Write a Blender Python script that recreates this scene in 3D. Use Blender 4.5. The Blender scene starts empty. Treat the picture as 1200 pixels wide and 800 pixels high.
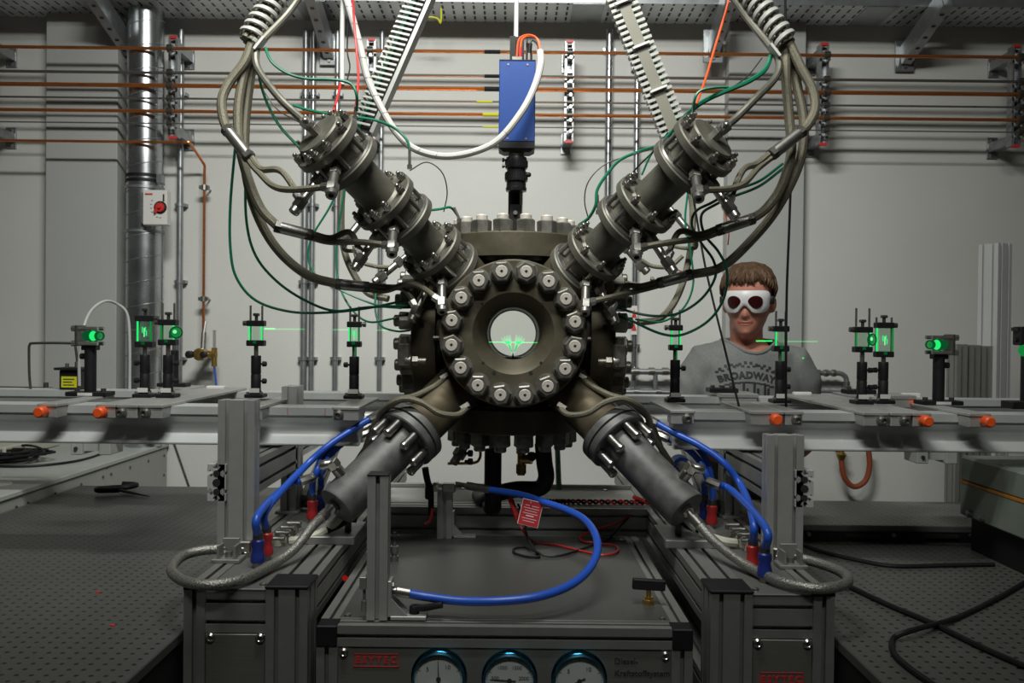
import bpy, bmesh, math, random
from mathutils import Vector, Matrix, noise
from mathutils.bvhtree import BVHTree

random.seed(7)
SC = bpy.context.scene
COL = SC.collection
V = Vector
PI = math.pi

# ------------------------------------------------------------------ camera, world, lamps, exposure
EYE = V((0, 0, 1.45))
PITCH, ROLL, FPX = math.radians(0.57), math.radians(0.6), 1000.0
fwd = V((0, math.cos(PITCH), -math.sin(PITCH)))
r0 = V((1, 0, 0)); u0 = r0.cross(fwd)
CR = r0 * math.cos(ROLL) + u0 * math.sin(ROLL)
CU = u0 * math.cos(ROLL) - r0 * math.sin(ROLL)
cam_data = bpy.data.cameras.new('camera')
cam = bpy.data.objects.new('camera', cam_data)
COL.objects.link(cam)
cam.matrix_world = Matrix(((CR.x, CU.x, -fwd.x, EYE.x), (CR.y, CU.y, -fwd.y, EYE.y), (CR.z, CU.z, -fwd.z, EYE.z), (0, 0, 0, 1)))
cam_data.sensor_width = 36
cam_data.lens = 36 * FPX / 1200
cam_data.clip_start = 0.05
cam_data.dof.use_dof = True
cam_data.dof.focus_distance = 2.12
cam_data.dof.aperture_fstop = 8.0
SC.camera = cam

w = bpy.data.worlds.new('world'); SC.world = w
w.use_nodes = True
w.node_tree.nodes['Background'].inputs[0].default_value = (0.5, 0.55, 0.5, 1)
w.node_tree.nodes['Background'].inputs[1].default_value = 0.02

def area_light(name, loc, target, sx, sy, power, col=(0.985, 1.0, 0.95), spread=PI):
    l = bpy.data.lights.new(name, 'AREA'); l.shape = 'RECTANGLE'; l.size = sx; l.size_y = sy
    l.energy = power; l.color = col; l.spread = spread
    o = bpy.data.objects.new(name, l); COL.objects.link(o)
    o.location = loc
    o.rotation_euler = (V(target) - V(loc)).to_track_quat('-Z', 'Y').to_euler()
    return o
area_light('ceiling_lamp_light', (-0.22, 1.25, 3.45), (-0.22, 3.5, 1.6), 1.0, 0.18, 33.5, spread=math.radians(108))
area_light('front_fill_light', (0.0, -0.6, 4.3), (0.0, 2.6, 1.2), 1.5, 0.22, 17, spread=math.radians(110))  # unseen fill light, added to brighten the front panels

SC.view_settings.view_transform = 'Standard'
SC.view_settings.look = 'None'
SC.view_settings.exposure = 0.0
SC.view_settings.gamma = 1.0
SC.view_settings.use_curve_mapping = False

def U(px, py, Y):
    """the point at depth Y that the photograph shows at pixel px, py"""
    d = fwd + CR * ((px - 600) / FPX) - CU * ((py - 400) / FPX)
    return EYE + d * (Y / d.y)

# ------------------------------------------------------------------ materials
MATS = {}
def mat(name, col, rough=0.5, metal=0.0, noise_amt=0.0, nscale=20.0, bump=0.0, bscale=200.0, stretch=(1, 1, 1), spec=0.5, rvar=0.0):
    m = bpy.data.materials.new(name); m.use_nodes = True
    nt = m.node_tree; b = nt.nodes['Principled BSDF']
    b.inputs['Base Color'].default_value = (*col, 1)
    b.inputs['Roughness'].default_value = rough
    b.inputs['Metallic'].default_value = metal
    b.inputs['Specular IOR Level'].default_value = spec
    if noise_amt or bump or rvar:
        tc = nt.nodes.new('ShaderNodeTexCoord'); mp = nt.nodes.new('ShaderNodeMapping')
        mp.inputs['Scale'].default_value = stretch
        nt.links.new(tc.outputs['Object'], mp.inputs['Vector'])
    if noise_amt or rvar:
        n = nt.nodes.new('ShaderNodeTexNoise'); n.inputs['Scale'].default_value = nscale
        n.inputs['Detail'].default_value = 6
        nt.links.new(mp.outputs[0], n.inputs['Vector'])
        if noise_amt:
            r = nt.nodes.new('ShaderNodeValToRGB')
            a = noise_amt
            r.color_ramp.elements[0].color = (*[c * (1 - a) for c in col], 1)
            r.color_ramp.elements[1].color = (*[min(1, c * (1 + a)) for c in col], 1)
            r.color_ramp.elements[0].position = 0.3; r.color_ramp.elements[1].position = 0.7
            nt.links.new(n.outputs['Fac'], r.inputs[0]); nt.links.new(r.outputs[0], b.inputs['Base Color'])
        if rvar:
            mr = nt.nodes.new('ShaderNodeMapRange')
            mr.inputs['To Min'].default_value = max(0, rough - rvar); mr.inputs['To Max'].default_value = rough + rvar
            nt.links.new(n.outputs['Fac'], mr.inputs[0]); nt.links.new(mr.outputs[0], b.inputs['Roughness'])
    if bump:
        n2 = nt.nodes.new('ShaderNodeTexNoise'); n2.inputs['Scale'].default_value = bscale
        n2.inputs['Detail'].default_value = 4
        bp = nt.nodes.new('ShaderNodeBump'); bp.inputs['Strength'].default_value = bump; bp.inputs['Distance'].default_value = 0.003
        nt.links.new(mp.outputs[0], n2.inputs['Vector']); nt.links.new(n2.outputs['Fac'], bp.inputs['Height'])
        nt.links.new(bp.outputs[0], b.inputs['Normal'])
    MATS[name] = m
    return m

def emit(name, col, strength):
    m = bpy.data.materials.new(name); m.use_nodes = True
    nt = m.node_tree; nt.nodes.clear()
    e = nt.nodes.new('ShaderNodeEmission'); e.inputs[0].default_value = (*col, 1); e.inputs[1].default_value = strength
    o = nt.nodes.new('ShaderNodeOutputMaterial'); nt.links.new(e.outputs[0], o.inputs[0])
    MATS[name] = m
    return m

def glassy(name, col, gloss=0.08, tint=(1, 1, 1), glow=None, gs=0.0):
    m = bpy.data.materials.new(name); m.use_nodes = True
    nt = m.node_tree; nt.nodes.clear()
    t = nt.nodes.new('ShaderNodeBsdfTransparent'); t.inputs[0].default_value = (*tint, 1)
    g = nt.nodes.new('ShaderNodeBsdfGlossy'); g.inputs[0].default_value = (*col, 1); g.inputs['Roughness'].default_value = 0.08
    mx = nt.nodes.new('ShaderNodeMixShader'); mx.inputs[0].default_value = gloss
    nt.links.new(t.outputs[0], mx.inputs[1]); nt.links.new(g.outputs[0], mx.inputs[2])
    o = nt.nodes.new('ShaderNodeOutputMaterial'); last = mx
    if glow:
        e = nt.nodes.new('ShaderNodeEmission'); e.inputs[0].default_value = (*glow, 1); e.inputs[1].default_value = gs
        ad = nt.nodes.new('ShaderNodeAddShader')
        nt.links.new(mx.outputs[0], ad.inputs[0]); nt.links.new(e.outputs[0], ad.inputs[1]); last = ad
    nt.links.new(last.outputs[0], o.inputs[0])
    MATS[name] = m
    return m

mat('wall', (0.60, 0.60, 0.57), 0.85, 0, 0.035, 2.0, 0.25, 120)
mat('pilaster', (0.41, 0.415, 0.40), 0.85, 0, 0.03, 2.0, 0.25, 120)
mat('floor', (0.10, 0.105, 0.10), 0.6, 0, 0.1, 5)
mat('ceiling', (0.45, 0.45, 0.43), 0.9)
mat('chamber', (0.112, 0.098, 0.066), 0.52, 0.5, 0.22, 14, 0.12, 90, rvar=0.1)
mat('chamber_neck', (0.17, 0.142, 0.092), 0.42, 0.65, 0.25, 12, 0.1, 90, rvar=0.1)
mat('nut', (0.25, 0.24, 0.21), 0.42, 0.8, 0.3, 60)
mat('stud', (0.66, 0.61, 0.54), 0.42, 0.3, 0.12, 150)
mat('arm', (0.145, 0.139, 0.113), 0.52, 0.5, 0.2, 25, 0.1, 160, rvar=0.08)
mat('cylinder', (0.135, 0.135, 0.13), 0.55, 0.35, 0.3, 30, 0.08, 160, stretch=(1, 1, 1), rvar=0.1)
mat('chrome', (0.52, 0.505, 0.475), 0.3, 1.0, 0.15, 80)
mat('steel', (0.33, 0.32, 0.295), 0.36, 0.9, 0.15, 60)
mat('dark_steel', (0.10, 0.095, 0.085), 0.4, 0.7, 0.2, 60)
mat('aluminium', (0.40, 0.40, 0.385), 0.42, 0.4, 0.05, 40, stretch=(1, 1, 1))
mat('rail_aluminium', (0.60, 0.61, 0.60), 0.4, 0.35, 0.04, 6)
mat('dull_aluminium', (0.31, 0.31, 0.292), 0.48, 0.65, 0.06, 30)
mat('panel', (0.26, 0.255, 0.228), 0.42, 0.65, 0.06, 12, stretch=(1, 1, 30))
mat('plate', (0.085, 0.087, 0.08), 0.42, 0.3, 0.06, 12, stretch=(40, 1, 1))
mat('cart_plate', (0.19, 0.192, 0.182), 0.42, 0.4, 0.06, 12, stretch=(40, 1, 1))
mat('slot', (0.012, 0.012, 0.012), 0.8)
mat('black', (0.012, 0.012, 0.013), 0.5, 0, 0.2, 60, spec=0.25)
mat('black_gloss', (0.012, 0.012, 0.013), 0.25)
mat('galvanised', (0.36, 0.375, 0.385), 0.36, 0.75, 0.12, 18, rvar=0.05)
mat('duct', (0.50, 0.52, 0.54), 0.27, 0.95, 0.12, 9, 0.05, 30, rvar=0.06)
mat('copper', (0.80, 0.27, 0.085), 0.3, 0.85, 0.3, 14, stretch=(1, 20, 20))
mat('steel_pipe', (0.40, 0.39, 0.37), 0.32, 0.9)
mat('brass', (0.50, 0.34, 0.10), 0.3, 0.9, 0.2, 40)
mat('red', (0.55, 0.03, 0.03), 0.4)
mat('red_coupling', (0.42, 0.022, 0.024), 0.4)
mat('blue_coupling', (0.015, 0.03, 0.22), 0.4)
mat('orange', (0.85, 0.10, 0.015), 0.45)
mat('blue_hose', (0.022, 0.095, 0.52), 0.33)
mat('blue_paint', (0.010, 0.048, 0.22), 0.42, 0.1, 0.04, 120)
mat('green_cable', (0.006, 0.16, 0.085), 0.4)
mat('red_cable', (0.50, 0.02, 0.02), 0.4)
mat('orange_cable', (0.78, 0.10, 0.02), 0.4)
mat('white_plastic', (0.66, 0.65, 0.62), 0.45)
mat('cream_plastic', (0.50, 0.49, 0.40), 0.5)
mat('white_hose', (0.50, 0.49, 0.46), 0.5, 0, 0.06, 40)
mat('yellow', (0.62, 0.60, 0.02), 0.5)
mat('rust', (0.26, 0.06, 0.025), 0.5)
mat('grey_paint', (0.33, 0.335, 0.31), 0.5, 0, 0.04, 10)
mat('lid_paint', (0.40, 0.41, 0.39), 0.5, 0, 0.04, 10)
mat('laser_paint', (0.20, 0.235, 0.20), 0.45, 0, 0.06, 10)
mat('laser_stripe', (0.50, 0.20, 0.02), 0.5)
mat('dial', (0.62, 0.64, 0.64), 0.4)
mat('gauge_rim', (0.10, 0.33, 0.48), 0.16, 1.0)
mat('print_black', (0.03, 0.03, 0.03), 0.6)
mat('print_red', (0.50, 0.03, 0.03), 0.6)
mat('print_white', (0.62, 0.60, 0.58), 0.6)
mat('tag_red', (0.40, 0.025, 0.035), 0.45)
mat('skin', (0.47, 0.20, 0.14), 0.55, 0, 0.08, 30)
mat('hair', (0.085, 0.043, 0.018), 0.6, 0, 0.45, 90, 0.6, 260, stretch=(1, 1, 0.25))
mat('shirt', (0.19, 0.195, 0.19), 0.9, 0, 0.10, 160, 0.25, 500)
mat('jeans', (0.04, 0.05, 0.09), 0.9)
mat('shoe', (0.03, 0.03, 0.03), 0.6)
mat('goggle_white', (0.78, 0.77, 0.78), 0.4)
mat('goggle_lens', (0.035, 0.006, 0.006), 0.12)
mat('lips', (0.34, 0.10, 0.08), 0.5)
emit('laser_line', (0.01, 1.0, 0.16), 2.6)
emit('laser_glow', (0.02, 1.0, 0.20), 0.9)  # scattered laser light on the optics, painted on as emission
emit('laser_glow_white', (0.30, 1.0, 0.45), 0.9)
emit('laser_dim', (0.02, 0.6, 0.12), 0.35)
emit('laser_deep', (0.01, 0.35, 0.09), 0.22)
emit('red_led', (1.0, 0.03, 0.02), 0.22)
glassy('window_glass', (1, 1, 1), 0.03, (0.99, 1.0, 0.99))
glassy('lens_glass', (0.9, 1, 0.95), 0.10, (0.90, 0.96, 0.92), (0.05, 0.9, 0.3), 0.012)
glassy('clear_plastic', (1, 1, 1), 0.12, (0.75, 0.76, 0.76))
glassy('beam_air', (0, 0, 0), 0.0, (1, 1, 1), (0.01, 1.0, 0.16), 0.5)
glassy('beam_faint', (0, 0, 0), 0.0, (1, 1, 1), (0.01, 1.0, 0.2), 0.13)

def braid(name, col, scale, rough=0.35, metal=0.8, amt=0.5):
    """woven hose jacket: fine diagonal weave as colour and bump"""
    m = mat(name, col, rough, metal)
    nt = m.node_tree; b = nt.nodes['Principled BSDF']
    tc = nt.nodes.new('ShaderNodeTexCoord')
    mp = nt.nodes.new('ShaderNodeMapping'); mp.inputs['Scale'].default_value = (scale, scale, scale)
    ch = nt.nodes.new('ShaderNodeTexVoronoi'); ch.inputs['Scale'].default_value = 1.0
    nt.links.new(tc.outputs['Object'], mp.inputs[0]); nt.links.new(mp.outputs[0], ch.inputs['Vector'])
    rp = nt.nodes.new('ShaderNodeValToRGB')
    rp.color_ramp.elements[0].color = (*[min(1, c * (1 + amt * 0.6)) for c in col], 1)
    rp.color_ramp.elements[1].color = (*[c * (1 - amt) for c in col], 1)
    nt.links.new(ch.outputs['Distance'], rp.inputs[0]); nt.links.new(rp.outputs[0], b.inputs['Base Color'])
    bp = nt.nodes.new('ShaderNodeBump'); bp.inputs['Strength'].default_value = 0.5; bp.inputs['Distance'].default_value = 0.002; bp.invert = True
    nt.links.new(ch.outputs['Distance'], bp.inputs['Height']); nt.links.new(bp.outputs[0], b.inputs['Normal'])
    return m
braid('braid_steel', (0.36, 0.35, 0.32), 330, 0.42, 0.7, 0.55)
braid('braid_beige', (0.18, 0.166, 0.118), 500, 0.5, 0.35, 0.25)

def perforated(name, col, px, py, hx, hy, rough, metal, round_=True, sub=1):
    """sheet with small holes on a px x py pitch (holes far too small to build)"""
    m = mat(name, col, rough, metal, 0.08, 6)
    nt = m.node_tree; b = nt.nodes['Principled BSDF']
    src = b.inputs['Base Color'].links[0].from_socket
    tc = nt.nodes.new('ShaderNodeTexCoord'); sp = nt.nodes.new('ShaderNodeSeparateXYZ')
    nt.links.new(tc.outputs['Object'], sp.inputs[0])
    def M(op, a, bb=None, c=None):
        n = nt.nodes.new('ShaderNodeMath'); n.operation = op
        for i, x in enumerate((a, bb, c)):
            if x is None: continue
            if isinstance(x, (int, float)): n.inputs[i].default_value = x
            else: nt.links.new(x, n.inputs[i])
        return n.outputs[0]
    fx = M('PINGPONG', sp.outputs[0], px / 2); fy = M('PINGPONG', sp.outputs[1], py / 2)
    if round_:
        d = M('ADD', M('MULTIPLY', fx, fx), M('MULTIPLY', fy, fy))
        mask = M('LESS_THAN', d, hx * hx)
    else:
        mask = M('MULTIPLY', M('LESS_THAN', fx, hx), M('LESS_THAN', fy, hy))
    mix = nt.nodes.new('ShaderNodeMix'); mix.data_type = 'RGBA'
    nt.links.new(mask, mix.inputs['Factor']); nt.links.new(src, mix.inputs['A'])
    mix.inputs['B'].default_value = (0.006, 0.006, 0.006, 1)  # shade inside the holes, painted into the base colour
    nt.links.new(mix.outputs['Result'], b.inputs['Base Color'])
    return m
perforated('table_top', (0.10, 0.102, 0.092), 0.025, 0.025, 0.0042, 0, 0.42, 0.3)
perforated('breadboard', (0.17, 0.172, 0.16), 0.025, 0.025, 0.0032, 0, 0.42, 0.3)
perforated('tray_sheet', (0.62, 0.64, 0.65), 0.046, 0.062, 0.0048, 0.021, 0.4, 0.6, False)

# ------------------------------------------------------------------ mesh helpers
def basis(d, hint=None):
    d = V(d).normalized()
    h = V(hint) if hint is not None else (V((0, 0, 1)) if abs(d.z) < 0.95 else V((1, 0, 0)))
    a = h.cross(d).normalized()
    return a, d.cross(a).normalized(), d

def spline(pts, per=8):
    """Catmull-Rom through pts"""
    P = [V(p) for p in pts]
    if len(P) < 3:
        return P
    out = []
    ext = [P[0] * 2 - P[1]] + P + [P[-1] * 2 - P[-2]]
    for i in range(1, len(ext) - 2):
        p0, p1, p2, p3 = ext[i - 1], ext[i], ext[i + 1], ext[i + 2]
        for k in range(per):
            t = k / per
            out.append(0.5 * ((2 * p1) + (p2 - p0) * t + (2 * p0 - 5 * p1 + 4 * p2 - p3) * t * t + (3 * p1 - p0 - 3 * p2 + p3) * t ** 3))
    out.append(P[-1])
    return out

class MB:
    def __init__(s): s.v = []; s.f = []
    def ring(s, c, a, b, r, n, ph=0.0):
        k = len(s.v)
        for i in range(n):
            t = 2 * PI * i / n + ph
            s.v.append(c + a * (r * math.cos(t)) + b * (r * math.sin(t)))
        return k
    def bridge(s, k0, k1, n):
        for i in range(n):
            j = (i + 1) % n
            s.f.append((k0 + i, k0 + j, k1 + j, k1 + i))
    def lathe(s, p0, d, prof, n=20, ph=0.0, closed=False, caps=True, hint=None):
        """prof: (distance along d, radius)"""
        a, b, d = basis(d, hint); p0 = V(p0)
        ks = [s.ring(p0 + d * h, a, b, max(r, 1e-5), n, ph) for h, r in prof]
        for i in range(len(ks) - 1): s.bridge(ks[i], ks[i + 1], n)
        if closed: s.bridge(ks[-1], ks[0], n)
        elif caps:
            s.f.append(tuple(ks[0] + i for i in reversed(range(n))))
            s.f.append(tuple(ks[-1] + i for i in range(n)))
        return s
    def cyl(s, p0, p1, r, r1=None, n=16, ph=0.0):
        p0, p1 = V(p0), V(p1); L = (p1 - p0).length
        return s.lathe(p0, p1 - p0, [(0, r), (L, r if r1 is None else r1)], n, ph)
    def bcyl(s, p0, p1, r, bev=0.002, n=20):
        p0, p1 = V(p0), V(p1); L = (p1 - p0).length
        return s.lathe(p0, p1 - p0, [(0, r - bev), (bev, r), (L - bev, r), (L, r - bev)], n)
    def box(s, lo, hi, M=None):
        k = len(s.v)
        for z in (lo[2], hi[2]):
            for x, y in ((lo[0], lo[1]), (hi[0], lo[1]), (hi[0], hi[1]), (lo[0], hi[1])):
                p = V((x, y, z)); s.v.append(M @ p if M else p)
        for q in ((3, 2, 1, 0), (4, 5, 6, 7), (0, 1, 5, 4), (1, 2, 6, 5), (2, 3, 7, 6), (3, 0, 4, 7)):
            s.f.append(tuple(k + i for i in q))
        return s
    def cbox(s, lo, hi, c=0.002, M=None):
        """box with chamfered edges"""
        lo, hi = V(lo), V(hi)
        k = len(s.v)
        pts = {}
        for sx in (0, 1):
            for sy in (0, 1):
                for sz in (0, 1):
                    corner = V(((lo, hi)[sx].x, (lo, hi)[sy].y, (lo, hi)[sz].z))
                    inn = V((c if sx == 0 else -c, c if sy == 0 else -c, c if sz == 0 else -c))
                    for ax in range(3):
                        p = corner + inn; p[ax] = corner[ax]
                        pts[(sx, sy, sz, ax)] = len(s.v); s.v.append(M @ p if M else p)
        g = lambda a, b_, c_, ax: pts[(a, b_, c_, ax)]
        s.f += [(g(0,0,0,0), g(0,0,1,0), g(0,1,1,0), g(0,1,0,0)), (g(1,0,0,0), g(1,1,0,0), g(1,1,1,0), g(1,0,1,0)),
                (g(0,0,0,1), g(1,0,0,1), g(1,0,1,1), g(0,0,1,1)), (g(0,1,0,1), g(0,1,1,1), g(1,1,1,1), g(1,1,0,1)),
                (g(0,0,0,2), g(0,1,0,2), g(1,1,0,2), g(1,0,0,2)), (g(0,0,1,2), g(1,0,1,2), g(1,1,1,2), g(0,1,1,2))]
        for a in (0, 1):
            for b_ in (0, 1):
                s.f.append((g(0,a,b_,1), g(1,a,b_,1), g(1,a,b_,2), g(0,a,b_,2)))
                s.f.append((g(a,0,b_,0), g(a,1,b_,0), g(a,1,b_,2), g(a,0,b_,2)))
                s.f.append((g(a,b_,0,0), g(a,b_,1,0), g(a,b_,1,1), g(a,b_,0,1)))
                for c_ in (0, 1):
                    s.f.append((g(a,b_,c_,0), g(a,b_,c_,1), g(a,b_,c_,2)))
        return s
    def tube(s, pts, r, n=8, per=8, smooth=True):
        P = spline(pts, per) if smooth else [V(p) for p in pts]
        rr = r if callable(r) else (lambda t: r)
        a = None; ks = []
        for i, p in enumerate(P):
            d = (P[min(i + 1, len(P) - 1)] - P[max(i - 1, 0)]).normalized()
            if a is None: a, b, _ = basis(d)
            else:
                a = (a - d * a.dot(d)).normalized(); b = d.cross(a)
            ks.append(s.ring(p, a, b, rr(i / max(1, len(P) - 1)), n))
        for i in range(len(ks) - 1): s.bridge(ks[i], ks[i + 1], n)
        s.f.append(tuple(ks[0] + i for i in reversed(range(n)))); s.f.append(tuple(ks[-1] + i for i in range(n)))
        return s
    def prism(s, poly, p0, p1, hint=None):
        """extrude a 2-D polygon from p0 to p1; poly x along basis a, y along basis b"""
        p0, p1 = V(p0), V(p1)
        a, b, d = basis(p1 - p0, hint)
        n = len(poly); k0 = len(s.v)
        s.v += [p0 + a * x + b * y for x, y in poly]; k1 = len(s.v)
        s.v += [p1 + a * x + b * y for x, y in poly]
        s.bridge(k0, k1, n)
        s.f.append(tuple(k0 + i for i in reversed(range(n)))); s.f.append(tuple(k1 + i for i in range(n)))
        return s
    def grid(s, rows):
        n = len(rows[0]); k = len(s.v)
        for r in rows: s.v += [V(p) for p in r]
        for i in range(len(rows) - 1):
            for j in range(n - 1):
                s.f.append((k + i * n + j, k + i * n + j + 1, k + (i + 1) * n + j + 1, k + (i + 1) * n + j))
        return s
    def mesh(s, name, m, sharp=35, fix=True):
        me = bpy.data.meshes.new(name)
        me.from_pydata([tuple(p) for p in s.v], [], s.f)
        if fix:
            bm = bmesh.new(); bm.from_mesh(me); bmesh.ops.recalc_face_normals(bm, faces=bm.faces); bm.to_mesh(me); bm.free()
        me.polygons.foreach_set('use_smooth', [True] * len(me.polygons))
        me.set_sharp_from_angle(angle=math.radians(sharp))
        me.materials.append(MATS[m] if isinstance(m, str) else m)
        return me

ORG = {}
def put(me, name, parent=None, M=None):
    """link a mesh whose own coordinates (times M) are world coordinates"""
    o = bpy.data.objects.new(name, me); COL.objects.link(o)
    M = M or Matrix()
    if parent:
        o.parent = parent
        o.matrix_basis = Matrix.Translation(-ORG[parent.name]) @ M
        ORG[o.name] = M.translation.copy() if M.to_3x3() == Matrix().to_3x3() else V((0, 0, 0))
    else:
        o.matrix_basis = M; ORG[o.name] = M.translation.copy()
    return o
def part(mb, name, m, parent, sharp=35): return put(mb.mesh(name, m, sharp), name, parent)
def tag(o, label, cat, group=None, kind=None):
    o['label'] = label
    if cat: o['category'] = cat
    if group: o['group'] = group
    if kind: o['kind'] = kind
    return o
def thing(name, loc, label, cat, group=None):
    o = bpy.data.objects.new(name, None); COL.objects.link(o); o.empty_display_size = 0.05
    o.location = loc; ORG[o.name] = V(loc)
    return tag(o, label, cat, group)
def single(mb, name, m, label, cat, group=None, sharp=35):
    return tag(put(mb.mesh(name, m, sharp), name), label, cat, group)
def struct(mb, name, m):
    o = put(mb.mesh(name, m), name); o['kind'] = 'structure'; return o
def copy_tree(o, parent=None):
    c = o.copy(); COL.objects.link(c)
    ORG[c.name] = ORG[o.name].copy()
    if parent: c.parent = parent
    for ch in list(o.children): copy_tree(ch, c)
    return c
def text_mesh(s, size, m, depth=0.0004, align='CENTER', bold=0.0, spacing=1.0):
    cu = bpy.data.curves.new('text', 'FONT'); cu.body = s; cu.size = size; cu.align_x = align; cu.align_y = 'CENTER'
    cu.extrude = depth; cu.offset = bold; cu.space_character = spacing; cu.resolution_u = 3
    o = bpy.data.objects.new('text', cu); COL.objects.link(o)
    dg = bpy.context.evaluated_depsgraph_get()
    me = bpy.data.meshes.new_from_object(o.evaluated_get(dg))
    bpy.data.objects.remove(o); bpy.data.curves.remove(cu)
    me.materials.clear(); me.materials.append(MATS[m])
    return me
FRONT = Matrix.Rotation(PI / 2, 4, 'X')     # text facing the viewer side (-y)
def frame_mat(origin, z, hint=None):
    a, b, d = basis(z, hint)
    return Matrix(((a.x, b.x, d.x, origin[0]), (a.y, b.y, d.y, origin[1]), (a.z, b.z, d.z, origin[2]), (0, 0, 0, 1)))

def tslot(w, h, mod=0.04, so=0.0042, ui=0.0085, lip=0.0045, dp=0.0115):
    """cross-section of a T-slot aluminium extrusion, centred"""
    pts = []
    def side(L):
        n = max(1, round(L / mod)); out = [(0.0, 0.0)]
        for i in range(n):
            c = L * (i + 0.5) / n
            out += [(c - so, 0), (c - so, -lip), (c - ui, -lip), (c - so, -dp), (c + so, -dp), (c + ui, -lip), (c + so, -lip), (c + so, 0)]
        return out
    for (t, v) in side(w): pts.append((-w / 2 + t, -h / 2 - v))
    for (t, v) in side(h): pts.append((w / 2 + v, -h / 2 + t))
    for (t, v) in side(w): pts.append((w / 2 - t, h / 2 + v))
    for (t, v) in side(h): pts.append((-w / 2 - v, h / 2 - t))
    return pts
def extrusion(mb, p0, p1, w, h, hint=None):
    """w along the horizontal across the run, h along the other"""
    return mb.prism(tslot(w, h), p0, p1, hint)
# ------------------------------------------------------------------ the room
WY = 4.0
struct(MB().box((-4, WY, 0), (4, WY + 0.2, 4.6)), 'wall_back', 'wall')
struct(MB().box((-4.2, -3, 0), (-4, WY, 4.6)), 'wall_left', 'wall')
struct(MB().box((4, -3, 0), (4.2, WY, 4.6)), 'wall_right', 'wall')
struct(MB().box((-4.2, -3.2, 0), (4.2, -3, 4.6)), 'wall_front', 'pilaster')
struct(MB().box((-4.2, -3.2, -0.1), (4.2, WY + 0.2, 0)), 'floor', 'floor')
struct(MB().box((-4.2, -3.2, 4.6), (4.2, WY + 0.2, 4.7)), 'ceiling', 'ceiling')
xl, xr = U(53, 200, 3.9).x, U(137, 200, 3.9).x
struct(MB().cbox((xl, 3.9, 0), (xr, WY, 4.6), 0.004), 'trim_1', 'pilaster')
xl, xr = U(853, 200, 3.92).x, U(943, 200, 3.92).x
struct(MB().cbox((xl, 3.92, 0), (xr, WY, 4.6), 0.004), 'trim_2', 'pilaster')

# cable tray
TZ, TY0, TY1 = 1.45 + 1.435, 3.72, 3.955
t = thing('cable_tray', (0, 3.85, TZ), 'long perforated galvanised cable tray running along the top of the back wall', 'cable tray')
part(MB().box((-3.6, TY0, TZ), (3.6, TY1, TZ + 0.002)), 'tray_bottom', 'tray_sheet', t)
part(MB().box((-3.6, TY0 - 0.002, TZ), (3.6, TY0, TZ + 0.06)).box((-3.6, TY0 - 0.002, TZ + 0.06), (3.6, TY0 + 0.012, TZ + 0.062)), 'front_lip', 'galvanised', t)
part(MB().box((-3.6, TY1, TZ), (3.6, TY1 + 0.002, TZ + 0.06)), 'rear_lip', 'galvanised', t)
for x in (-2.4, -0.9, 0.32, 1.6, 2.9):
    part(MB().box((x - 0.07, TY0 + 0.002, TZ - 0.003), (x + 0.07, TY1 - 0.002, TZ)), 'splice_plate', 'galvanised', t)
# cantilever brackets under the tray
for i, (pa, ya, pb, yb, lab) in enumerate((
        (100, 5, 152, 56, 'dark galvanised tray bracket just left of the spiral air duct'),
        (352, 2, 386, 60, 'galvanised tray bracket with slotted arm above the left pair of conduits'),
        (880, 10, 830, 62, 'galvanised tray bracket on the right pilaster edge beside the orange wire'),
        (1122, 14, 1060, 72, 'large galvanised tray bracket with square foot at the upper right'))):
    xw = U(pb, yb, 3.98).x
    t = thing('tray_bracket', (xw, 3.98, TZ - 0.16), lab, 'bracket')
    xs = xw
    yb0 = 3.89 if i == 2 else 3.985
    part(MB().cbox((xs - 0.045, yb0 - 0.008 + 0.0, TZ - 0.2), (xs + 0.045, yb0 + 0.0, TZ - 0.05), 0.002), 'foot_plate', 'galvanised', t)
    a = MB()
    x_f = U(pa, ya, 3.60).x
    P0 = V((xs, yb0 - 0.01, TZ - 0.13)); P1 = V((xs, 3.60, TZ - 0.004))
    a.prism([(-0.022, -0.045), (0.022, -0.045), (0.022, 0.04), (0.018, 0.04), (0.018, -0.041), (-0.018, -0.041), (-0.018, 0.04), (-0.022, 0.04)], P0, P1, (0, 0, 1))
    part(a, 'arm', 'galvanised', t)
    for k in range(5):
        q = P0.lerp(P1, 0.12 + 0.19 * k)
        part(MB().box((q.x - 0.008, q.y - 0.012, q.z - 0.048), (q.x + 0.008, q.y + 0.012, q.z - 0.0425)), 'slot', 'slot', t)
    for zz in (-0.18, -0.07):
        part(MB().cyl((xs, yb0 - 0.008, TZ + zz), (xs, yb0 - 0.016, TZ + zz), 0.009, n=6), 'bolt', 'steel', t)

# earth wire looped out of the tray
single(MB().tube([U(487, 10, 3.75), U(489, 17, 3.73), U(493, 21, 3.70), U(505, 20, 3.695), U(513, 22, 3.70), U(516, 27, 3.71), U(517, 20, 3.73), U(517, 10, 3.75)], 0.004), 'earth_wire', 'yellow', 'yellow and green earth wire looped below the cable tray edge', 'wire')

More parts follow.
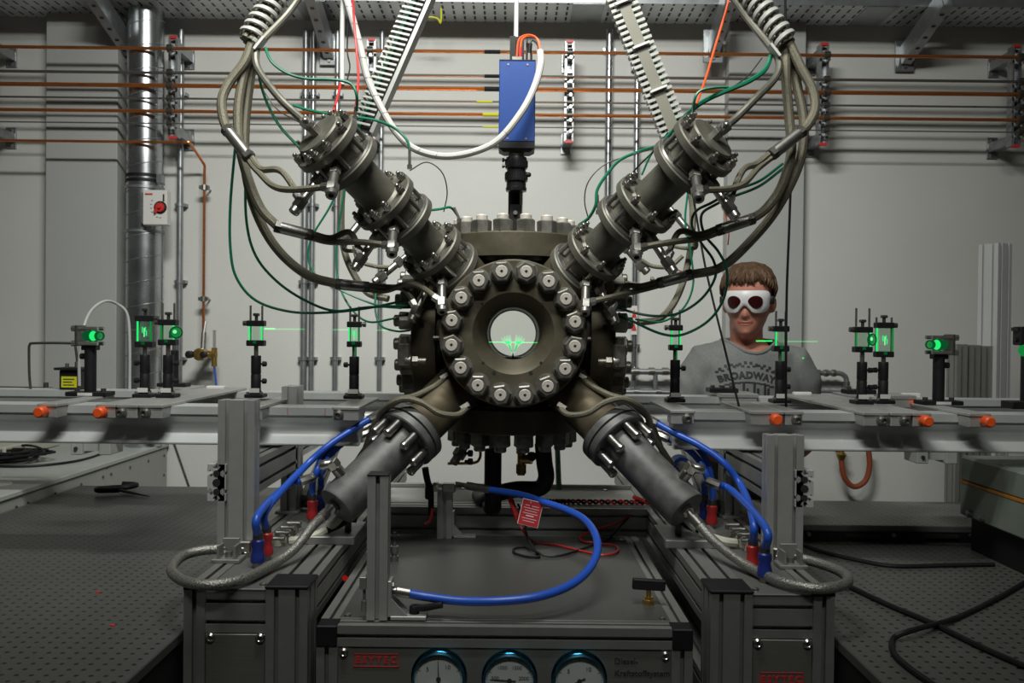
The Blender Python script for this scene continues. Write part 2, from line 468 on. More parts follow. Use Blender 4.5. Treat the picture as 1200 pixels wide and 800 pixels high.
# horizontal pipes on strut rails
PY = 3.775
pipe_rows = [(61, 0.0073, 'copper', 'topmost thin copper pipe across the back wall'),
             (89.5, 0.0065, 'steel_pipe', 'uppermost grey steel pipe, just under the top copper pipe'),
             (104.5, 0.0094, 'copper', 'thick bright copper pipe, middle one of the copper three'),
             (119.5, 0.0045, 'steel_pipe', 'thin grey steel pipe between the two lower copper pipes'),
             (134.5, 0.0076, 'copper', 'lowest of the three full length copper pipes'),
             (148.8, 0.003, 'steel_pipe', 'thinnest and lowest grey steel pipe along the wall')]
PZ = []
for py, r, m, lab in pipe_rows:
    z = U(600, py, PY).z; PZ.append((z, r))
    t = thing('copper_pipe' if m == 'copper' else 'steel_pipe', (0, PY, z), lab, 'pipe', None)
    part(MB().cyl((-3.8, PY, z), (3.8, PY, z), r, n=10), 'run', m, t)
    if py > 85 and py < 150 or py == 61:
        x = U(577 if py < 110 else 568 if py == 119.5 else 575, py, PY).x
        dark = py in (61, 89.5, 104.5)
        part(MB().cyl((x - 0.035, PY, z), (x + 0.035, PY, z), r + 0.0012, n=10), 'label_band', 'black' if dark else 'yellow', t)
z7 = U(100, 165.5, PY).z
xb = U(239, 300, PY + 0.14).x
t = thing('copper_pipe', (xb, PY, z7), 'short copper pipe along the left that bends down to the brass regulator', 'pipe')
zreg = U(238, 398, PY).z
part(MB().tube([(-3.8, PY, z7), (-2.5, PY, z7), (U(190, 165, PY).x, PY, z7), (U(208, 165, PY).x, PY, z7), (U(215, 165, PY).x, PY, z7), (U(219, 165, PY).x, PY, z7), (U(222, 165, PY).x, PY + 0.01, z7 - 0.004), (xb - 0.008, PY + 0.125, z7 - 0.055), (xb, PY + 0.14, z7 - 0.075), (xb, PY + 0.14, z7 - 0.10), (xb, PY + 0.14, z7 - 0.14), (xb, PY + 0.14, z7 - 0.25), (xb, PY + 0.14, 1.75), (xb, PY + 0.14, zreg)], 0.006, per=6), 'run', 'copper', t)
part(MB().cyl((U(177, 165, PY).x, PY, z7), (U(184, 165, PY).x, PY, z7), 0.009, n=8), 'coupling', 'brass', t)
for y in (219, 350):
    z = U(238, y, 3.9).z
    c = MB().cyl((xb, PY + 0.14, z - 0.012), (xb, PY + 0.14, z + 0.012), 0.013, n=10); c.box((xb - 0.022, PY + 0.13, z - 0.008), (xb + 0.022, PY + 0.15, z + 0.008)); c.cyl((xb, PY + 0.15, z), (xb, WY, z), 0.004, n=8)
    part(c, 'pipe_clip', 'steel', t)

def strut_rail(px_wall, label, ytop=48, ybot=165, wall_y=WY, hide_bottom=False):
    x = U(px_wall, 100, wall_y).x
    zt, zb = U(600, ytop, 3.81).z, U(600, ybot, 3.81).z
    t = thing('strut_rail', (x, 3.83, zb), label, 'pipe support', 'strut rails carrying the wall pipes')
    u = [(-0.0205, -0.0205), (0.0205, -0.0205), (0.0205, 0.0205), (0.011, 0.0205), (0.011, 0.016), (0.0165, 0.016), (0.0165, -0.0165), (-0.0165, -0.0165), (-0.0165, 0.016), (-0.011, 0.016), (-0.011, 0.0205), (-0.0205, 0.0205)]
    part(MB().prism(u, (x, 3.825, zb), (x, 3.825, zt), (0, -1, 0)), 'channel', 'galvanised', t)
    for z in (zt - 0.035, zb + 0.03):
        part(MB().prism(u, (x, 3.846, z), (x, wall_y - 0.008, z), (0, 0, 1)), 'arm', 'galvanised', t)
        p = part(MB().cbox((x - 0.025, wall_y - 0.008, z - 0.05), (x + 0.025, wall_y, z + 0.05), 0.002), 'foot_plate', 'galvanised', t)
        for dz in (-0.033, 0.033):
            part(MB().cyl((x, wall_y - 0.008, z + dz), (x, wall_y - 0.016, z + dz), 0.009, n=6), 'bolt', 'chrome', p)
    for z in (zt, zb):
        part(MB().box((x - 0.017, 3.803, z - 0.007), (x + 0.017, 3.818, z + 0.005)), 'end_cap', 'red', t)
    for z, r in PZ:
        if not (zb < z < zt): continue
        c = part(MB().lathe((x - 0.012, PY, z), (1, 0, 0), [(0, r + 0.001), (0, r + 0.011), (0.024, r + 0.011), (0.024, r + 0.001)], 12, closed=True), 'pipe_clamp', 'dark_steel', t)
        part(MB().cyl((x + 0.004, PY - 0.004, z - r - 0.016), (x + 0.004, PY - 0.018, z - r - 0.016), 0.008, n=6).cyl((x, PY + r + 0.008, z), (x, 3.806, z), 0.008, n=8), 'clamp_screw', 'chrome', c)
    return t
strut_rail(222, 'strut rail with pipe clamps just right of the spiral air duct')
strut_rail(443, 'strut rail half hidden behind the sloping left slotted duct')
strut_rail(664, 'strut rail with red caps right of the blue camera')
strut_rail(948, 'strut rail beside the right hand hose bundle')
strut_rail(1163, 'strut rail at the right edge of the frame under the cable tray')
strut_rail(14, 'strut rail cut off by the left edge, only its foot plates in view')

# spiral air duct
xd = U(170, 230, 3.87).x
t = thing('air_duct', (xd, 3.87, 0.921), 'large galvanised spiral air duct standing by the left pilaster', 'duct')
DR = 0.078
part(MB().cyl((xd, 3.87, 0.921), (xd, 3.87, 3.2), DR, n=40), 'pipe', 'duct', t)
sm = MB()
pts = []
for i in range(0, 24 * 20):
    a = 2 * PI * i / 24
    pts.append(V((xd + (DR + 0.001) * math.cos(a), 3.87 + (DR + 0.001) * math.sin(a), 0.95 + 0.105 * i / 24)))
sm.tube(pts, 0.0022, n=5, smooth=False)
part(sm, 'spiral_seam', 'galvanised', t)
for y, mm in ((204, 'black'), (210, 'black'), (218, 'galvanised'), (270, 'galvanised')):
    z = U(170, y, 3.8).z
    part(MB().lathe((xd, 3.87, z - 0.006), (0, 0, 1), [(0, DR), (0, DR + 0.005), (0.012, DR + 0.005), (0.012, DR)], 40, closed=True), 'collar', mm, t)
z = U(190, 209, 3.8).z
part(MB().cbox((xd + DR, 3.80, z - 0.02), (xd + DR + 0.025, 3.84, z + 0.02), 0.003), 'clamp_lug', 'galvanised', t)
# volume controller on the duct
a, b = U(169, 223, 3.77), U(197, 264, 3.77)
t = thing('duct_controller', (b.x, 3.78, b.z), 'white flow controller box with red knob mounted on the air duct', 'controller')
part(MB().cbox((a.x, 3.755, b.z), (b.x, 3.80, a.z), 0.003), 'housing', 'white_plastic', t)
part(MB().box((a.x - 0.012, 3.80, b.z), (a.x + 0.02, 3.83, a.z)).box((a.x - 0.012, 3.77, b.z + 0.01), (a.x, 3.80, a.z - 0.01)), 'mount', 'galvanised', t)
c = U(188, 243, 3.755)
k = part(MB().lathe((c.x, 3.755, c.z), (0, -1, 0), [(0, 0.028), (0.004, 0.028), (0.005, 0.021)], 24), 'dial_plate', 'black', t)
kn = MB().lathe((c.x, 3.751, c.z), (0, -1, 0), [(0, 0.021), (0.006, 0.020), (0.007, 0.008), (0.016, 0.007)], 20)
kn.prism([(-0.006, 0), (0.006, 0), (0.0, 0.034)], (c.x - 0.004, 3.7505, c.z - 0.002), (c.x - 0.004, 3.744, c.z - 0.002), (0.6, 0, -0.8)) if False else None
kn.box((-0.007, -0.008, -0.032), (0.007, -0.002, 0), Matrix.Translation((c.x, 3.751, c.z)) @ Matrix.Rotation(math.radians(45), 4, 'Y'))
part(kn, 'knob', 'red', k)
for i in range(7):
    an = math.radians(150 + i * 20)
    q = V((c.x + 0.052 * math.cos(an) * 0.8, 3.7545, c.z + 0.05 * math.sin(an) + 0.005))
    part(MB().box((q.x - 0.004, q.y - 0.001, q.z - 0.0012), (q.x + 0.004, q.y + 0.001, q.z + 0.0012)), 'scale_mark', 'print_black', t)
part(MB().box((a.x + 0.01, 3.7535, a.z - 0.022), (a.x + 0.043, 3.7555, a.z - 0.015)), 'emblem', 'print_red', t)
part(MB().box((b.x - 0.018, 3.7535, a.z - 0.05), (b.x - 0.011, 3.7555, a.z - 0.018)), 'arrow_mark', 'print_black', t)

# vertical conduits on the wall
def conduit(px, r, label, m='galvanised', y0=35, y1=470, clips=(110, 240, 330, 420), Y=3.965):
    a, b = U(px, y0, Y), U(px, y1, Y); x = (a.x + b.x) / 2
    t = thing('wall_conduit', (x, Y, b.z), label, 'conduit', 'conduits on the back wall')
    part(MB().cyl((x, Y, b.z), (x, Y, a.z), r, n=14), 'pipe', m, t)
    for y in clips:
        z = U(px, y, Y).z
        part(MB().lathe((x, Y, z - 0.008), (0, 0, 1), [(0, r), (0, r + 0.004), (0.016, r + 0.004), (0.016, r)], 14, closed=True).box((x - r - 0.012, Y, z - 0.007), (x + r + 0.012, WY, z + 0.007)), 'clip', m, t)
conduit(211, 0.014, 'grey conduit right of the spiral air duct')
conduit(357, 0.015, 'grey conduit, left of the close pair behind the left hose bundle')
conduit(366, 0.012, 'grey conduit, right of the close pair behind the left hose bundle')
conduit(394, 0.012, 'grey conduit passing behind the grey vertical tube at left')
conduit(446, 0.011, 'slim grey conduit behind the lower left end of the slotted duct')
conduit(712, 0.017, 'shiny steel conduit right of the blue camera', 'duct', clips=(58,))
conduit(745, 0.014, 'shiny steel conduit behind the right slotted duct', 'duct', clips=(80, 405))

# water pipes behind the chamber and the person
t = thing('water_pipe', U(770, 470, 3.93), 'double steel water pipe with tee and elbow right of the chamber', 'pipe')
m_ = MB()
for y in (435, 459):
    m_.cyl(U(728, y, 3.92), U(830, y + 1, 3.92), 0.014, n=12)
m_.cyl(U(768, 437, 3.92), U(768, 470, 3.92), 0.011, n=12)
part(m_, 'pipe', 'galvanised', t)
f_ = MB()
for x, y in ((742, 435), (760, 435), (776, 435), (742, 459), (768, 459)):
    f_.cyl(U(x, y, 3.92), U(x + 7, y, 3.92), 0.018, n=12)
part(f_, 'fitting', 'steel', t)
t = thing('water_pipe', U(992, 470, 3.93), 'steel water pipe with elbow right of the person', 'pipe')
part(MB().tube([U(935, 437, 3.93), U(955, 437, 3.93), U(980, 437, 3.93), U(988, 439, 3.93), U(992, 446, 3.93), U(992, 470, 3.93)], 0.012, n=12).cyl(U(930, 458, 3.93), U(996, 459, 3.93), 0.009, n=10), 'pipe', 'galvanised', t)
f_ = MB()
for x in (957, 966, 975): f_.cyl(U(x, 437, 3.93), U(x + 4, 437, 3.93), 0.017, n=12)
f_.cyl(U(992, 447, 3.93), U(992, 453, 3.93), 0.016, n=12)
part(f_, 'fitting', 'steel', t)
# red and white marker on the conduit
a, b = U(740, 358, 3.93), U(747, 392, 3.93)
t = thing('pipe_marker', (b.x, 3.94, b.z), 'small white strip with red arrows on the conduit right of the chamber', 'label')
part(MB().box((a.x, 3.944, b.z), (b.x, 3.951, a.z)), 'strip', 'white_plastic', t)
for i in range(2):
    zc = a.z - 0.035 - i * 0.06
    part(MB().prism([(-0.012, -0.02), (0.012, -0.02), (0, 0.02)], ((a.x + b.x) / 2, 3.944, zc), ((a.x + b.x) / 2, 3.942, zc), (0, 0, 1)), 'arrow', 'print_red', t)

# brass regulator
c = U(236, 415, 3.86)
t = thing('gas_regulator', c, 'brass gas regulator with black knobs on the back wall', 'regulator')
part(MB().lathe(c + V((0, 0.04, 0)), (0, -1, 0), [(0, 0.02), (0.02, 0.028), (0.07, 0.028), (0.08, 0.02)], 18).cyl(c + V((-0.03, 0.01, 0)), c + V((0.065, 0.01, 0)), 0.016, n=12).cyl(c + V((0.055, 0.01, 0.03)), c + V((0.055, 0.01, -0.055)), 0.013, n=10).cyl(c + V((0.0, 0.06, 0.0)), (c.x, WY, c.z), 0.012, n=10), 'body', 'brass', t)
part(MB().lathe(c + V((-0.035, -0.03, 0)), (0, -1, 0), [(0, 0.016), (0.03, 0.017), (0.033, 0.01)], 14), 'knob', 'black', t)
part(MB().lathe(c + V((0.03, -0.04, 0)), (0, -1, 0), [(0, 0.014), (0.02, 0.015), (0.023, 0.01)], 14), 'knob', 'black', t)
part(MB().cyl(c + V((0.0, 0.02, 0.02)), c + V((0.0, 0.03, 0.10)), 0.011, n=10).cyl(c + V((0, 0.03, 0.10)), c + V((0.004, 0.04, 0.15)), 0.006, n=8), 'inlet', 'steel', t)
part(MB().cyl(c + V((0.055, 0.01, 0.03)), c + V((0.055, 0.01, 0.11)), 0.007, n=10), 'sight_glass', 'clear_plastic', t)
single(MB().tube([c + V((0.055, 0.01, -0.055)), c + V((0.06, 0.012, -0.1)), c + V((0.07, 0.01, -0.2))], 0.0045), 'gas_line', 'blue_hose', 'thin blue line dropping from the brass regulator', 'hose')

# red hose below the rail at right
single(MB().tube([U(985, 515, 3.9), U(986, 540, 3.9), U(990, 560, 3.9), U(1001, 570, 3.9), U(1014, 563, 3.9), U(1019, 545, 3.9), U(1017, 520, 3.9)], 0.0125, n=10), 'drain_hose', 'rust', 'rust red hose looped below the rail at the back wall', 'hose')
c = U(986, 531, 3.9)
single(MB().lathe(c + V((0, 0, -0.03)), (0, 0, 1), [(0, 0.014), (0.012, 0.02), (0.025, 0.024), (0.04, 0.012), (0.07, 0.012)], 12).cyl(c + V((0, 0, 0.03)), (c.x, WY, c.z + 0.03), 0.01, n=8), 'wall_tap', 'brass', 'brass tap at the end of the rust red hose', 'tap')
# ------------------------------------------------------------------ optical tables, left lid, right laser
TT = 0.868
def optical_table(x0, x1, y0, y1, label):
    t = thing('optical_table', ((x0 + x1) / 2, (y0 + y1) / 2, 0), label, 'table')
    part(MB().cbox((x0, y0, TT - 0.02), (x1, y1, TT), 0.002), 'table_top', 'table_top', t)
    part(MB().box((x0 + 0.003, y0 + 0.003, TT - 0.24), (x1 - 0.003, y1 - 0.003, TT - 0.02)), 'core', 'black', t)
    for x in (x0 + 0.2, x1 - 0.2):
        for y in (y0 + 0.25, y1 - 0.25):
            part(MB().bcyl((x, y, 0), (x, y, TT - 0.24), 0.09, 0.004), 'leg', 'black', t)
optical_table(-1.598, -0.63, 0.35, 3.16, 'dark optical table with rows of holes at the left')
optical_table(0.63, 2.6, 0.35, 2.79, 'dark optical table with rows of holes at the right')

# grey cabinet beside the left table, reaching back to the wall
hx, hz = -1.603, 0.921
t = thing('side_cabinet', (-2.1, 2.3, 0), 'long light grey cabinet with screwed side panels left of the left optical table', 'cabinet')
part(MB().cbox((-2.75, 0.4, hz - 0.018), (hx + 0.006, 3.985, hz), 0.003), 'top', 'lid_paint', t)
part(MB().box((-2.75, 0.405, 0.0), (hx - 0.006, 3.98, hz - 0.022)), 'body', 'grey_paint', t)
for i in range(6):
    y0 = 0.45 + i * 0.588
    p = part(MB().cbox((hx - 0.006, y0, 0.05), (hx - 0.001, y0 + 0.584, hz - 0.024), 0.001), 'panel', 'grey_paint', t)
    for (dy, dz) in ((0.03, 0.03), (0.20, 0.03), (0.38, 0.03), (0.55, 0.03), (0.03, 0.12), (0.55, 0.12)):
        part(MB().cyl((hx - 0.001, y0 + dy, hz - 0.024 - dz), (hx + 0.002, y0 + dy, hz - 0.024 - dz), 0.006, n=8), 'screw', 'dark_steel', p)
part(MB().lathe((-1.745, 2.88, hz), (0, 0, 1), [(0, 0.055), (0.003, 0.053), (0.003, 0.02)], 24), 'cover_disc', 'white_plastic', t)
# instrument and cables on the cabinet
t = thing('meter_box', (-2.2, 3.6, hz), 'cream coloured meter box at the left edge on the grey cabinet', 'instrument')
part(MB().cbox((-2.6, 3.42, hz), (-2.03, 3.84, hz + 0.05), 0.006), 'case', 'cream_plastic', t)
part(MB().box((-2.59, 3.415, hz + 0.01), (-2.04, 3.4205, hz + 0.04)), 'face_plate', 'dull_aluminium', t)
mess = MB()
pts = []
for i in range(40):
    a = i * 1.9
    pts.append(V((-1.99 + 0.20 * math.cos(a) * random.uniform(0.4, 1.1) - 0.02, 3.36 + 0.17 * math.sin(a) * random.uniform(0.5, 1.1), hz + 0.008 + random.uniform(0, 0.04))))
mess.tube(pts, 0.005, n=6, per=6)
mess.tube([V((-2.1, 3.25, hz + 0.006)), V((-1.85, 3.22, hz + 0.006)), V((-1.72, 3.35, hz + 0.006)), V((-1.72, 3.6, hz + 0.006)), V((-1.76, 3.85, hz + 0.03))], 0.005, n=6)
single(mess, 'cable_pile', 'black', 'tangled heap of black cable on the grey cabinet', 'cable')
single(MB().tube([U(203, 516, 3.99), U(212, 542, 3.99), U(223, 574, 3.99)], 0.004, n=6), 'wall_cable', 'dark_steel', 'thin dark cable slanting down the wall behind the left table', 'cable')

# black pliers on the left table
p = U(133, 579, 1.0); k = (TT - EYE.z) / (p.z - EYE.z); c = EYE + (p - EYE) * k; c.z = TT + 0.012
t = thing('pliers', c, 'black handled pliers lying on the left optical table', 'tool')
part(MB().tube([c + V((-0.05, -0.02, 0.008)), c + V((-0.01, 0.0, 0.01)), c + V((0.04, 0.01, 0.012)), c + V((0.06, 0.045, 0.014)), c + V((0.01, 0.05, 0.016))], 0.010, n=8), 'grip', 'black', t)
part(MB().tube([c + V((-0.05, -0.02, 0.008)), c + V((-0.03, -0.035, 0.008)), c + V((0.03, -0.02, 0.008))], 0.010, n=8), 'grip', 'black', t)
part(MB().cyl(c + V((0.03, -0.01, 0.004)), c + V((0.15, -0.06, -0.006)), 0.006, 0.002, n=8), 'jaw', 'dark_steel', t)
for i, (x, y) in enumerate(((115, 694), (132, 733))):
    p = U(x, y, 1.0); k = (TT - EYE.z) / (p.z - EYE.z); p = EYE + (p - EYE) * k
    single(MB().lathe((p.x, p.y, TT), (0, 0, 1), [(0, 0.005), (0.002, 0.0045), (0.003, 0.002)], 8), 'marker_dot', 'red', ('small red plug in the left table, the one further from the front edge', 'small red plug in the left table, the one nearer the front edge')[i], 'plug')

# raised breadboard on the right table
t = thing('breadboard', (1.0, 2.6, TT), 'raised grey breadboard with dark front edge on the right optical table', 'breadboard')
part(MB().cbox((0.66, 2.42, TT + 0.012), (1.62, 2.78, TT + 0.046), 0.002), 'plate', 'breadboard', t)
part(MB().box((0.665, 2.412, TT), (1.62, 2.775, TT + 0.030)), 'base', 'black', t)
for x in (0.76, 1.0, 1.22):
    part(MB().box((x - 0.05, 2.408, TT + 0.014), (x + 0.05, 2.412, TT + 0.024)), 'slot', 'slot', t)
    part(MB().cyl((x + 0.085, 2.412, TT + 0.022), (x + 0.085, 2.405, TT + 0.022), 0.006, n=8), 'screw', 'steel', t)

# laser head at right
t = thing('laser_unit', (1.5, 1.8, TT), 'grey green laser head with orange line on black base at the right', 'laser')
part(MB().cbox((1.245, 1.0, 0.962), (1.70, 2.36, 1.052), 0.004), 'lower_housing', 'laser_paint', t)
part(MB().cbox((1.245, 1.0, 1.056), (1.70, 2.36, 1.125), 0.006), 'upper_cover', 'laser_paint', t)
part(MB().box((1.2435, 1.0, 1.0505), (1.701, 2.3615, 1.0575)), 'stripe', 'laser_stripe', t)
part(MB().box((1.268, 1.0, TT), (1.68, 2.34, 0.962)), 'base', 'black', t)
p = part(MB().box((1.30, 1.4, 1.125), (1.65, 1.9, 1.127)), 'top_label', 'dark_steel', t)
part(MB().box((1.32, 1.42, 1.127), (1.63, 1.435, 1.1276)), 'label_line', 'laser_stripe', p)
for i in range(2):
    part(MB().lathe((1.245, 2.30 - 0.06 * i, 0.975), (-1, 0, 0), [(0, 0.010), (0.01, 0.010), (0.012, 0.006)], 10), 'connector', 'steel', t)
part(MB().lathe((1.268, 1.72, 0.91), (-1, 0, 0), [(0, 0.012), (0.02, 0.012), (0.025, 0.006)], 10), 'connector', 'brass', t)

def on_table(x, y, h=0.006):
    p = U(x, y, 1.0); k = (TT + h - EYE.z) / (p.z - EYE.z); return EYE + (p - EYE) * k
single(MB().tube([on_table(925, 630), on_table(960, 645), on_table(1010, 657), on_table(1050, 663), on_table(1110, 662), on_table(1165, 661)], 0.0055), 'power_cable', 'black', 'black cable crossing the right table in front of the breadboard', 'cable')
single(MB().tube([on_table(985, 682), on_table(1040, 708), on_table(1090, 729), on_table(1150, 758), on_table(1230, 793)], 0.006), 'power_cable', 'black', 'straight black cable running from the braided hose to the lower right', 'cable')
single(MB().tube([on_table(1205, 680), on_table(1170, 700), on_table(1120, 724), on_table(1070, 738, 0.018), on_table(1047, 748), on_table(1048, 765), on_table(1065, 782), on_table(1095, 803), on_table(1130, 830)], 0.0055), 'power_cable', 'black', 'curving black cable with a bend at the front of the right table', 'cable')
# ------------------------------------------------------------------ support frame (U of aluminium extrusions round the fuel unit)
CT = 1.45 - 0.4925          # top of the frame
YF = 1.62
t = thing('support_frame', (0, 2.3, 0), 'u shaped aluminium extrusion frame round the fuel unit carrying the chamber', 'frame')
FRAME = t
for s in (-1, 1):
    X = lambda v: s * v
    def bx(x0, y0, z0, x1, y1, z1): return (min(X(x0), X(x1)), y0, z0), (max(X(x0), X(x1)), y1, z1)
    # posts
    part(extrusion(MB(), (X(0.60), YF + 0.02, 0), (X(0.60), YF + 0.02, CT - 0.003), 0.04, 0.04), 'post', 'dull_aluminium', t)
    part(extrusion(MB(), (X(0.424), YF + 0.04, 0), (X(0.424), YF + 0.04, CT), 0.08, 0.08), 'post', 'dull_aluminium', t)
    part(MB().cbox(*bx(0.382, YF - 0.002, CT, 0.466, YF + 0.082, CT + 0.007), 0.002), 'end_cap', 'black', t)
    part(MB().cbox(*bx(0.579, YF - 0.001, CT - 0.003, 0.621, YF + 0.042, CT + 0.004), 0.001), 'end_cap', 'black', t)
    # front cross beam, panel
    part(extrusion(MB(), (X(0.465), YF + 0.026, CT - 0.046), (X(0.58), YF + 0.026, CT - 0.046), 0.04, 0.08), 'cross_beam', 'dull_aluminium', t)
    pn = part(MB().cbox(*bx(0.466, YF + 0.004, 0.05, 0.579, YF + 0.008, CT - 0.088), 0.001), 'front_panel', 'panel', t)
    for x in (0.475, 0.57):
        part(MB().lathe((X(x), YF + 0.004, CT - 0.094), (0, -1, 0), [(0, 0.009), (0.003, 0.009), (0.006, 0.0055), (0.004, 0.004)], 12), 'screw', 'chrome', pn)
    # long beams
    part(extrusion(MB(), (X(0.424), YF + 0.082, CT - 0.04), (X(0.424), 3.15, CT - 0.04), 0.08, 0.08), 'long_beam', 'dull_aluminium', t)
    part(extrusion(MB(), (X(0.424), YF + 0.082, CT - 0.22), (X(0.424), 3.15, CT - 0.22), 0.08, 0.08), 'long_beam', 'dull_aluminium', t)
    part(MB().box(*bx(0.43, YF + 0.09, 0.15, 0.435, 3.1, CT - 0.09)), 'inner_panel', 'black', t)
    part(extrusion(MB(), (X(0.60), YF + 0.042, CT - 0.04), (X(0.60), 2.8, CT - 0.04), 0.04, 0.08), 'long_beam', 'dull_aluminium', t)
    pl = part(MB().cbox(*bx(0.4645, YF + 0.005, CT - 0.005, 0.5795, 2.8, CT - 0.001), 0.001), 'top_plate', 'cart_plate', t)
    for (x, y) in ((0.478, YF + 0.03), (0.568, YF + 0.03), (0.478, 2.2), (0.568, 2.2)):
        part(MB().lathe((X(x), y, CT - 0.001), (0, 0, 1), [(0, 0.007), (0.003, 0.0065), (0.005, 0.003)], 10), 'screw', 'chrome', pl)
    for (x, y) in ((0.60, 2.78), (0.424, 3.11)):
        part(extrusion(MB(), (X(x), y, 0), (X(x), y, CT - 0.081), 0.04, 0.04), 'post', 'dull_aluminium', t)
    # saddle under the lower cylinder
    sb = part(MB().cbox(*bx(0.36, 1.965, CT - 0.001, 0.50, 2.13, CT + 0.018), 0.002), 'saddle_plate', 'dull_aluminium', t)
    part(MB().box(*bx(0.40, 2.07, CT + 0.018, 0.44, 2.12, CT + 0.062)), 'saddle_riser', 'dull_aluminium', sb)
# rear cross deck
part(extrusion(MB(), (-0.384, 2.44, CT - 0.04), (0.384, 2.44, CT - 0.04), 0.08, 0.08), 'rear_beam', 'dull_aluminium', t)
part(MB().cbox((-0.384, 2.4825, CT - 0.012), (0.384, 2.72, CT - 0.002), 0.002), 'rear_deck', 'wall', t)
part(MB().cbox((-0.384, 2.705, CT), (0.384, 2.72, CT + 0.012), 0.002), 'deck_lip', 'aluminium', t)
for x in (-0.15, 0.08, 0.3):
    part(MB().lathe((x, 2.69, CT - 0.002), (0, 0, 1), [(0, 0.007), (0.003, 0.0065), (0.005, 0.003)], 10), 'screw', 'chrome', t)
# lettering on the right front panel
c = U(910, 797, YF)
me = text_mesh('ESYTEC', 0.0178, 'print_red', bold=0.0008, spacing=1.42)
tx = put(me, 'lettering', t, Matrix.Translation((0.5215, YF + 0.0035, c.z)) @ FRONT)
bd = MB()
for (x0, z0, x1, z1) in ((-0.0425, 0.0125, 0.0425, 0.0137), (-0.0425, -0.0137, 0.0425, -0.0125), (-0.0425, -0.0137, -0.0413, 0.0137), (0.0413, -0.0137, 0.0425, 0.0137)):
    bd.box((0.5215 + x0, YF + 0.003, c.z + z0), (0.5215 + x1, YF + 0.0045, c.z + z1))
part(bd, 'lettering_border', 'print_red', t)

# stands for the optical rails
RZ = 1.45 - 0.192           # top of the optical rails
def rail_stand(s, front_top, rear_top, label):
    X = lambda v: s * v
    t = thing('rail_stand', (X(0.60), 2.3, CT), label, 'stand')
    def post(x, y, w, h, z1):
        p = part(extrusion(MB(), (X(x), y, CT - 0.0), (X(x), y, z1), w, h), 'post', 'aluminium', t)
        return p
    p = post(0.60, 1.88, 0.04, 0.08, front_top)
    f = MB(); f.cbox((X(0.60) - 0.03, 1.795, CT), (X(0.60) + 0.03, 1.84, CT + 0.008), 0.001)
    f.cbox((X(0.60) - 0.018, 1.832, CT), (X(0.60) + 0.018, 1.84, CT + 0.045), 0.001)
    f.box((X(0.60) - 0.02, 1.80, CT + 0.0), (X(0.60) - 0.015, 1.84, CT + 0.035)); f.box((X(0.60) + 0.015, 1.80, CT), (X(0.60) + 0.02, 1.84, CT + 0.035))
    part(f, 'foot_bracket', 'dull_aluminium', t)
    part(MB().cyl((X(0.60), 1.818, CT + 0.008), (X(0.60), 1.818, CT + 0.02), 0.008, n=6), 'screw', 'steel', t)
    p2 = post(0.60, 2.34, 0.08, 0.04, rear_top)
    f = MB(); f.cbox((X(0.60) - 0.03, 2.28, CT), (X(0.60) + 0.03, 2.32, CT + 0.008), 0.001); f.cbox((X(0.60) - 0.025, 2.312, CT), (X(0.60) + 0.025, 2.32, CT + 0.045), 0.001)
    part(f, 'foot_bracket', 'dull_aluminium', t)
    e = extrusion(MB(), (X(0.642), 1.86, RZ - 0.1415), (X(0.642), 2.76, RZ - 0.1415), 0.04, 0.08)
    o = part(e, 'cross_bearer', 'rail_aluminium', t)
    h = MB()
    for dz in (-0.02, 0.02):
        for q in range(4): pass
        h.cyl((X(0.642), 1.8592, RZ - 0.1415 + dz), (X(0.642), 1.8605, RZ - 0.1415 + dz), 0.0075, n=8)
    h.cyl((X(0.642), 1.8592, RZ - 0.1415), (X(0.642), 1.8605, RZ - 0.1415), 0.009, n=8)
    part(h, 'bore', 'slot', o)
    part(extrusion(MB(), (X(0.600), 1.921, RZ - 0.1415), (X(0.600), 2.319, RZ - 0.1415), 0.04, 0.08), 'cross_bearer', 'dull_aluminium', t)
    # sloping strut
    part(extrusion(MB(), (X(0.56), 2.36, CT + 0.02), (X(0.56), 2.78, RZ - 0.13), 0.04, 0.04), 'strut', 'dull_aluminium', t)
    return t
rail_stand(-1, U(275, 468, 1.88).z, U(345, 452, 2.34).z, 'aluminium rail stand on the left arm of the frame, post taller than the rail')
rail_stand(1, U(925, 509, 1.88).z, RZ - 0.102, 'aluminium rail stand on the right arm of the frame, post ending below the rail top')

# optical rails
def rail_poly():
    # 95 mm dovetail rail: lips at top and bottom, deep curved flanks
    pts = [(-0.0475, 0.0), (0.0475, 0.0), (0.0475, -0.019), (0.040, -0.0215)]
    n = 9
    half = []
    for i in range(n):
        a = i / (n - 1)
        half.append((0.040 - 0.020 * math.sin(PI * a * 0.8) ** 0.8 + 0.004 * a, -0.026 - 0.047 * a))
    half += [(0.054, -0.0895), (0.054, -0.0925), (0.050, -0.095)]
    pts += half
    pts += [(0.02, -0.095), (0.012, -0.08), (-0.012, -0.08), (-0.02, -0.095)]
    pts += [(-x, y) for x, y in reversed(half)]
    pts += [(-0.040, -0.0215), (-0.0475, -0.019)]
    return pts
RP = rail_poly()
FR, RR = 2.18, 2.69
def rail(x0, x1, y, label):
    m_ = MB().prism([(a, b) for a, b in RP], (x0, y, RZ), (x1, y, RZ), (0, 0, 1))
    o = single(m_, 'optical_rail', 'rail_aluminium', label, 'rail', None, 25)
    return o
xl_end = U(424, 500, FR).x; xr_end = U(786, 505, FR).x
RAILL = rail(-2.5, xl_end, FR, 'front aluminium optical rail left of the chamber')
RAILR = rail(xr_end, 2.5, FR, 'front aluminium optical rail right of the chamber')
rail(-2.5, 2.5, RR, 'rear aluminium optical rail passing behind the chamber')
m_ = MB()
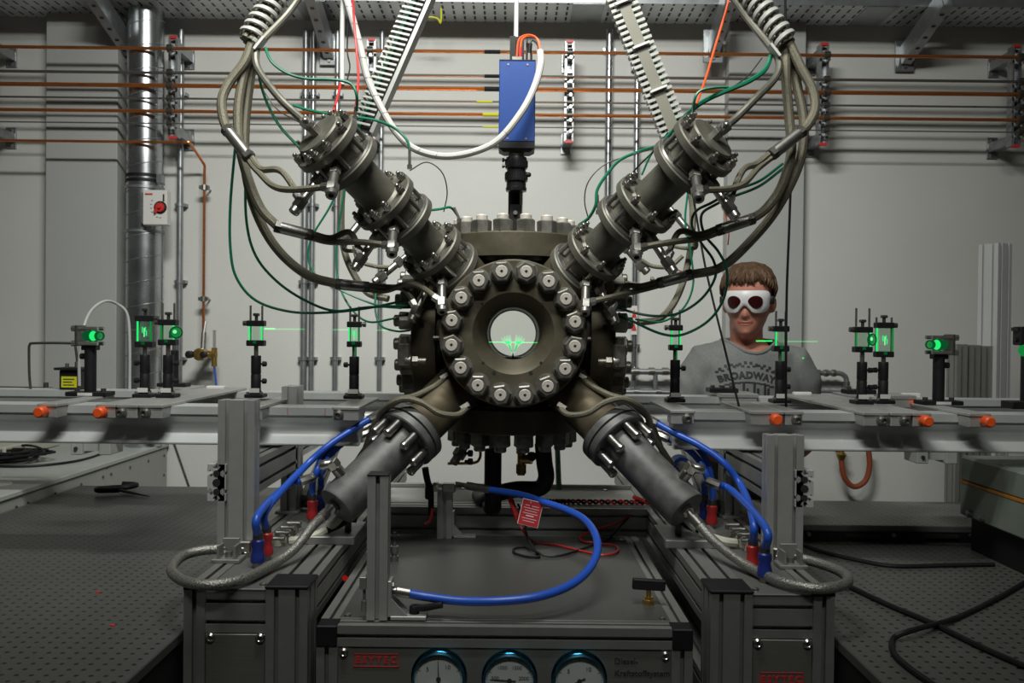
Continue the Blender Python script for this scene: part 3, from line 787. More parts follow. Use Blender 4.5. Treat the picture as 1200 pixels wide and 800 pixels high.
for x, k in ((337, 1.0), (381, 0.35)):
    q = U(x, 478, FR - 0.048)
    m_.box((q.x - 0.0007, FR - 0.0481, RZ - 0.019), (q.x + 0.0007, FR - 0.0476, RZ - 0.001))
put(m_.mesh('pen_mark', 'print_red'), 'pen_mark', RAILL)['label'] = 'thin red pen mark'

# feet under the rear rail
for (a, b, lab, zb) in ((97, 142, 'grey slotted clamp foot hanging under the rail at left', RZ - 0.20), (1062, 1108, 'grey slotted clamp foot hanging under the rail at right', RZ - 0.20)):
    x0, x1 = U(a, 520, 2.72).x, U(b, 520, 2.72).x
    t = thing('rail_support', ((x0 + x1) / 2, RR, zb), lab, 'rail foot')
    part(MB().cbox((x0, RR - 0.045, zb), (x0 + 0.035, RR + 0.045, RZ - 0.095), 0.002).cbox((x1 - 0.035, RR - 0.045, zb), (x1, RR + 0.045, RZ - 0.095), 0.002).box((x0 + 0.03, RR - 0.03, zb + 0.01), (x1 - 0.03, RR + 0.04, RZ - 0.095)), 'body', 'lid_paint', t)
    part(MB().cyl((x0 + 0.017, RR - 0.045, zb + 0.02), (x0 + 0.017, RR - 0.05, zb + 0.02), 0.006, n=8), 'screw', 'dark_steel', t)

# tall extrusions standing behind the rail at right
for (x0, x1, yt, lab) in ((1151, 1182, 286, 'tall aluminium extrusion standing behind the rail at right'),
                           (1115, 1128, 403, 'short extrusion, first of three beside the tall one'),
                           (1130, 1143, 404, 'short extrusion, middle of three beside the tall one'),
                           (1144, 1157, 405, 'short extrusion, touching the tall one')):
    Y = 3.25
    a, b = U(x0, yt, Y), U(x1, yt, Y)
    tall = yt < 300
    wd = 0.10 if tall else 0.04
    m_ = MB()
    cx = (a.x + b.x) / 2
    if tall: m_.prism(tslot(0.08, 0.08), (cx, Y, 0), (cx, Y, a.z), (math.cos(0.45), math.sin(0.45), 0))
    else: m_.prism(tslot(0.04, 0.08), (cx, Y, 0), (cx, Y, a.z), (0, 1, 0))
    single(m_, 'aluminium_extrusion', 'rail_aluminium' if tall else 'dull_aluminium', lab, 'extrusion')
# ------------------------------------------------------------------ rail carriers and plates
PT = 1.45 - 0.184          # top of the carrier plates
def carrier(px0, px1, knob_px, knob_m, label, yb=2.38, yplate=None):
    x0, x1 = U(px0, 478, 2.075).x, U(px1, 478, 2.075).x
    t = thing('rail_carrier', ((x0 + x1) / 2, 2.1, PT - 0.03), label, 'rail carrier')
    part(MB().cbox((x0, 2.075, RZ), (x1, yb, PT), 0.0015), 'plate', 'aluminium', t)
    part(MB().cbox((x0 + 0.002, 2.078, PT - 0.034), (x1 - 0.002, FR - 0.05, RZ - 0.0002), 0.0015), 'clamp_body', 'aluminium', t)
    k = U(knob_px, 484, 2.075)
    kx = min(max(k.x, x0 + 0.014), x1 - 0.014)
    if knob_m == 'orange':
        part(MB().lathe((kx, 2.078, PT - 0.019), (0, -1, 0), [(0, 0.012), (0.006, 0.0145), (0.024, 0.0135), (0.028, 0.010)], 20), 'knob', 'orange', t)['label'] = 'orange knob'
    else:
        k_ = part(MB().lathe((kx, 2.078, PT - 0.019), (0, -1, 0), [(0, 0.012), (0.008, 0.012), (0.009, 0.009), (0.018, 0.009), (0.019, 0.006), (0.013, 0.005)], 18), 'knob', 'steel', t)
    return t
CARR = [
    (43, 66, 51, 'orange', 'far left rail carrier with an orange knob under the mirror mount', 2.38),
    (112, 135, 120, 'orange', 'rail carrier with an orange knob in the left row of three', 2.74),
    (136, 161, 143, 'steel', 'rail carrier with a steel knob, middle of the left row of three', 2.74),
    (162, 190, 171, 'steel', 'rail carrier with a steel knob at the right of the left row', 2.74),
    (389, 421, 397, 'steel', 'rail carrier at the chamber end of the left rail', 2.38),
    (786, 815, 805, 'steel', 'rail carrier at the chamber end of the right rail', 2.38),
    (880, 919, 908, 'orange', 'rail carrier with an orange knob below the person', 2.38),
    (920, 942, 933, 'steel', 'rail carrier with a steel knob below the person', 2.38),
    (1012, 1042, 1033, 'steel', 'rail carrier with a steel knob, first in the right row of three', 2.72),
    (1044, 1069, 1060, 'steel', 'rail carrier with a steel knob in the middle of the right row', 2.72),
    (1070, 1092, 1083, 'orange', 'rail carrier with an orange knob closing the right row of three', 2.72),
    (1136, 1162, 1155, 'orange', 'far right rail carrier with an orange knob', 2.38),
    (288, 308, 298, 'steel', 'rail carrier half hidden behind the tall left post', 2.38)]
for c in CARR: carrier(*c)
# items on the rear rail
for (px, py, lab) in ((253, 451, 'small white block lying on the rear rail below the brass regulator'),
                      (940, 462, 'small white block lying on the rear rail right of the person'),
                      (1067, 471, 'small white block lying on the rear rail left of the right mirror mount')):
    c = U(px, py, RR)
    z0 = RZ
    yy = RR
    c = U(px, py, yy)
    single(MB().cbox((c.x - 0.028, yy - 0.012, z0), (c.x + 0.028, yy + 0.012, z0 + 0.016), 0.003), 'ceramic_block', 'white_plastic', lab, 'block')
for (a, b, lab) in ((205, 232, 'bare plate on the rear rail left of the brass regulator'), (838, 882, 'bare rear rail plate in front of the person'), (985, 1005, 'narrow plate on the rear rail right of the person'), (1035, 1062, 'rear rail plate with orange knob behind the right row')):
    x0, x1 = U(a, 455, RR).x, U(b, 455, RR).x
    t = thing('rail_plate', ((x0 + x1) / 2, RR, RZ), lab, 'rail plate')
    part(MB().cbox((x0, RR - 0.07, RZ), (x1, RR + 0.07, RZ + 0.012), 0.0015), 'plate', 'aluminium', t)
    part(MB().cbox((x0 + 0.005, RR - 0.068, RZ - 0.025), (x1 - 0.005, RR - 0.0485, RZ - 0.0001), 0.001), 'clamp_body', 'aluminium', t)
    if a == 1035: part(MB().lathe((x1 - 0.01, RR - 0.068, RZ - 0.012), (0, -1, 0), [(0, 0.01), (0.014, 0.011), (0.016, 0.007)], 14), 'knob', 'orange', t)
for (px, lab) in ((846, 'black magnetic base on the rear plate in front of the person'), (1006, 'black base on the rear rail right of the person')):
    c = U(px, 455, RR)
    z0 = RZ + 0.012
    t = thing('mount_block', (c.x, RR, z0), lab, 'base')
    part(MB().cbox((c.x - 0.045, RR - 0.03, z0), (c.x + 0.045, RR + 0.03, z0 + 0.014), 0.002), 'plate', 'black', t)
    for dx in (-0.03, 0.0, 0.03):
        part(MB().cyl((c.x + dx, RR, z0 + 0.014), (c.x + dx, RR, z0 + 0.022), 0.007, n=10), 'screw', 'dark_steel', t)

# ------------------------------------------------------------------ optical mounts on posts
BEAM_Y = 2.34
def cage_mount(px, label, base_w=0.05, knob=1, holder_top=0.115, lower=0.141, upper=0.195, rods=0.252, gap=0.032, stem_glow=True, tagd=True, lens='plain', dy=0.0, pw=0.048):
    Y = BEAM_Y + dy
    x = U(px, 440, Y).x; z = PT
    t = thing('lens_mount', (x, Y, z), label, 'optical mount', 'lens mounts on the rails')
    bs = part(MB().cbox((x - base_w / 2, Y - 0.025, z), (x + base_w / 2, Y + 0.025, z + 0.010), 0.002), 'base', 'black', t)
    for dx in (-0.36, 0.36):
        part(MB().cyl((x + dx * base_w, Y - 0.012, z + 0.010), (x + dx * base_w, Y - 0.012, z + 0.016), 0.005, n=8), 'screw', 'steel', bs)
    h = part(MB().lathe((x, Y, z + 0.010), (0, 0, 1), [(0, 0.0155), (0.008, 0.0155), (0.009, 0.0135), (0.052, 0.0135), (0.053, 0.0128), (0.056, 0.0128), (0.057, 0.0135), (holder_top - 0.012, 0.0135), (holder_top - 0.010, 0.0125)], 20), 'post_holder', 'black', t)
    for i, hh in enumerate((0.092, 0.045) if knob else ()):
        if i and px in (415, 791): continue
        s = knob
        part(MB().lathe((x + s * 0.012, Y, z + hh), (s, 0, 0), [(0, 0.003), (0.006, 0.003), (0.006, 0.0075), (0.016, 0.007), (0.017, 0.005)], 12), 'thumb_screw', 'black', h)
    if tagd: part(MB().box((x - 0.014, Y - 0.0162, z + 0.014), (x + 0.014, Y - 0.0150, z + 0.026)), 'label_strip', 'print_white', t)
    st = part(MB().cyl((x, Y, z + holder_top - 0.005), (x, Y, z + lower), 0.0062, n=12), 'post', 'steel', t)
    if stem_glow: part(MB().box((x + 0.002, Y - 0.0072, z + holder_top), (x + 0.005, Y - 0.0058, z + lower)), 'laser_glint', 'laser_dim', st)
    hw = pw / 2
    for zz, nm in ((lower, 'lower_clamp'), (upper, 'upper_clamp')):
        part(MB().cbox((x - hw, Y - 0.014, z + zz), (x + hw, Y + 0.014, z + zz + 0.016), 0.002), nm, 'black', t)
    part(MB().lathe((x - knob * hw, Y, z + upper + 0.008), (-knob, 0, 0), [(0, 0.003), (0.004, 0.003), (0.004, 0.007), (0.012, 0.007)], 12), 'side_screw', 'dark_steel', t)
    for dx in (-1, 1):
        part(MB().cyl((x + dx * gap / 2, Y, z + lower + 0.016), (x + dx * gap / 2, Y, z + rods), 0.0029, n=10), 'cage_rod', 'steel', t)
    part(MB().cyl((x, Y, z + upper + 0.016), (x, Y, z + upper + 0.028), 0.0045, n=10).cbox((x - 0.008, Y - 0.007, z + upper + 0.028), (x + 0.008, Y + 0.007, z + upper + 0.036), 0.0015), 'top_screw', 'dark_steel', t)
    g0, g1 = z + lower + 0.016, z + upper
    ln = part(MB().cbox((x - gap / 2 + 0.004, Y - 0.006, g0), (x + gap / 2 - 0.004, Y + 0.006, g1), 0.002), 'lens', 'lens_glass', t)
    for dx in (-1, 1):
        part(MB().box((x + dx * (gap / 2 + 0.001) - 0.0013, Y - 0.010, g0), (x + dx * (gap / 2 + 0.001) + 0.0013, Y - 0.004, g1)), 'lit_edge', 'laser_glow' if dx * knob > 0 or lens == 'plain' else 'laser_dim', ln)
    part(MB().box((x - 0.005, Y - 0.0152, z + lower + 0.007), (x + 0.004, Y - 0.0138, z + lower + 0.015)), 'lit_spot', 'laser_deep', ln)
    gc = (g0 + g1) / 2
    if lens == 'side':
        d_ = part(MB().lathe((x + knob * 0.022, Y - 0.004, gc), (knob * 0.6, -1, 0), [(0, 0.017), (0.006, 0.017), (0.006, 0.013), (0.003, 0.013)], 22, closed=True), 'lens_ring', 'laser_deep', t)
        part(MB().lathe((x + knob * 0.022, Y - 0.006, gc), (knob * 0.6, -1, 0), [(0, 0.0128), (0.002, 0.012), (0.003, 0.004)], 20), 'lens_face', 'laser_dim', d_)
        part(MB().lathe((x + knob * 0.021, Y - 0.0095, gc + 0.002), (knob * 0.6, -1, 0), [(0, 0.0055), (0.001, 0.005), (0.0015, 0.002)], 14), 'lit_core', 'laser_glow_white', d_)
    if lens == 'spot':
        for (dx, dz, h_) in ((-0.005, 0.004, 0.008), (0.0, -0.003, 0.012), (0.003, 0.006, 0.006), (0.006, -0.005, 0.007)):
            part(MB().box((x + dx - 0.0012, Y - 0.0085, gc + dz - h_), (x + dx + 0.0012, Y - 0.0065, gc + dz + h_)), 'lit_streak', 'laser_glow_white' if dx == 0 else 'laser_glow', ln)
    return t
cage_mount(170, stem_glow=False, label='lens mount, left one of the close left pair, with wide black clamps', knob=-1, rods=0.225, upper=0.205, lower=0.135, lens='spot', gap=0.034, dy=-0.03)
cage_mount(197, stem_glow=False, label='lens mount with round lit lens, right one of the close left pair', knob=1, lens='side', dy=-0.03, rods=0.255)
cage_mount(300, stem_glow=False, label='lens mount standing just above the tall left post', knob=1)
cage_mount(415, 'lens mount nearest the chamber on the left rail', knob=-1, lens='spot', gap=0.024, pw=0.038)
cage_mount(791, 'lens mount nearest the chamber on the right rail', knob=1, lens='plain', gap=0.022, pw=0.036)
cage_mount(914, 'lens mount in front of the shirt of the person', knob=1, lens='plain', gap=0.026, pw=0.042)
cage_mount(1010, stem_glow=False, label='lens mount with round lit lens, left one of the close right pair', knob=1, lens='side', rods=0.262, gap=0.036)
cage_mount(1035, stem_glow=False, label='lens mount with clear tall cage, right one of the close right pair', knob=-1, lens='spot', upper=0.208, lower=0.128, rods=0.238, gap=0.042, dy=0.02)
# a darker post behind the left pair, on the rear rail
c = U(204, 430, RR)
t = thing('post_assembly', (c.x, RR, RZ + 0.012), 'black post with plate base behind the left pair of mounts', 'optical mount')
part(MB().cbox((c.x - 0.045, RR - 0.025, RZ + 0.012), (c.x + 0.045, RR + 0.025, RZ + 0.024), 0.002), 'base', 'black', t)
part(MB().lathe((c.x, RR, RZ + 0.024), (0, 0, 1), [(0, 0.014), (0.10, 0.014), (0.103, 0.011)], 16), 'post_holder', 'black', t)
part(MB().cyl((c.x, RR, RZ + 0.12), (c.x, RR, RZ + 0.165), 0.006, n=10), 'post', 'steel', t)
part(MB().lathe((c.x, RR, RZ + 0.165), (0, 0, 1), [(0, 0.016), (0.02, 0.016), (0.02, 0.010), (0.026, 0.010)], 12), 'head', 'dark_steel', t)

def mirror_mount(px, s, label):
    Y = BEAM_Y + 0.0
    x = U(px, 440, Y).x; z = PT
    t = thing('mirror_mount', (x, Y, z), label, 'optical mount')
    bs = part(MB().cbox((x - 0.055, Y - 0.03, z), (x + 0.055, Y + 0.03, z + 0.012), 0.002), 'base', 'black', t)
    part(MB().box((x - 0.02, Y - 0.0312, z + 0.002), (x + 0.02, Y - 0.0298, z + 0.010)), 'label_strip', 'print_white', bs)
    for dx in (-0.036, 0.036):
        part(MB().cyl((x + dx, Y, z + 0.012), (x + dx, Y, z + 0.02), 0.007, n=10), 'screw', 'dark_steel', bs)
    h = part(MB().lathe((x, Y, z + 0.012), (0, 0, 1), [(0, 0.0155), (0.115, 0.0155), (0.117, 0.012)], 20), 'post_holder', 'black', t)
    part(MB().lathe((x - s * 0.014, Y, z + 0.108), (-s, 0, 0), [(0, 0.004), (0.004, 0.004), (0.004, 0.0085), (0.013, 0.008)], 12), 'thumb_screw', 'black', h)
    part(MB().cbox((x - 0.02, Y - 0.014, z + 0.125), (x + 0.02, Y + 0.014, z + 0.138), 0.002), 'clamp', 'black', t)
    for zz in (0.143, 0.184):
        b_ = part(MB().cyl((x - 0.028, Y - 0.018, z + zz), (x + 0.028, Y - 0.018, z + zz), 0.0055, n=10).cyl((x - 0.028, Y + 0.018, z + zz), (x + 0.028, Y + 0.018, z + zz), 0.0055, n=10), 'cage_bar', 'steel', t)
        part(MB().lathe((x - s * 0.03, Y - 0.018, z + zz), (-s, 0, 0), [(0, 0.008), (0.012, 0.008)], 12), 'adjuster', 'steel', b_)
    part(MB().cbox((x - s * 0.028 - 0.004, Y - 0.026, z + 0.136), (x - s * 0.028 + 0.004, Y + 0.026, z + 0.193), 0.002), 'frame_plate', 'dark_steel', t)
    part(MB().lathe((x - s * 0.008, Y - 0.004, z + 0.164), (s, -0.8, 0), [(0, 0.014), (0.003, 0.0145), (0.004, 0.008)], 20), 'mirror', 'laser_deep', t)
    l_ = part(MB().lathe((x + s * 0.008, Y - 0.006, z + 0.164), (s, -0.6, 0), [(0, 0.018), (0.006, 0.018), (0.006, 0.014), (0.003, 0.014)], 22, closed=True), 'lens_ring', 'laser_deep', t)
    part(MB().lathe((x + s * 0.008, Y - 0.007, z + 0.164), (s, -0.6, 0), [(0, 0.0138), (0.002, 0.013), (0.003, 0.005)], 20), 'lens_face', 'laser_glow', l_)
    r_ = part(MB().lathe((x + s * 0.025, Y - 0.006, z + 0.164), (s, -0.7, 0), [(0, 0.013), (0.008, 0.013), (0.008, 0.009), (0.003, 0.009)], 20, closed=True), 'lens_ring', 'laser_deep', t)
    part(MB().lathe((x + s * 0.026, Y - 0.007, z + 0.164), (s, -0.7, 0), [(0, 0.0088), (0.002, 0.008)], 16), 'lens_face', 'laser_dim', r_)
    return t
mirror_mount(106, 1, 'mirror mount with green lit optics at the far left of the rail')
mirror_mount(1100, -1, 'mirror mount with green lit optics at the far right of the rail')
# black mount cut by the right edge
c = U(1193, 440, BEAM_Y); z = PT
t = thing('detector_mount', (c.x, BEAM_Y, z), 'black post and head cut off by the right edge', 'optical mount')
part(MB().cbox((c.x - 0.03, BEAM_Y - 0.03, RZ), (c.x + 0.06, BEAM_Y + 0.03, RZ + 0.02), 0.002), 'base', 'black', t)
part(MB().cyl((c.x + 0.028, BEAM_Y, RZ + 0.02), (c.x + 0.028, BEAM_Y, z + 0.15), 0.019, n=16), 'post_holder', 'black', t)
part(MB().cbox((c.x - 0.006, BEAM_Y - 0.02, z + 0.165), (c.x + 0.06, BEAM_Y + 0.02, z + 0.216), 0.003).box((c.x - 0.012, BEAM_Y - 0.015, z + 0.204), (c.x, BEAM_Y + 0.015, z + 0.214)).cyl((c.x - 0.012, BEAM_Y, z + 0.18), (c.x, BEAM_Y, z + 0.18), 0.007, n=10), 'head', 'black', t)
part(MB().lathe((c.x + 0.018, BEAM_Y - 0.01, z + 0.155), (-0.6, -0.6, -0.5), [(0, 0.02), (0.012, 0.02), (0.014, 0.012)], 18), 'lens', 'laser_dim', t)

# black unit with yellow label behind the left rail
a, b = U(75, 433, RR), U(98, 458, RR)
t = thing('laser_supply', (b.x, RR, RZ), 'small black box with yellow warning label behind the left mirror mount', 'box')
part(MB().cbox((a.x, RR - 0.03, RZ), (b.x, RR + 0.03, a.z), 0.003), 'case', 'black', t)
part(MB().cbox((a.x - 0.012, RR - 0.04, a.z), (b.x + 0.006, RR + 0.04, a.z + 0.008), 0.002), 'lid', 'black', t)
part(MB().cyl((b.x - 0.02, RR, a.z + 0.008), (b.x - 0.02, RR, a.z + 0.025), 0.008, n=8).cyl((a.x + 0.01, RR, a.z + 0.008), (a.x + 0.01, RR, a.z + 0.02), 0.006, n=8), 'terminal', 'steel', t)
q = part(MB().box((a.x + 0.008, RR - 0.0312, RZ + 0.008), (b.x - 0.006, RR - 0.0298, RZ + 0.042)), 'warning_label', 'yellow', t)
for i in range(3):
    part(MB().box((a.x + 0.014, RR - 0.0318, RZ + 0.014 + i * 0.009), (b.x - 0.014 - 0.006 * (i % 2), RR - 0.0311, RZ + 0.017 + i * 0.009)), 'print_line', 'print_black', q)
part(MB().tube([U(37, 466, RR), U(34.5, 440, RR), U(34, 410, RR), U(35, 404, RR), U(40, 402, RR), U(80, 402, RR), U(87, 404, RR), U(89, 410, RR), V((b.x - 0.02, RR, a.z + 0.02))], 0.004, n=8, per=5), 'guard_rod', 'dark_steel', t)
single(MB().cyl(U(-40, 453, RR + 0.09), U(62, 455, RR + 0.09), 0.004, n=8).cyl(U(54, 448, RR + 0.09), U(54, 462, RR + 0.09), 0.008, n=8), 'thin_rod', 'dark_steel', 'thin dark rod at the left edge behind the rail', 'rod')
single(MB().tube([U(93, 452, 2.55), U(93, 420, 2.55), U(97, 388, 2.55), U(106, 365, 2.6), U(122, 353, 2.65), U(137, 356, 2.7), U(149, 368, 2.72), U(152, 400, 2.72), U(152, 465, 2.72)], 0.0044, n=8), 'fibre_hose', 'lid_paint', 'arched translucent white hose above the left mirror mount', 'hose')
# ------------------------------------------------------------------ pressure chamber
D = 2.36
CC = V((0.003, D, 1.449))
A_, RF, TH = 0.262, 0.183, 0.062
HB = A_ - TH - 0.006
t = thing('pressure_chamber', (CC.x, CC.y, CC.z - A_), 'massive brown steel pressure chamber with bolted flanges and round window', 'chamber')
CHAM = t
def body_mesh():
    m_ = MB(); n = 48
    def outer(a, half, ch):
        # chamfered square radius at angle a
        c, s = abs(math.cos(a)), abs(math.sin(a))
        r = half / max(c, s)
        return min(r, (2 * half - ch) / (c + s))
    ks_o, ks_i = [], []
    for yy, ch in ((-HB, 0.20), (-0.10, 0.10), (0.10, 0.10), (HB, 0.20)):
        k = len(m_.v)
        for i in range(n):
            a = 2 * PI * i / n
            r = outer(a, HB, ch)
            m_.v.append(CC + V((r * math.cos(a), yy, r * math.sin(a))))
        ks_o.append(k)
    for yy in (-HB, HB):
        k = len(m_.v)
        for i in range(n):
            a = 2 * PI * i / n
            m_.v.append(CC + V((0.072 * math.cos(a), yy, 0.072 * math.sin(a))))
        ks_i.append(k)
    for i in range(3): m_.bridge(ks_o[i], ks_o[i + 1], n)
    m_.bridge(ks_i[0], ks_o[0], n); m_.bridge(ks_o[3], ks_i[1], n); m_.bridge(ks_i[1], ks_i[0], n)
    return m_
part(body_mesh(), 'body', 'chamber', t, 30)
# shared nut-and-stud meshes, local z = outwards
NR = 0.0265
nut_me = MB().lathe((0, 0, 0), (0, 0, 1), [(0, NR * 1.12), (0.004, NR * 1.12), (0.0045, NR)], 24).lathe((0, 0, 0.0045), (0, 0, 1), [(0, NR * 0.96), (0.001, NR), (0.020, NR), (0.023, NR * 0.86)], 6).mesh('nut', 'nut')
stud_me = MB().lathe((0, 0, 0.0), (0, 0, 1), [(0, 0.0155), (0.027, 0.0155), (0.0295, 0.0135), (0.0295, 0.004), (0.0275, 0.003)], 20).mesh('stud', 'stud')
hole_me = MB().lathe((0, 0, 0.0285), (0, 0, 1), [(0, 0.0022), (0.0012, 0.0022)], 8).mesh('centre_mark', 'slot')
nut_tall = MB().lathe((0, 0, 0), (0, 0, 1), [(0, NR * 1.1), (0.003, NR * 1.1), (0.0035, NR * 0.97), (0.03, NR), (0.033, NR * 0.85)], 6).mesh('nut', 'nut')
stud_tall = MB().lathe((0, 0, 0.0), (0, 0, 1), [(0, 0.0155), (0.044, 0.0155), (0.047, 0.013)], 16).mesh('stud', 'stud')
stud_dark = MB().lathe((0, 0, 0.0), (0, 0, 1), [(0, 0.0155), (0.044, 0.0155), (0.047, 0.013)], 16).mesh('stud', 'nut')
def flange(d, inner, prof, nm, m='chamber', n_b=16, ph=0.5, short=True, dark=False, rb=0.153):
    o = part(MB().lathe(CC, d, prof, 64, closed=True), nm, m, t, 30)
    a, b, dd = basis(d)
    for i in range(n_b):
        an = 2 * PI * (i + ph) / n_b
        p = CC + dd * A_ + a * (rb * math.cos(an)) + b * (rb * math.sin(an))
        tw = random.uniform(0, 1)
        M = frame_mat(p, dd, a * math.cos(tw) + b * math.sin(tw))
        nu = put(nut_me if short else nut_tall, 'nut', o, M)
        nu.parent = o
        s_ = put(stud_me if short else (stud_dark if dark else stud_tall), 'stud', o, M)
        if short: put(hole_me, 'centre_mark', o, M)
    return o
fl = flange((0, -1, 0), 0.07, [(A_ - TH, 0.072), (A_ - TH, RF), (A_ - 0.004, RF), (A_, RF - 0.004), (A_, 0.101), (A_ - 0.003, 0.098), (A_ - 0.03, 0.074), (A_ - 0.045, 0.066), (A_ - 0.05, 0.0662)], 'front_flange')
for (px, py) in ((565, 356), (635, 356), (566, 425), (634, 425), (579, 437), (622, 437)):
    p = U(px, py, D - A_)
    part(MB().cyl((p.x, D - A_ - 0.0006, p.z), (p.x, D - A_ + 0.006, p.z), 0.0035 if py < 436 else 0.005, n=12), 'screw_hole', 'slot', fl)
flange((0, 1, 0), 0.07, [(A_ - TH, 0.072), (A_ - TH, RF), (A_ - 0.004, RF), (A_, RF - 0.004), (A_, 0.09), (A_ - 0.05, 0.068)], 'rear_flange')
full = [(A_ - TH, 0.001), (A_ - TH, RF), (A_ - 0.004, RF), (A_, RF - 0.004), (A_, 0.001)]
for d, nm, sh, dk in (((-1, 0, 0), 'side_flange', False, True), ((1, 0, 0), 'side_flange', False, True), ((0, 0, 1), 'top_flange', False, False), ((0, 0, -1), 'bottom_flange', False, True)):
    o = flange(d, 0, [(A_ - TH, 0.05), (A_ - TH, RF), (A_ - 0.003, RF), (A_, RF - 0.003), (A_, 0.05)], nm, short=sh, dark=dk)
    part(MB().lathe(CC, d, [(A_ - TH + 0.003, 0.051), (A_ - 0.005, 0.051)], 32), 'blank_plug', 'chamber', o)
    part(MB().lathe(CC, d, [(HB - 0.004, 0.15), (A_ - TH + 0.001, 0.15)], 40), 'gasket', 'dark_steel', o)
    if abs(d[0]):
        for zz in (0.018,):
            part(MB().cyl(CC + V((d[0] * (A_ - 0.028), -RF - 0.0005, zz)), CC + V((d[0] * (A_ - 0.028), -RF + 0.014, zz)), 0.007, n=14), 'screw_hole', 'slot', o)
# windows
part(MB().lathe(CC + V((0, -A_ + 0.052, 0)), (0, 1, 0), [(0, 0.068), (0.02, 0.068)], 40), 'front_window', 'window_glass', t)
part(MB().lathe(CC + V((0, A_ - 0.07, 0)), (0, 1, 0), [(0, 0.0715), (0.02, 0.0715)], 40), 'rear_window', 'window_glass', t)
part(MB().lathe(CC + V((0, -A_ + 0.073, 0)), (0, 1, 0), [(0, 0.0665), (0, 0.071), (0.02, 0.071), (0.02, 0.0665)], 48, closed=True), 'window_ring', 'chamber', t)
part(MB().box((CC.x - 0.03, D + 0.02, CC.z - 0.073), (CC.x + 0.03, D + 0.07, CC.z - 0.066)).cyl(CC + V((0, 0.0, -0.07)), CC + V((0, 0, -0.055)), 0.004, 0.001, n=8), 'nozzle_seat', 'dark_steel', t)

# fuel spray lit by the laser, seen through the window
zb = U(602, 401, D).z
def fading(name, col, s, pw):
    """lit droplets thinning out from the middle of each plume"""
    m = bpy.data.materials.new(name); m.use_nodes = True
    nt = m.node_tree; nt.nodes.clear()
    lw = nt.nodes.new('ShaderNodeLayerWeight'); lw.inputs[0].default_value = 0.5
    mt = nt.nodes.new('ShaderNodeMath'); mt.operation = 'SUBTRACT'; mt.inputs[0].default_value = 1.0
    nt.links.new(lw.outputs['Facing'], mt.inputs[1])
    pwn = nt.nodes.new('ShaderNodeMath'); pwn.operation = 'POWER'; pwn.inputs[1].default_value = pw
    nt.links.new(mt.outputs[0], pwn.inputs[0])
    ml = nt.nodes.new('ShaderNodeMath'); ml.operation = 'MULTIPLY'; ml.inputs[1].default_value = s
    nt.links.new(pwn.outputs[0], ml.inputs[0])
    e = nt.nodes.new('ShaderNodeEmission'); e.inputs[0].default_value = (*col, 1); nt.links.new(ml.outputs[0], e.inputs[1])
    tr = nt.nodes.new('ShaderNodeBsdfTransparent'); ad = nt.nodes.new('ShaderNodeAddShader')
    nt.links.new(e.outputs[0], ad.inputs[0]); nt.links.new(tr.outputs[0], ad.inputs[1])
    o = nt.nodes.new('ShaderNodeOutputMaterial'); nt.links.new(ad.outputs[0], o.inputs[0])
    MATS[name] = m
fading('spray', (0.03, 0.75, 0.18), 0.20, 1.6)
fading('spray_core', (0.04, 0.95, 0.25), 0.35, 1.4)
sp = MB()
for s in (-1, 1):
    for k in range(4):
        top = V((CC.x + s * (0.010 + 0.008 * k), D + 0.004 * (k - 1), zb + 0.014 + (0.009, 0.007, 0.004, -0.001)[k]))
        bot = V((CC.x + s * 0.003, D, zb - 0.034 + 0.004 * k))
        L = (top - bot).length
        sp.lathe(bot, top - bot, [(0, 0.001), (L * 0.3, 0.003), (L * 0.7, 0.005), (L * 0.9, 0.003), (L, 0.0003)], 10)
o = put(sp.mesh('fuel_spray', 'spray', 180), 'fuel_spray'); tag(o, 'green lit fuel spray plumes inside the chamber window', 'spray', kind='stuff')
o = MB()
for s in (-1, 1):
    o.lathe((CC.x + s * 0.006, D, zb), (s, 0, 0), [(0, 0.001), (0.006, 0.0032), (0.016, 0.0034), (0.026, 0.001)], 10)
part(o, 'lit_core', 'spray_core', bpy.data.objects['fuel_spray'], 180)

# laser beam: through the chamber, and glints in the air beside the mounts
t2 = thing('laser_beam', (CC.x, D, zb), 'thin green laser beam crossing the chamber window', 'laser beam')
part(MB().cyl((CC.x - 0.071, D, zb), (CC.x + 0.071, D, zb), 0.0009, n=8), 'beam', 'beam_air', t2)
for (x0, x1, y, mm, lab) in ((310, 322, 385.2, 'beam_air', 'bright green laser glint right of the mount above the left post'),
                          (322, 357, 385.6, 'beam_faint', 'faint green laser streak between the two left mounts'),
                          (390, 408, 386.2, 'beam_faint', 'faint green laser streak left of the mount nearest the chamber'),
                          (441, 470, 386.8, 'beam_faint', 'green laser streak just left of the chamber'),
                          (886, 905, 399.4, 'beam_air', 'bright green laser glint in front of the shirt collar'),
                          (922, 958, 400, 'beam_faint', 'faint green laser streak right of the mount before the person')):
    yy = D if x0 != 441 else D - 0.03
    single(MB().cyl(U(x0, y, yy), U(x1, y, yy), 0.0019, n=8), 'laser_streak', mm, lab, 'laser beam')

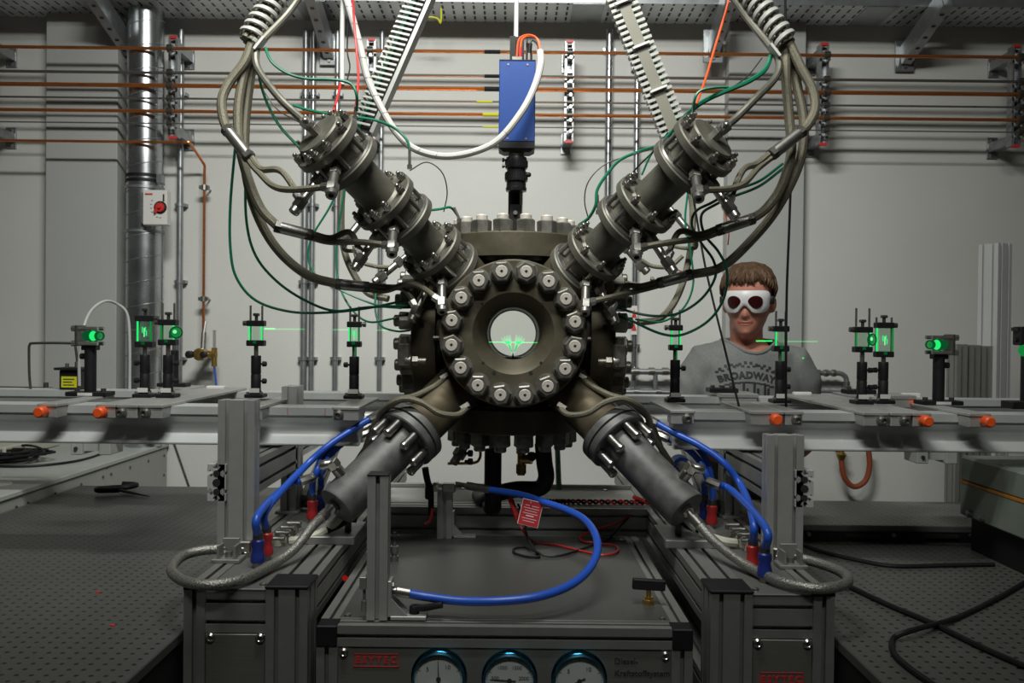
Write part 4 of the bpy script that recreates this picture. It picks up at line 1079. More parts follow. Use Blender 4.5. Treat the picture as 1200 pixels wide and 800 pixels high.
# fittings on the chamber sides
t = CHAM
for s, x0, yys in ((-1, 467, ((423, 14),)), (1, 732, ((424, 14),))):
    for (yy, r) in yys:
        p = U(600 + s * 110, yy, D - RF - 0.012)
        f = MB()
        f.cyl(p + V((-s * 0.02, 0, 0)), p + V((s * 0.012, 0, 0)), 0.009, n=12)
        f.lathe(p + V((s * 0.0, 0, 0)), (s, 0, 0), [(0, 0.014), (0.014, 0.014)], 6)
        f.lathe(p + V((s * 0.018, 0, 0)), (s, 0, 0), [(0, 0.016), (0.012, 0.018), (0.02, 0.014)], 12)
        f.cbox(p + V((s * 0.035 - 0.016, -0.015, -0.015)), p + V((s * 0.035 + 0.016, 0.015, 0.045)), 0.004)
        f.cyl(p + V((s * 0.035, 0, 0.045)), p + V((s * 0.035, 0.0, 0.062)), 0.012, n=12)
        f.cyl(p + V((s * 0.035, 0.01, 0.0)), p + V((s * 0.035, 0.09, 0.0)), 0.010, n=12)
        part(f, 'elbow_fitting', 'nut', t)
        f = MB()
        f.lathe(U(600 + s * 83, yy - 27, D - RF - 0.005), (s, 0, 0), [(0, 0.007), (0.02, 0.007)], 8)
        part(f, 'plug', 'dark_steel', t)
# extra studs pointing out on the sides at eye level (large hex heads beside the flange)
# pipes hanging below the chamber
B0 = CC.z - A_
def below(px, dy=0.0): return V((U(px, 520, D + dy).x, D + dy, B0))
t = thing('drain_valve', below(611, 0.03) + V((0, 0, -0.1)), 'brass valve hanging below the chamber', 'valve')
p = below(611, 0.0)
part(MB().cyl(p + V((0, 0, 0)), p + V((0, 0, -0.13)), 0.011, n=12).lathe(p + V((0, 0, -0.05)), (0, 0, -1), [(0, 0.016), (0.02, 0.016)], 6).lathe(p + V((0, 0, -0.10)), (0, 0, -1), [(0, 0.016), (0.025, 0.016)], 6).cyl(p + V((0, 0, -0.085)), p + V((0.03, -0.01, -0.085)), 0.013, n=10), 'body', 'brass', t)
part(MB().lathe(p + V((0.026, -0.012, -0.075)), (0.4, -1, 0), [(0, 0.012), (0.012, 0.013), (0.014, 0.008)], 14), 'hand_wheel', 'black', t)
t = thing('insulated_pipe', below(578, 0), 'black insulated pipe elbow below the chamber, left one', 'pipe')
p = below(578, -0.03)
part(MB().cyl(p, p + V((0, 0, -0.06)), 0.012, n=12).lathe(p + V((0, 0, -0.015)), (0, 0, -1), [(0, 0.02), (0.03, 0.02)], 6), 'nipple', 'steel', t)
part(MB().tube([p + V((0, 0, -0.055)), p + V((0, 0, -0.10)), p + V((0, 0.0, -0.16)), p + V((0, 0.03, -0.218)), p + V((-0.01, 0.09, -0.222)), p + V((-0.03, 0.2, -0.222))], 0.024, n=14), 'insulation', 'black', t)
t = thing('insulated_pipe', below(638, 0), 'black insulated pipe elbow below the chamber, right one', 'pipe')
p = below(636, -0.02)
part(MB().cyl(p, p + V((0, 0, -0.05)), 0.012, n=12).lathe(p + V((0, 0, -0.012)), (0, 0, -1), [(0, 0.02), (0.03, 0.02)], 6), 'nipple', 'steel', t)
part(MB().tube([p + V((0, 0, -0.04)), p + V((0.005, 0, -0.09)), p + V((0.01, 0.0, -0.135)), p + V((-0.01, 0.01, -0.165)), p + V((-0.07, 0.02, -0.17)), p + V((-0.12, 0.04, -0.185)), p + V((-0.16, 0.10, -0.218)), p + V((-0.18, 0.2, -0.222))], 0.023, n=14), 'insulation', 'black', t)
p = below(563, 0)
single(MB().tube([p, p + V((0, 0, -0.06)), p + V((-0.002, 0, -0.085)), p + V((-0.02, 0, -0.098)), p + V((-0.09, 0, -0.10))], 0.004, n=8), 'brass_tube', 'brass', 'thin bent brass tube below the chamber at left', 'pipe')
a = U(653, 520, 2.78); b = U(655, 572, 2.7)
single(MB().cyl(a, (b.x, 2.7, CT - 0.002), 0.009, n=8), 'green_tube', MATS.setdefault('green_tube', mat('green_tube', (0.10, 0.22, 0.15), 0.4)), 'pale green vertical tube behind the chamber bottom', 'pipe')
p = U(541, 528, 2.3)
t = thing('needle_valve', p, 'small steel valve with black knobs below the chamber left side', 'valve')
part(MB().cyl(p + V((0.02, 0.03, 0.03)), p + V((-0.02, -0.02, -0.03)), 0.012, n=10).lathe(p, (-0.4, -0.4, -0.6), [(0, 0.018), (0.02, 0.018)], 6).cyl(p + V((0.02, 0.03, 0.03)), V((p.x + 0.02, D - 0.02, B0)), 0.008, n=8), 'body', 'steel', t)
for k in range(2):
    part(MB().lathe(p + V((0.01, -0.015, -0.004 - 0.022 * k)), (1, -0.3, 0), [(0, 0.004), (0.01, 0.004), (0.01, 0.009), (0.02, 0.009)], 10), 'knob', 'black', t)
# ------------------------------------------------------------------ heated arms
S3 = math.sqrt(3)
rod_me = MB().lathe((0, 0, 0), (0, 0, 1), [(0, 0.0052), (1, 0.0052)], 10).mesh('tie_rod', 'steel')
bolt_me = MB().lathe((0, 0, 0), (0, 0, 1), [(0, 0.0128), (0.0125, 0.0128), (0.0135, 0.0105)], 6).lathe((0, 0, 0.0135), (0, 0, 1), [(0, 0.0115), (0.004, 0.0115)], 6).lathe((0, 0, 0.0175), (0, 0, 1), [(0, 0.0062), (0.010, 0.0062), (0.012, 0.004)], 12).mesh('bolt', 'steel')
def fitting_mesh():
    m_ = MB()
    m_.lathe((0, 0, 0), (0, 0, 1), [(0, 0.0085), (0.03, 0.0085)], 14)
    m_.lathe((0, 0, 0.018), (0, 0, 1), [(0, 0.0135), (0.001, 0.0145), (0.020, 0.0145), (0.022, 0.013)], 6)
    m_.lathe((0, 0, 0.04), (0, 0, 1), [(0, 0.0105), (0.045, 0.0105)], 16)
    m_.lathe((0, 0, 0.083), (0, 0, 1), [(0, 0.0145), (0.001, 0.0155), (0.024, 0.0155), (0.026, 0.014)], 6)
    m_.lathe((0, 0, 0.109), (0, 0, 1), [(0, 0.0125), (0.012, 0.0125), (0.014, 0.0110), (0.014, 0.006), (0.006, 0.005)], 18)
    return m_
fit_bright = fitting_mesh().mesh('sensor_fitting', 'chrome')
fit_dark = fitting_mesh().mesh('sensor_fitting', 'steel')
FITTIP = {}
def heated_arm(s, label):
    ax = V((s, -1, 1)) / S3
    e1 = V((s, -1, -2)) / math.sqrt(6)                # downwards, square to the axis
    e2 = ax.cross(e1)
    t = thing('heated_arm', CC + ax * 0.24, label, 'chamber arm', 'upper arms of the chamber')
    P = lambda d: CC + ax * d
    pairs = ((0.284, 0.355), (0.470, 0.540), (0.670, 0.737))
    part(MB().lathe(P(0.20), ax, [(0, 0.075), (0.075, 0.075)], 32), 'neck', 'chamber', t)
    prev = None
    for k, (a, b) in enumerate(pairs):
        R = 0.083
        th = 0.022
        fl1 = part(MB().lathe(P(a - th / 2), ax, [(0, R - 0.003), (0.003, R), (th - 0.003, R), (th, R - 0.003), (th, 0.02), (0, 0.02)], 48, closed=True), 'flange', 'arm', t)
        fl2 = part(MB().lathe(P(b - th / 2), ax, [(0, R - 0.003), (0.003, R), (th - 0.003, R), (th, R - 0.003), (th, 0.02), (0, 0.02)], 48, closed=True), 'flange', 'arm', t)
        part(MB().lathe(P(a + th / 2), ax, [(0, 0.060), (0.006, 0.060), (0.007, 0.056), (b - a - th - 0.007, 0.056), (b - a - th - 0.006, 0.060), (b - a - th, 0.060)], 36), 'spacer', 'arm', t)
        part(MB().lathe(P(a + th / 2 + 0.001), ax, [(0, R - 0.004), (0.004, R - 0.006), (0.004, 0.062), (0, 0.062)], 48, closed=True), 'seal_ring', 'steel', fl1)
        for i in range(8):
            an = 2 * PI * (i + 0.25) / 8
            rd = e1 * math.cos(an) + e2 * math.sin(an)
            M = frame_mat(P(a + th / 2) + rd * 0.070, ax) @ Matrix.Diagonal((1, 1, b - a - th, 1))
            put(rod_me, 'tie_rod', fl1, M)
            put(bolt_me, 'bolt', fl2, frame_mat(P(b + th / 2) + rd * 0.071, ax, rd) @ Matrix.Scale(0.82, 4))
            if i % 4 == 0:
                rd2 = e1 * math.cos(an + 0.30) + e2 * math.sin(an + 0.30)
                put(bolt_me, 'bolt', fl2, frame_mat(P(b + th / 2) + rd2 * 0.071, ax, rd) @ Matrix.Scale(0.82, 4))
        # sensor fittings below each pair
        mid = P((a + b) / 2)
        for j, (ang, L0, me) in enumerate(((0.10, 0.055, fit_bright), (-0.62, 0.052, fit_dark))):
            an = ang * s
            d = e1 * math.cos(an) + e2 * math.sin(an)
            if k == 0: d = (d + V((0, 0, -0.25))).normalized()
            M = frame_mat(mid + d * L0, d, ax)
            put(me, 'sensor_fitting', t, M)
            FITTIP[(s, k, j)] = mid + d * (L0 + 0.088)
    for (a, b, r) in ((0.366, 0.459, 0.047), (0.551, 0.659, 0.047)):
        part(MB().lathe(P(a), ax, [(0, r + 0.006), (0.006, r), (b - a - 0.006, r), (b - a, r + 0.006)], 40), 'tube_section', 'arm', t)
    lid = part(MB().lathe(P(0.747), ax, [(0, 0.058), (0.018, 0.058), (0.022, 0.055), (0.022, 0.001)], 40), 'end_lid', 'arm', t)
    put(bolt_me, 'bolt', lid, frame_mat(P(0.769) + e2 * 0.03 * 0, ax, e1) @ Matrix.Diagonal((1.1, 1.1, 1.5, 1)))
    return t, P, e1, e2, ax
ARML = heated_arm(-1, 'heated steel arm with three flange pairs rising to the upper left')
ARMR = heated_arm(1, 'heated steel arm with three flange pairs rising to the upper right')

# small screws / black lugs around the flange clamp (clusters at the back)
screw_me = MB().lathe((0, 0, 0), (0, 0, 1), [(0, 0.0085), (0.006, 0.0105), (0.036, 0.0105), (0.039, 0.0115), (0.046, 0.0115), (0.049, 0.009)], 18).mesh('cap_screw', 'chrome')
def lower_arm(s, label):
    ax = V((s, -1, -1)) / S3
    e1 = V((s, -1, 2)).normalized(); e2 = ax.cross(e1)
    t = thing('lower_arm', CC + ax * 0.66, label, 'chamber arm', 'lower arms of the chamber')
    P = lambda d: CC + ax * d
    part(MB().lathe(P(0.20), ax, [(0, 0.066), (0.02, 0.063), (0.19, 0.060), (0.20, 0.066), (0.213, 0.068)], 40), 'neck', 'chamber_neck', t)
    f1 = part(MB().lathe(P(0.413), ax, [(0, 0.080), (0.003, 0.083), (0.020, 0.083), (0.0215, 0.080)], 48), 'flange', 'cylinder', t)
    f2 = part(MB().lathe(P(0.437), ax, [(0, 0.080), (0.002, 0.082), (0.018, 0.082), (0.021, 0.079)], 48), 'flange', 'cylinder', t)
    for i in range(8):
        an = 2 * PI * (i + 0.5) / 8
        rd = e1 * math.cos(an) + e2 * math.sin(an)
        put(screw_me, 'cap_screw', f2, frame_mat(P(0.458) + rd * 0.066, ax))
    cy = part(MB().lathe(P(0.458), ax, [(0, 0.0505), (0.233, 0.0505), (0.238, 0.0485), (0.238, 0.012), (0.234, 0.011)], 44), 'cylinder', 'cylinder', t)
    part(MB().lathe(P(0.6955), ax, [(0, 0.012), (0.006, 0.012), (0.006, 0.010)], 16), 'end_plug', 'dark_steel', cy)
    # port block on the upper outer side
    d = (e1 + V((s * 0.2, 0, 0.1))).normalized()
    q = P(0.64)
    part(MB().lathe(q + d * 0.045, d, [(0, 0.014), (0.025, 0.014), (0.026, 0.012), (0.03, 0.012)], 12).lathe(q + d * 0.074, d, [(0, 0.016), (0.001, 0.017), (0.018, 0.017), (0.02, 0.014)], 6).cyl(q + d * 0.083, q + d * 0.083 + V((-s * 0.0, 0.03, 0)), 0.01, n=10), 'port_fitting', 'chrome', cy)
    part(MB().lathe(q + d * 0.084 + V((0, 0, 0)), V((s, -0.1, -0.15)), [(0, 0.011), (0.014, 0.012), (0.02, 0.012), (0.03, 0.009)], 12), 'hose_nut', 'chrome', cy)
    return t, P, e1, e2, ax
LARML = lower_arm(-1, 'grey cylinder arm with chrome cap screws reaching to the lower left')
LARMR = lower_arm(1, 'grey cylinder arm with chrome cap screws reaching to the lower right')

# ------------------------------------------------------------------ camera above the chamber
Yc = 2.36
a, b = U(584, 71, Yc - 0.055), U(628, 166, Yc - 0.055)
cx = (a.x + b.x) / 2; hw = 0.049
t = thing('line_scan_camera', (cx, Yc, b.z), 'blue box camera pointing down onto the chamber top', 'camera')
part(MB().cbox((cx - hw, Yc - 0.055, b.z), (cx + hw, Yc + 0.02, a.z), 0.002), 'housing', 'blue_paint', t)
part(MB().cbox((cx - hw, Yc - 0.054, a.z), (cx + hw, Yc + 0.019, a.z + 0.004), 0.001), 'top_plate', 'black', t)
m_ = MB(); 
k = len(m_.v)
for (hx_, y0, y1, zz) in ((hw, -0.055, 0.02, b.z), (hw, -0.055, 0.02, b.z - 0.017), (hw - 0.014, -0.043, 0.01, b.z - 0.026)):
    for (x, y) in ((-hx_, y0), (hx_, y0), (hx_, y1), (-hx_, y1)): m_.v.append(V((cx + x, Yc + y, zz)))
for i in range(2): m_.bridge(4 * i, 4 * i + 4, 4)
m_.f += [(0, 1, 2, 3), (8, 9, 10, 11)]
part(m_, 'bottom_block', 'black', t)
for (dx, zz) in ((-0.025, b.z + 0.008), (0.025, b.z + 0.008), (-0.025, a.z - 0.01), (0.027, a.z - 0.01)):
    part(MB().cyl((cx + dx, Yc - 0.055, zz), (cx + dx, Yc - 0.0565, zz), 0.003, n=8), 'screw', 'steel', t)
z0 = b.z - 0.026
yl = Yc - 0.017
part(MB().lathe((cx, yl, z0), (0, 0, -1), [(0, 0.022), (0.006, 0.022), (0.007, 0.020), (0.01, 0.020)], 24), 'lens_ring', 'steel', t)
ln = part(MB().lathe((cx, yl, z0 - 0.01), (0, 0, -1), [(0, 0.028), (0.012, 0.030), (0.03, 0.030), (0.032, 0.026), (0.04, 0.026), (0.041, 0.031), (0.065, 0.031), (0.066, 0.027), (0.082, 0.027), (0.083, 0.029), (0.092, 0.028), (0.093, 0.022)], 32), 'lens', 'black_gloss', t)
for zz in (0.018, 0.052):
    for i in range(28):
        an = 2 * PI * i / 28
        M = frame_mat((cx + 0.0305 * math.cos(an), yl + 0.0305 * math.sin(an), z0 - 0.01 - zz), (0, 0, 1), (math.cos(an), math.sin(an), 0))
        if i == 0: rib = MB().box((-0.0012, -0.0012, -0.008), (0.0012, 0.0012, 0.008)).mesh('grip_rib', 'black')
        put(rib, 'grip_rib', ln, M)
for zz in (0.018, 0.034):
    part(MB().lathe((cx - 0.028, yl - 0.006, z0 - zz), (-1, -0.1, 0), [(0, 0.003), (0.006, 0.003), (0.006, 0.006), (0.011, 0.006)], 10), 'lock_screw', 'dark_steel', ln)
part(MB().lathe((cx + 0.026, yl - 0.01, z0 - 0.058), (1, -0.2, 0), [(0, 0.006), (0.01, 0.007), (0.014, 0.004)], 10), 'lock_screw', 'black', ln)
# connectors on top
zt = a.z + 0.004
c1 = U(608, 71, Yc - 0.03).x; c2 = U(620, 71, Yc - 0.03).x
part(MB().cbox((c1 - 0.02, Yc - 0.045, zt), (c1 + 0.01, Yc - 0.02, zt + 0.012), 0.002), 'socket', 'steel', t)
part(MB().cyl((c1 + 0.004, Yc - 0.035, zt + 0.012), (c1 + 0.004, Yc - 0.035, zt + 0.038), 0.004, n=10), 'plug', 'red', t)
part(MB().cyl((c2, Yc - 0.032, zt), (c2, Yc - 0.032, zt + 0.022), 0.009, n=14).cyl((c2 - 0.006, Yc - 0.01, zt), (c2 - 0.006, Yc - 0.01, zt + 0.07), 0.003, n=8), 'socket', 'chrome', t)
part(MB().cyl((c2, Yc - 0.032, zt + 0.022), (c2 + 0.002, Yc - 0.032, zt + 0.05), 0.0065, n=12), 'plug', 'black', t)
# mounting column
t = thing('camera_column', (cx, Yc + 0.045, CC.z + A_), 'black extrusion column holding the blue camera above the chamber', 'column')
cxx = U(604, 240, Yc).x
part(extrusion(MB(), (cxx, Yc + 0.04, CC.z + A_), (cxx, Yc + 0.04, U(604, 39, Yc).z), 0.04, 0.04), 'extrusion', 'black', t)
part(MB().cbox((cxx - 0.017, Yc - 0.005, CC.z + A_), (cxx + 0.017, Yc + 0.019, CC.z + A_ + 0.095), 0.002), 'clamp_bar', 'black', t)
part(MB().cyl((cxx, Yc - 0.005, CC.z + A_ + 0.07), (cxx, Yc - 0.012, CC.z + A_ + 0.07), 0.006, n=10), 'screw', 'steel', t)
part(MB().box((cxx + 0.012, Yc + 0.0, CC.z + A_ + 0.02), (cxx + 0.020, Yc + 0.02, CC.z + A_ + 0.25)), 'edge_strip', 'aluminium', t)
single(extrusion(MB(), (cxx - 0.004, Yc + 0.04, U(604, 39, Yc).z), (cxx - 0.004, Yc + 0.04, 4.6), 0.016, 0.016) if False else MB().cbox((cxx - 0.010, Yc + 0.033, U(604, 39, Yc).z), (cxx + 0.004, Yc + 0.047, 4.6), 0.002), 'ceiling_rod', 'dull_aluminium', 'slim grey rod from the ceiling to the camera column', 'rod')
# cables of the camera
pts = [(633, 60, 2.31), (633.5, 75, 2.29), (627, 100, 2.27), (612, 130, 2.26), (585, 163, 2.26), (555, 178, 2.26), (520, 183, 2.26), (487, 175, 2.25), (465, 156, 2.24), (446, 125, 2.24), (431, 92, 2.24), (422, 55, 2.24), (414, 25, 2.24), (404, -8, 2.24), (396, -40, 2.24)]
t = thing('camera_cable', U(520, 183, 2.26), 'thick white sleeved cable sagging from the blue camera to the upper left', 'cable')
part(MB().tube([U(*p) for p in pts], 0.0095, n=10), 'sleeve', 'white_hose', t)
part(MB().tube([V((c1 + 0.004, Yc - 0.035, zt + 0.038)), U(612, 46, 2.33), U(620, 42, 2.33), U(630, 46, 2.32), U(634, 61, 2.31)], 0.0028, n=6).tube([V((c1 - 0.006, Yc - 0.035, zt + 0.012)), U(608, 47, 2.33), U(618, 41, 2.33), U(629, 45, 2.32), U(633, 61, 2.31)], 0.0026, n=6), 'orange_lead', 'orange_cable', t)
part(MB().tube([V((c2 + 0.002, Yc - 0.032, zt + 0.05)), U(624, 47, 2.33), U(630, 52, 2.32), U(632, 61, 2.31)], 0.003, n=6), 'black_lead', 'black', t)
sw = MB()
P_ = spline([U(*p) for p in pts], 8)
for i in range(30, len(P_) - 2, 5):
    d = (P_[i + 1] - P_[i - 1]).normalized()
    sw.lathe(P_[i] - d * 0.0012, (d + V((0.25, 0, 0.25))).normalized(), [(0, 0.0098), (0.0024, 0.0098)], 10)
part(sw, 'wrap_line', 'dull_aluminium', t)
# ------------------------------------------------------------------ slotted wiring ducts rising to the ceiling
def slotted_duct(pts, label, flip):
    a, b = U(*pts[0]), U(*pts[1])
    d = (b - a); L = d.length; d.normalize()
    side = V((0, 1, 0)).cross(d).normalized() * (1 if not flip else -1)
    nrm = V((0, 1, 0))
    t = thing('slotted_duct', a, label, 'wiring duct')
    w_ = 0.026
    # back wall, side bar
    q = MB()
    def slab(o0, o1, y0, y1, l0=0.0, l1=L, bend=1):
        k = len(q.v)
        for l in (l0, l1):
            for (o_, y) in ((o0, y0), (o1, y0), (o1, y1), (o0, y1)):
                q.v.append(a + d * l + side * o_ + nrm * y)
        q.bridge(k, k + 4, 4); q.f.append((k, k + 1, k + 2, k + 3)); q.f.append((k + 4, k + 5, k + 6, k + 7))
    slab(-w_, w_, 0.026, 0.028)
    part(q, 'back_wall', 'grey_paint', t)
    q = MB(); slab(w_ + 0.002, w_ + 0.013, -0.028, 0.028)
    part(q, 'edge_bar', 'dull_aluminium', t)
    q = MB(); slab(-w_ + 0.012, -0.004, -0.012, 0.020)
    part(q, 'cable_fill', 'green_cable', t)
    q = MB(); slab(0.002, w_ - 0.004, -0.010, 0.020)
    part(q, 'cable_fill', 'black', t)
    n = int(L / 0.0152)
    for i in range(n):
        l = (i + 0.3) * L / n
        q = MB()
        for (o0, o1, y0, y1) in ((-w_ - 0.002, -w_, -0.028, 0.026), (-w_, w_ * 0.92, -0.030, -0.028)):
            k = len(q.v)
            for dl in (0, 0.0062):
                for (o_, y) in ((o0, y0), (o1, y0), (o1, y1), (o0, y1)):
                    q.v.append(a + d * (l + dl + (0.010 * (o_ + w_) / (2 * w_))) + side * o_ + nrm * y)
            q.bridge(k, k + 4, 4); q.f.append((k, k + 1, k + 2, k + 3)); q.f.append((k + 4, k + 5, k + 6, k + 7))
        part(q, 'finger', 'duct_grey', t)
    return t
mat('duct_grey', (0.40, 0.40, 0.37), 0.5)
slotted_duct(((424, 152, 2.42), (510, -45, 2.42)), 'grey slotted wiring duct with green cables, left one', False)
mat('duct_beige', (0.19, 0.18, 0.145), 0.5)
def side_duct(pts, label):
    a, b = U(*pts[0]), U(*pts[1]); d = b - a; L = d.length; d.normalize()
    side = V((0, 1, 0)).cross(d).normalized(); nrm = V((0, 1, 0))
    t = thing('slotted_duct', a, label, 'wiring duct')
    q = MB()
    q.prism([(-0.016, -0.02), (0.016, -0.02), (0.016, 0.02), (-0.016, 0.02)], a, b, (0, 1, 0))
    part(q, 'back_wall', 'duct_beige', t)
    q = MB().prism([(-0.004, -0.006), (0.004, -0.006), (0.004, 0.006), (-0.004, 0.006)], a + side * 0.026, b + side * 0.026, (0, 1, 0))
    part(q, 'cable_fill', 'green_cable', t)
    q = MB().prism([(-0.004, -0.006), (0.004, -0.006), (0.004, 0.006), (-0.004, 0.006)], a - side * 0.026, b - side * 0.026, (0, 1, 0))
    part(q, 'cable_fill', 'black', t)
    n = int(L / 0.0165)
    for s in (-1, 1):
        for i in range(n):
            c = a + d * ((i + 0.5) * L / n) + side * (s * 0.028) - nrm * 0.006
            M = frame_mat(c, d, side)
            part(MB().box((-0.020, -0.0125, -0.0045), (0.020, 0.0125, 0.0045), M) if False else MB().box((-0.013, -0.012, -0.0042), (0.013, 0.012, 0.0042), M), 'finger', 'duct_grey', t)
    for f in (0.25, 0.5, 0.75):
        c = a + d * L * f
        M = frame_mat(c, d, side)
        part(MB().box((-0.032, -0.025, -0.003), (0.032, 0.025, 0.003), M), 'cable_tie', 'white_plastic', t)
    return t
side_duct(((790, 158, 2.42), (709, -45, 2.42)), 'grey slotted wiring duct, right one, seen from its side')
# spiral wrapped bundles with steel tube
def spiral_wrap(pts, label, r=0.028, turns=11):
    a, b = U(*pts[0]), U(*pts[1]); d = b - a; L = d.length
    t = thing('spiral_wrap', b, label, 'cable wrap')
    aa, bb, dd = basis(d)
    P_ = []
    for i in range(turns * 16 + 1):
        an = 2 * PI * i / 16
        P_.append(a + dd * (L * i / (turns * 16)) + aa * (r * math.cos(an)) + bb * (r * math.sin(an)))
    q = MB()
    # flat ribbon helix
    rows = []
    for i, p in enumerate(P_):
        an = 2 * PI * i / 16
        rad = aa * math.cos(an) + bb * math.sin(an)
        rows.append([p - dd * 0.0065, p + rad * 0.003 - dd * 0.004, p + rad * 0.003 + dd * 0.004, p + dd * 0.0065, p - dd * 0.0065])
    q.grid(rows)
    part(q, 'ribbon', 'duct_grey', t)
    q = MB()
    for i in range(6):
        an = i * PI / 3
        o_ = aa * (0.014 * math.cos(an)) + bb * (0.014 * math.sin(an))
        q.cyl(a + o_, b + o_, 0.009, n=8)
    part(q, 'cables', 'braid_beige', t)
    return t
spiral_wrap(((345, -40, 2.12), (291, 49, 2.05)), 'white spiral wrap round the left hose bundle at the top')
spiral_wrap(((856, -40, 2.12), (922, 52, 2.05)), 'white spiral wrap round the right hose bundle at the top')

def px_tube(pts, r, name, m, label, cat, n=9, per=8, group=None):
    return single(MB().tube([U(*p) for p in pts], r, n=n, per=per), name, m, label, cat, group)
def tip(s, k, j): return FITTIP[(s, k, j)]

def conn(mb, p, d, r=0.011, L=0.018):
    mb.lathe(p - d.normalized() * L / 2, d, [(0, r * 0.85), (0.002, r), (L - 0.002, r), (L, r * 0.85)], 6)

def forked_hose(pts, sleeve_pts, tips, label, r=0.0115, mid=((0, 0, 0), (0, 0, 0))):
    """braided hose that ends in a sleeve and forks into two thin branches"""
    t = thing('sensor_hose', U(*sleeve_pts[0]), label, 'hose', None)
    sl = [U(*p) for p in sleeve_pts]
    P = [U(*p) for p in pts] + [sl[0]]
    part(MB().tube(P, r, n=10), 'jacket', 'braid_beige', t)
    d = sl[1] - sl[0]
    q = MB().lathe(sl[0], d, [(0, r * 0.9), (0.004, r * 1.22), (d.length - 0.004, r * 1.22), (d.length, r * 0.9)], 14)
    part(q, 'sleeve', 'steel', t)
    for e_ in sl:
        q = MB(); conn(q, e_, d, r * 1.35)
        part(q, 'sleeve_nut', 'dark_steel', t)
    side = d.normalized().cross(V((0, 1, 0))) * (1 if d.x > 0 else -1)
    for i, tp in enumerate(tips):
        o_ = side * (0.005 if i else -0.005)
        m0 = sl[1] + o_ + d.normalized() * 0.05
        mv = V(mid[i])
        br = [sl[1] + o_, m0, (m0 + tp) / 2 + mv, tp]
        part(MB().tube(br, 0.0075, n=8), 'branch', 'braid_beige', t)
        q = MB(); conn(q, tp + (br[2] - tp).normalized() * 0.014, tp - br[2], 0.011, 0.026)
        part(q, 'branch_nut', 'chrome', t)
    return t
up = V((0, 0, 1))
forked_hose([(297, 45, 2.05), (287, 72, 2.04), (268, 98, 2.03), (260, 118, 2.02), (262, 140, 2.01)], [(267, 153, 2.0), (291, 183, 1.97)],
            [tip(-1, 2, 1), tip(-1, 2, 0)], 'outermost hose of the left bundle, feeding the top fittings', mid=((-0.03, 0, -0.022), (0.0, 0, 0.03)))
forked_hose([(295, 48, 2.06), (285, 90, 2.05), (279, 130, 2.04), (281, 170, 2.03), (291, 210, 2.02), (306, 245, 2.02)], [(326, 266, 2.02), (362, 275, 2.04)],
            [tip(-1, 1, 1), tip(-1, 1, 0)], 'middle hose of the left bundle, feeding the middle fittings', mid=((0.0, 0, 0.004), (0.01, 0, 0.036)))
forked_hose([(300, 48, 2.08), (292, 100, 2.07), (287, 150, 2.06), (288, 200, 2.05), (301, 250, 2.06), (325, 292, 2.08), (360, 322, 2.1)], [(397, 333, 2.12), (428, 336, 2.14)],
            [tip(-1, 0, 1), tip(-1, 0, 0)], 'longest hose of the left bundle, feeding the lowest fittings', mid=((0.0, 0, 0.03), (0.01, 0, 0.02)))
forked_hose([(924, 48, 2.05), (938, 78, 2.04), (952, 105, 2.03), (955, 128, 2.02), (947, 146, 2.01)], [(938, 155, 2.0), (906, 180, 1.98)],
            [tip(1, 2, 1), tip(1, 2, 0)], 'outermost hose of the right bundle, feeding the top fittings', mid=((0.02, 0, -0.018), (0.0, 0, 0.03)))
forked_hose([(921, 52, 2.06), (921, 90, 2.05), (925, 140, 2.04), (927, 180, 2.03), (915, 220, 2.02), (897, 245, 2.02)], [(880, 257, 2.02), (844, 269, 2.03)],
            [tip(1, 1, 1), tip(1, 1, 0)], 'middle hose of the right bundle, feeding the middle fittings', mid=((0.0, 0, 0.002), (-0.01, 0, 0.036)))
forked_hose([(925, 52, 2.08), (934, 100, 2.07), (942, 145, 2.06), (937, 190, 2.05), (912, 242, 2.05), (880, 282, 2.07), (845, 313, 2.1)], [(808, 322, 2.12), (775, 331, 2.14)],
            [tip(1, 0, 1), tip(1, 0, 0)], 'longest hose of the right bundle, feeding the lowest fittings', mid=((0, 0, 0.0), (-0.01, 0, 0.028)))
# hoses hanging behind the arms
px_tube([(403, 205, 2.5), (400, 240, 2.5), (401, 280, 2.48), (410, 312, 2.46), (430, 342, 2.44), (455, 350, 2.42)], 0.010, 'sensor_hose', 'braid_beige', 'beige hose hanging behind the left heated arm', 'hose')
px_tube([(808, 215, 2.5), (812, 250, 2.5), (808, 300, 2.48), (795, 345, 2.46), (775, 372, 2.44), (748, 378, 2.42)], 0.010, 'sensor_hose', 'braid_beige', 'beige hose hanging behind the right heated arm', 'hose')
# rear fittings seen behind the arms
for i, (x, y, dx, dy, lab) in enumerate(((458, 315, -12, 10, 'steel sensor plug behind the left arm, near its lowest flange'), (416, 268, -8, 10, 'steel sensor plug behind the left arm, near its middle flange'),
                                     (742, 300, 14, 16, 'steel sensor plug behind the right arm, near its lowest flange'), (800, 262, 10, 12, 'steel sensor plug behind the right arm, near its middle flange'))):
    a = U(x, y, 2.42); b = U(x + dx * 1.6, y + dy * 1.6, 2.40)
    t = thing('sensor_plug', b, lab, 'fitting')
    put(fit_dark, 'body', t, frame_mat(a - (b - a).normalized() * 0.06, b - a))
    part(MB().tube([b, b + V((0.0, 0.03, -0.02)), b + V((0.06 * (1 if x < 600 else -1), 0.06, -0.01)), b + V((0.12 * (1 if x < 600 else -1), 0.1, 0.02))], 0.006, n=8), 'lead', 'braid_beige', t)
# wire ferrules behind
for s, pts in ((-1, ((415, 288), (420, 305), (440, 312), (455, 313))), (1, ((800, 300), (785, 312), (765, 312), (752, 305)))):
    px_tube([(x, y, 2.40) for x, y in pts], 0.006, 'branch_lead', 'braid_beige', 'short thin hose behind the %s arm' % ('left' if s < 0 else 'right'), 'hose')

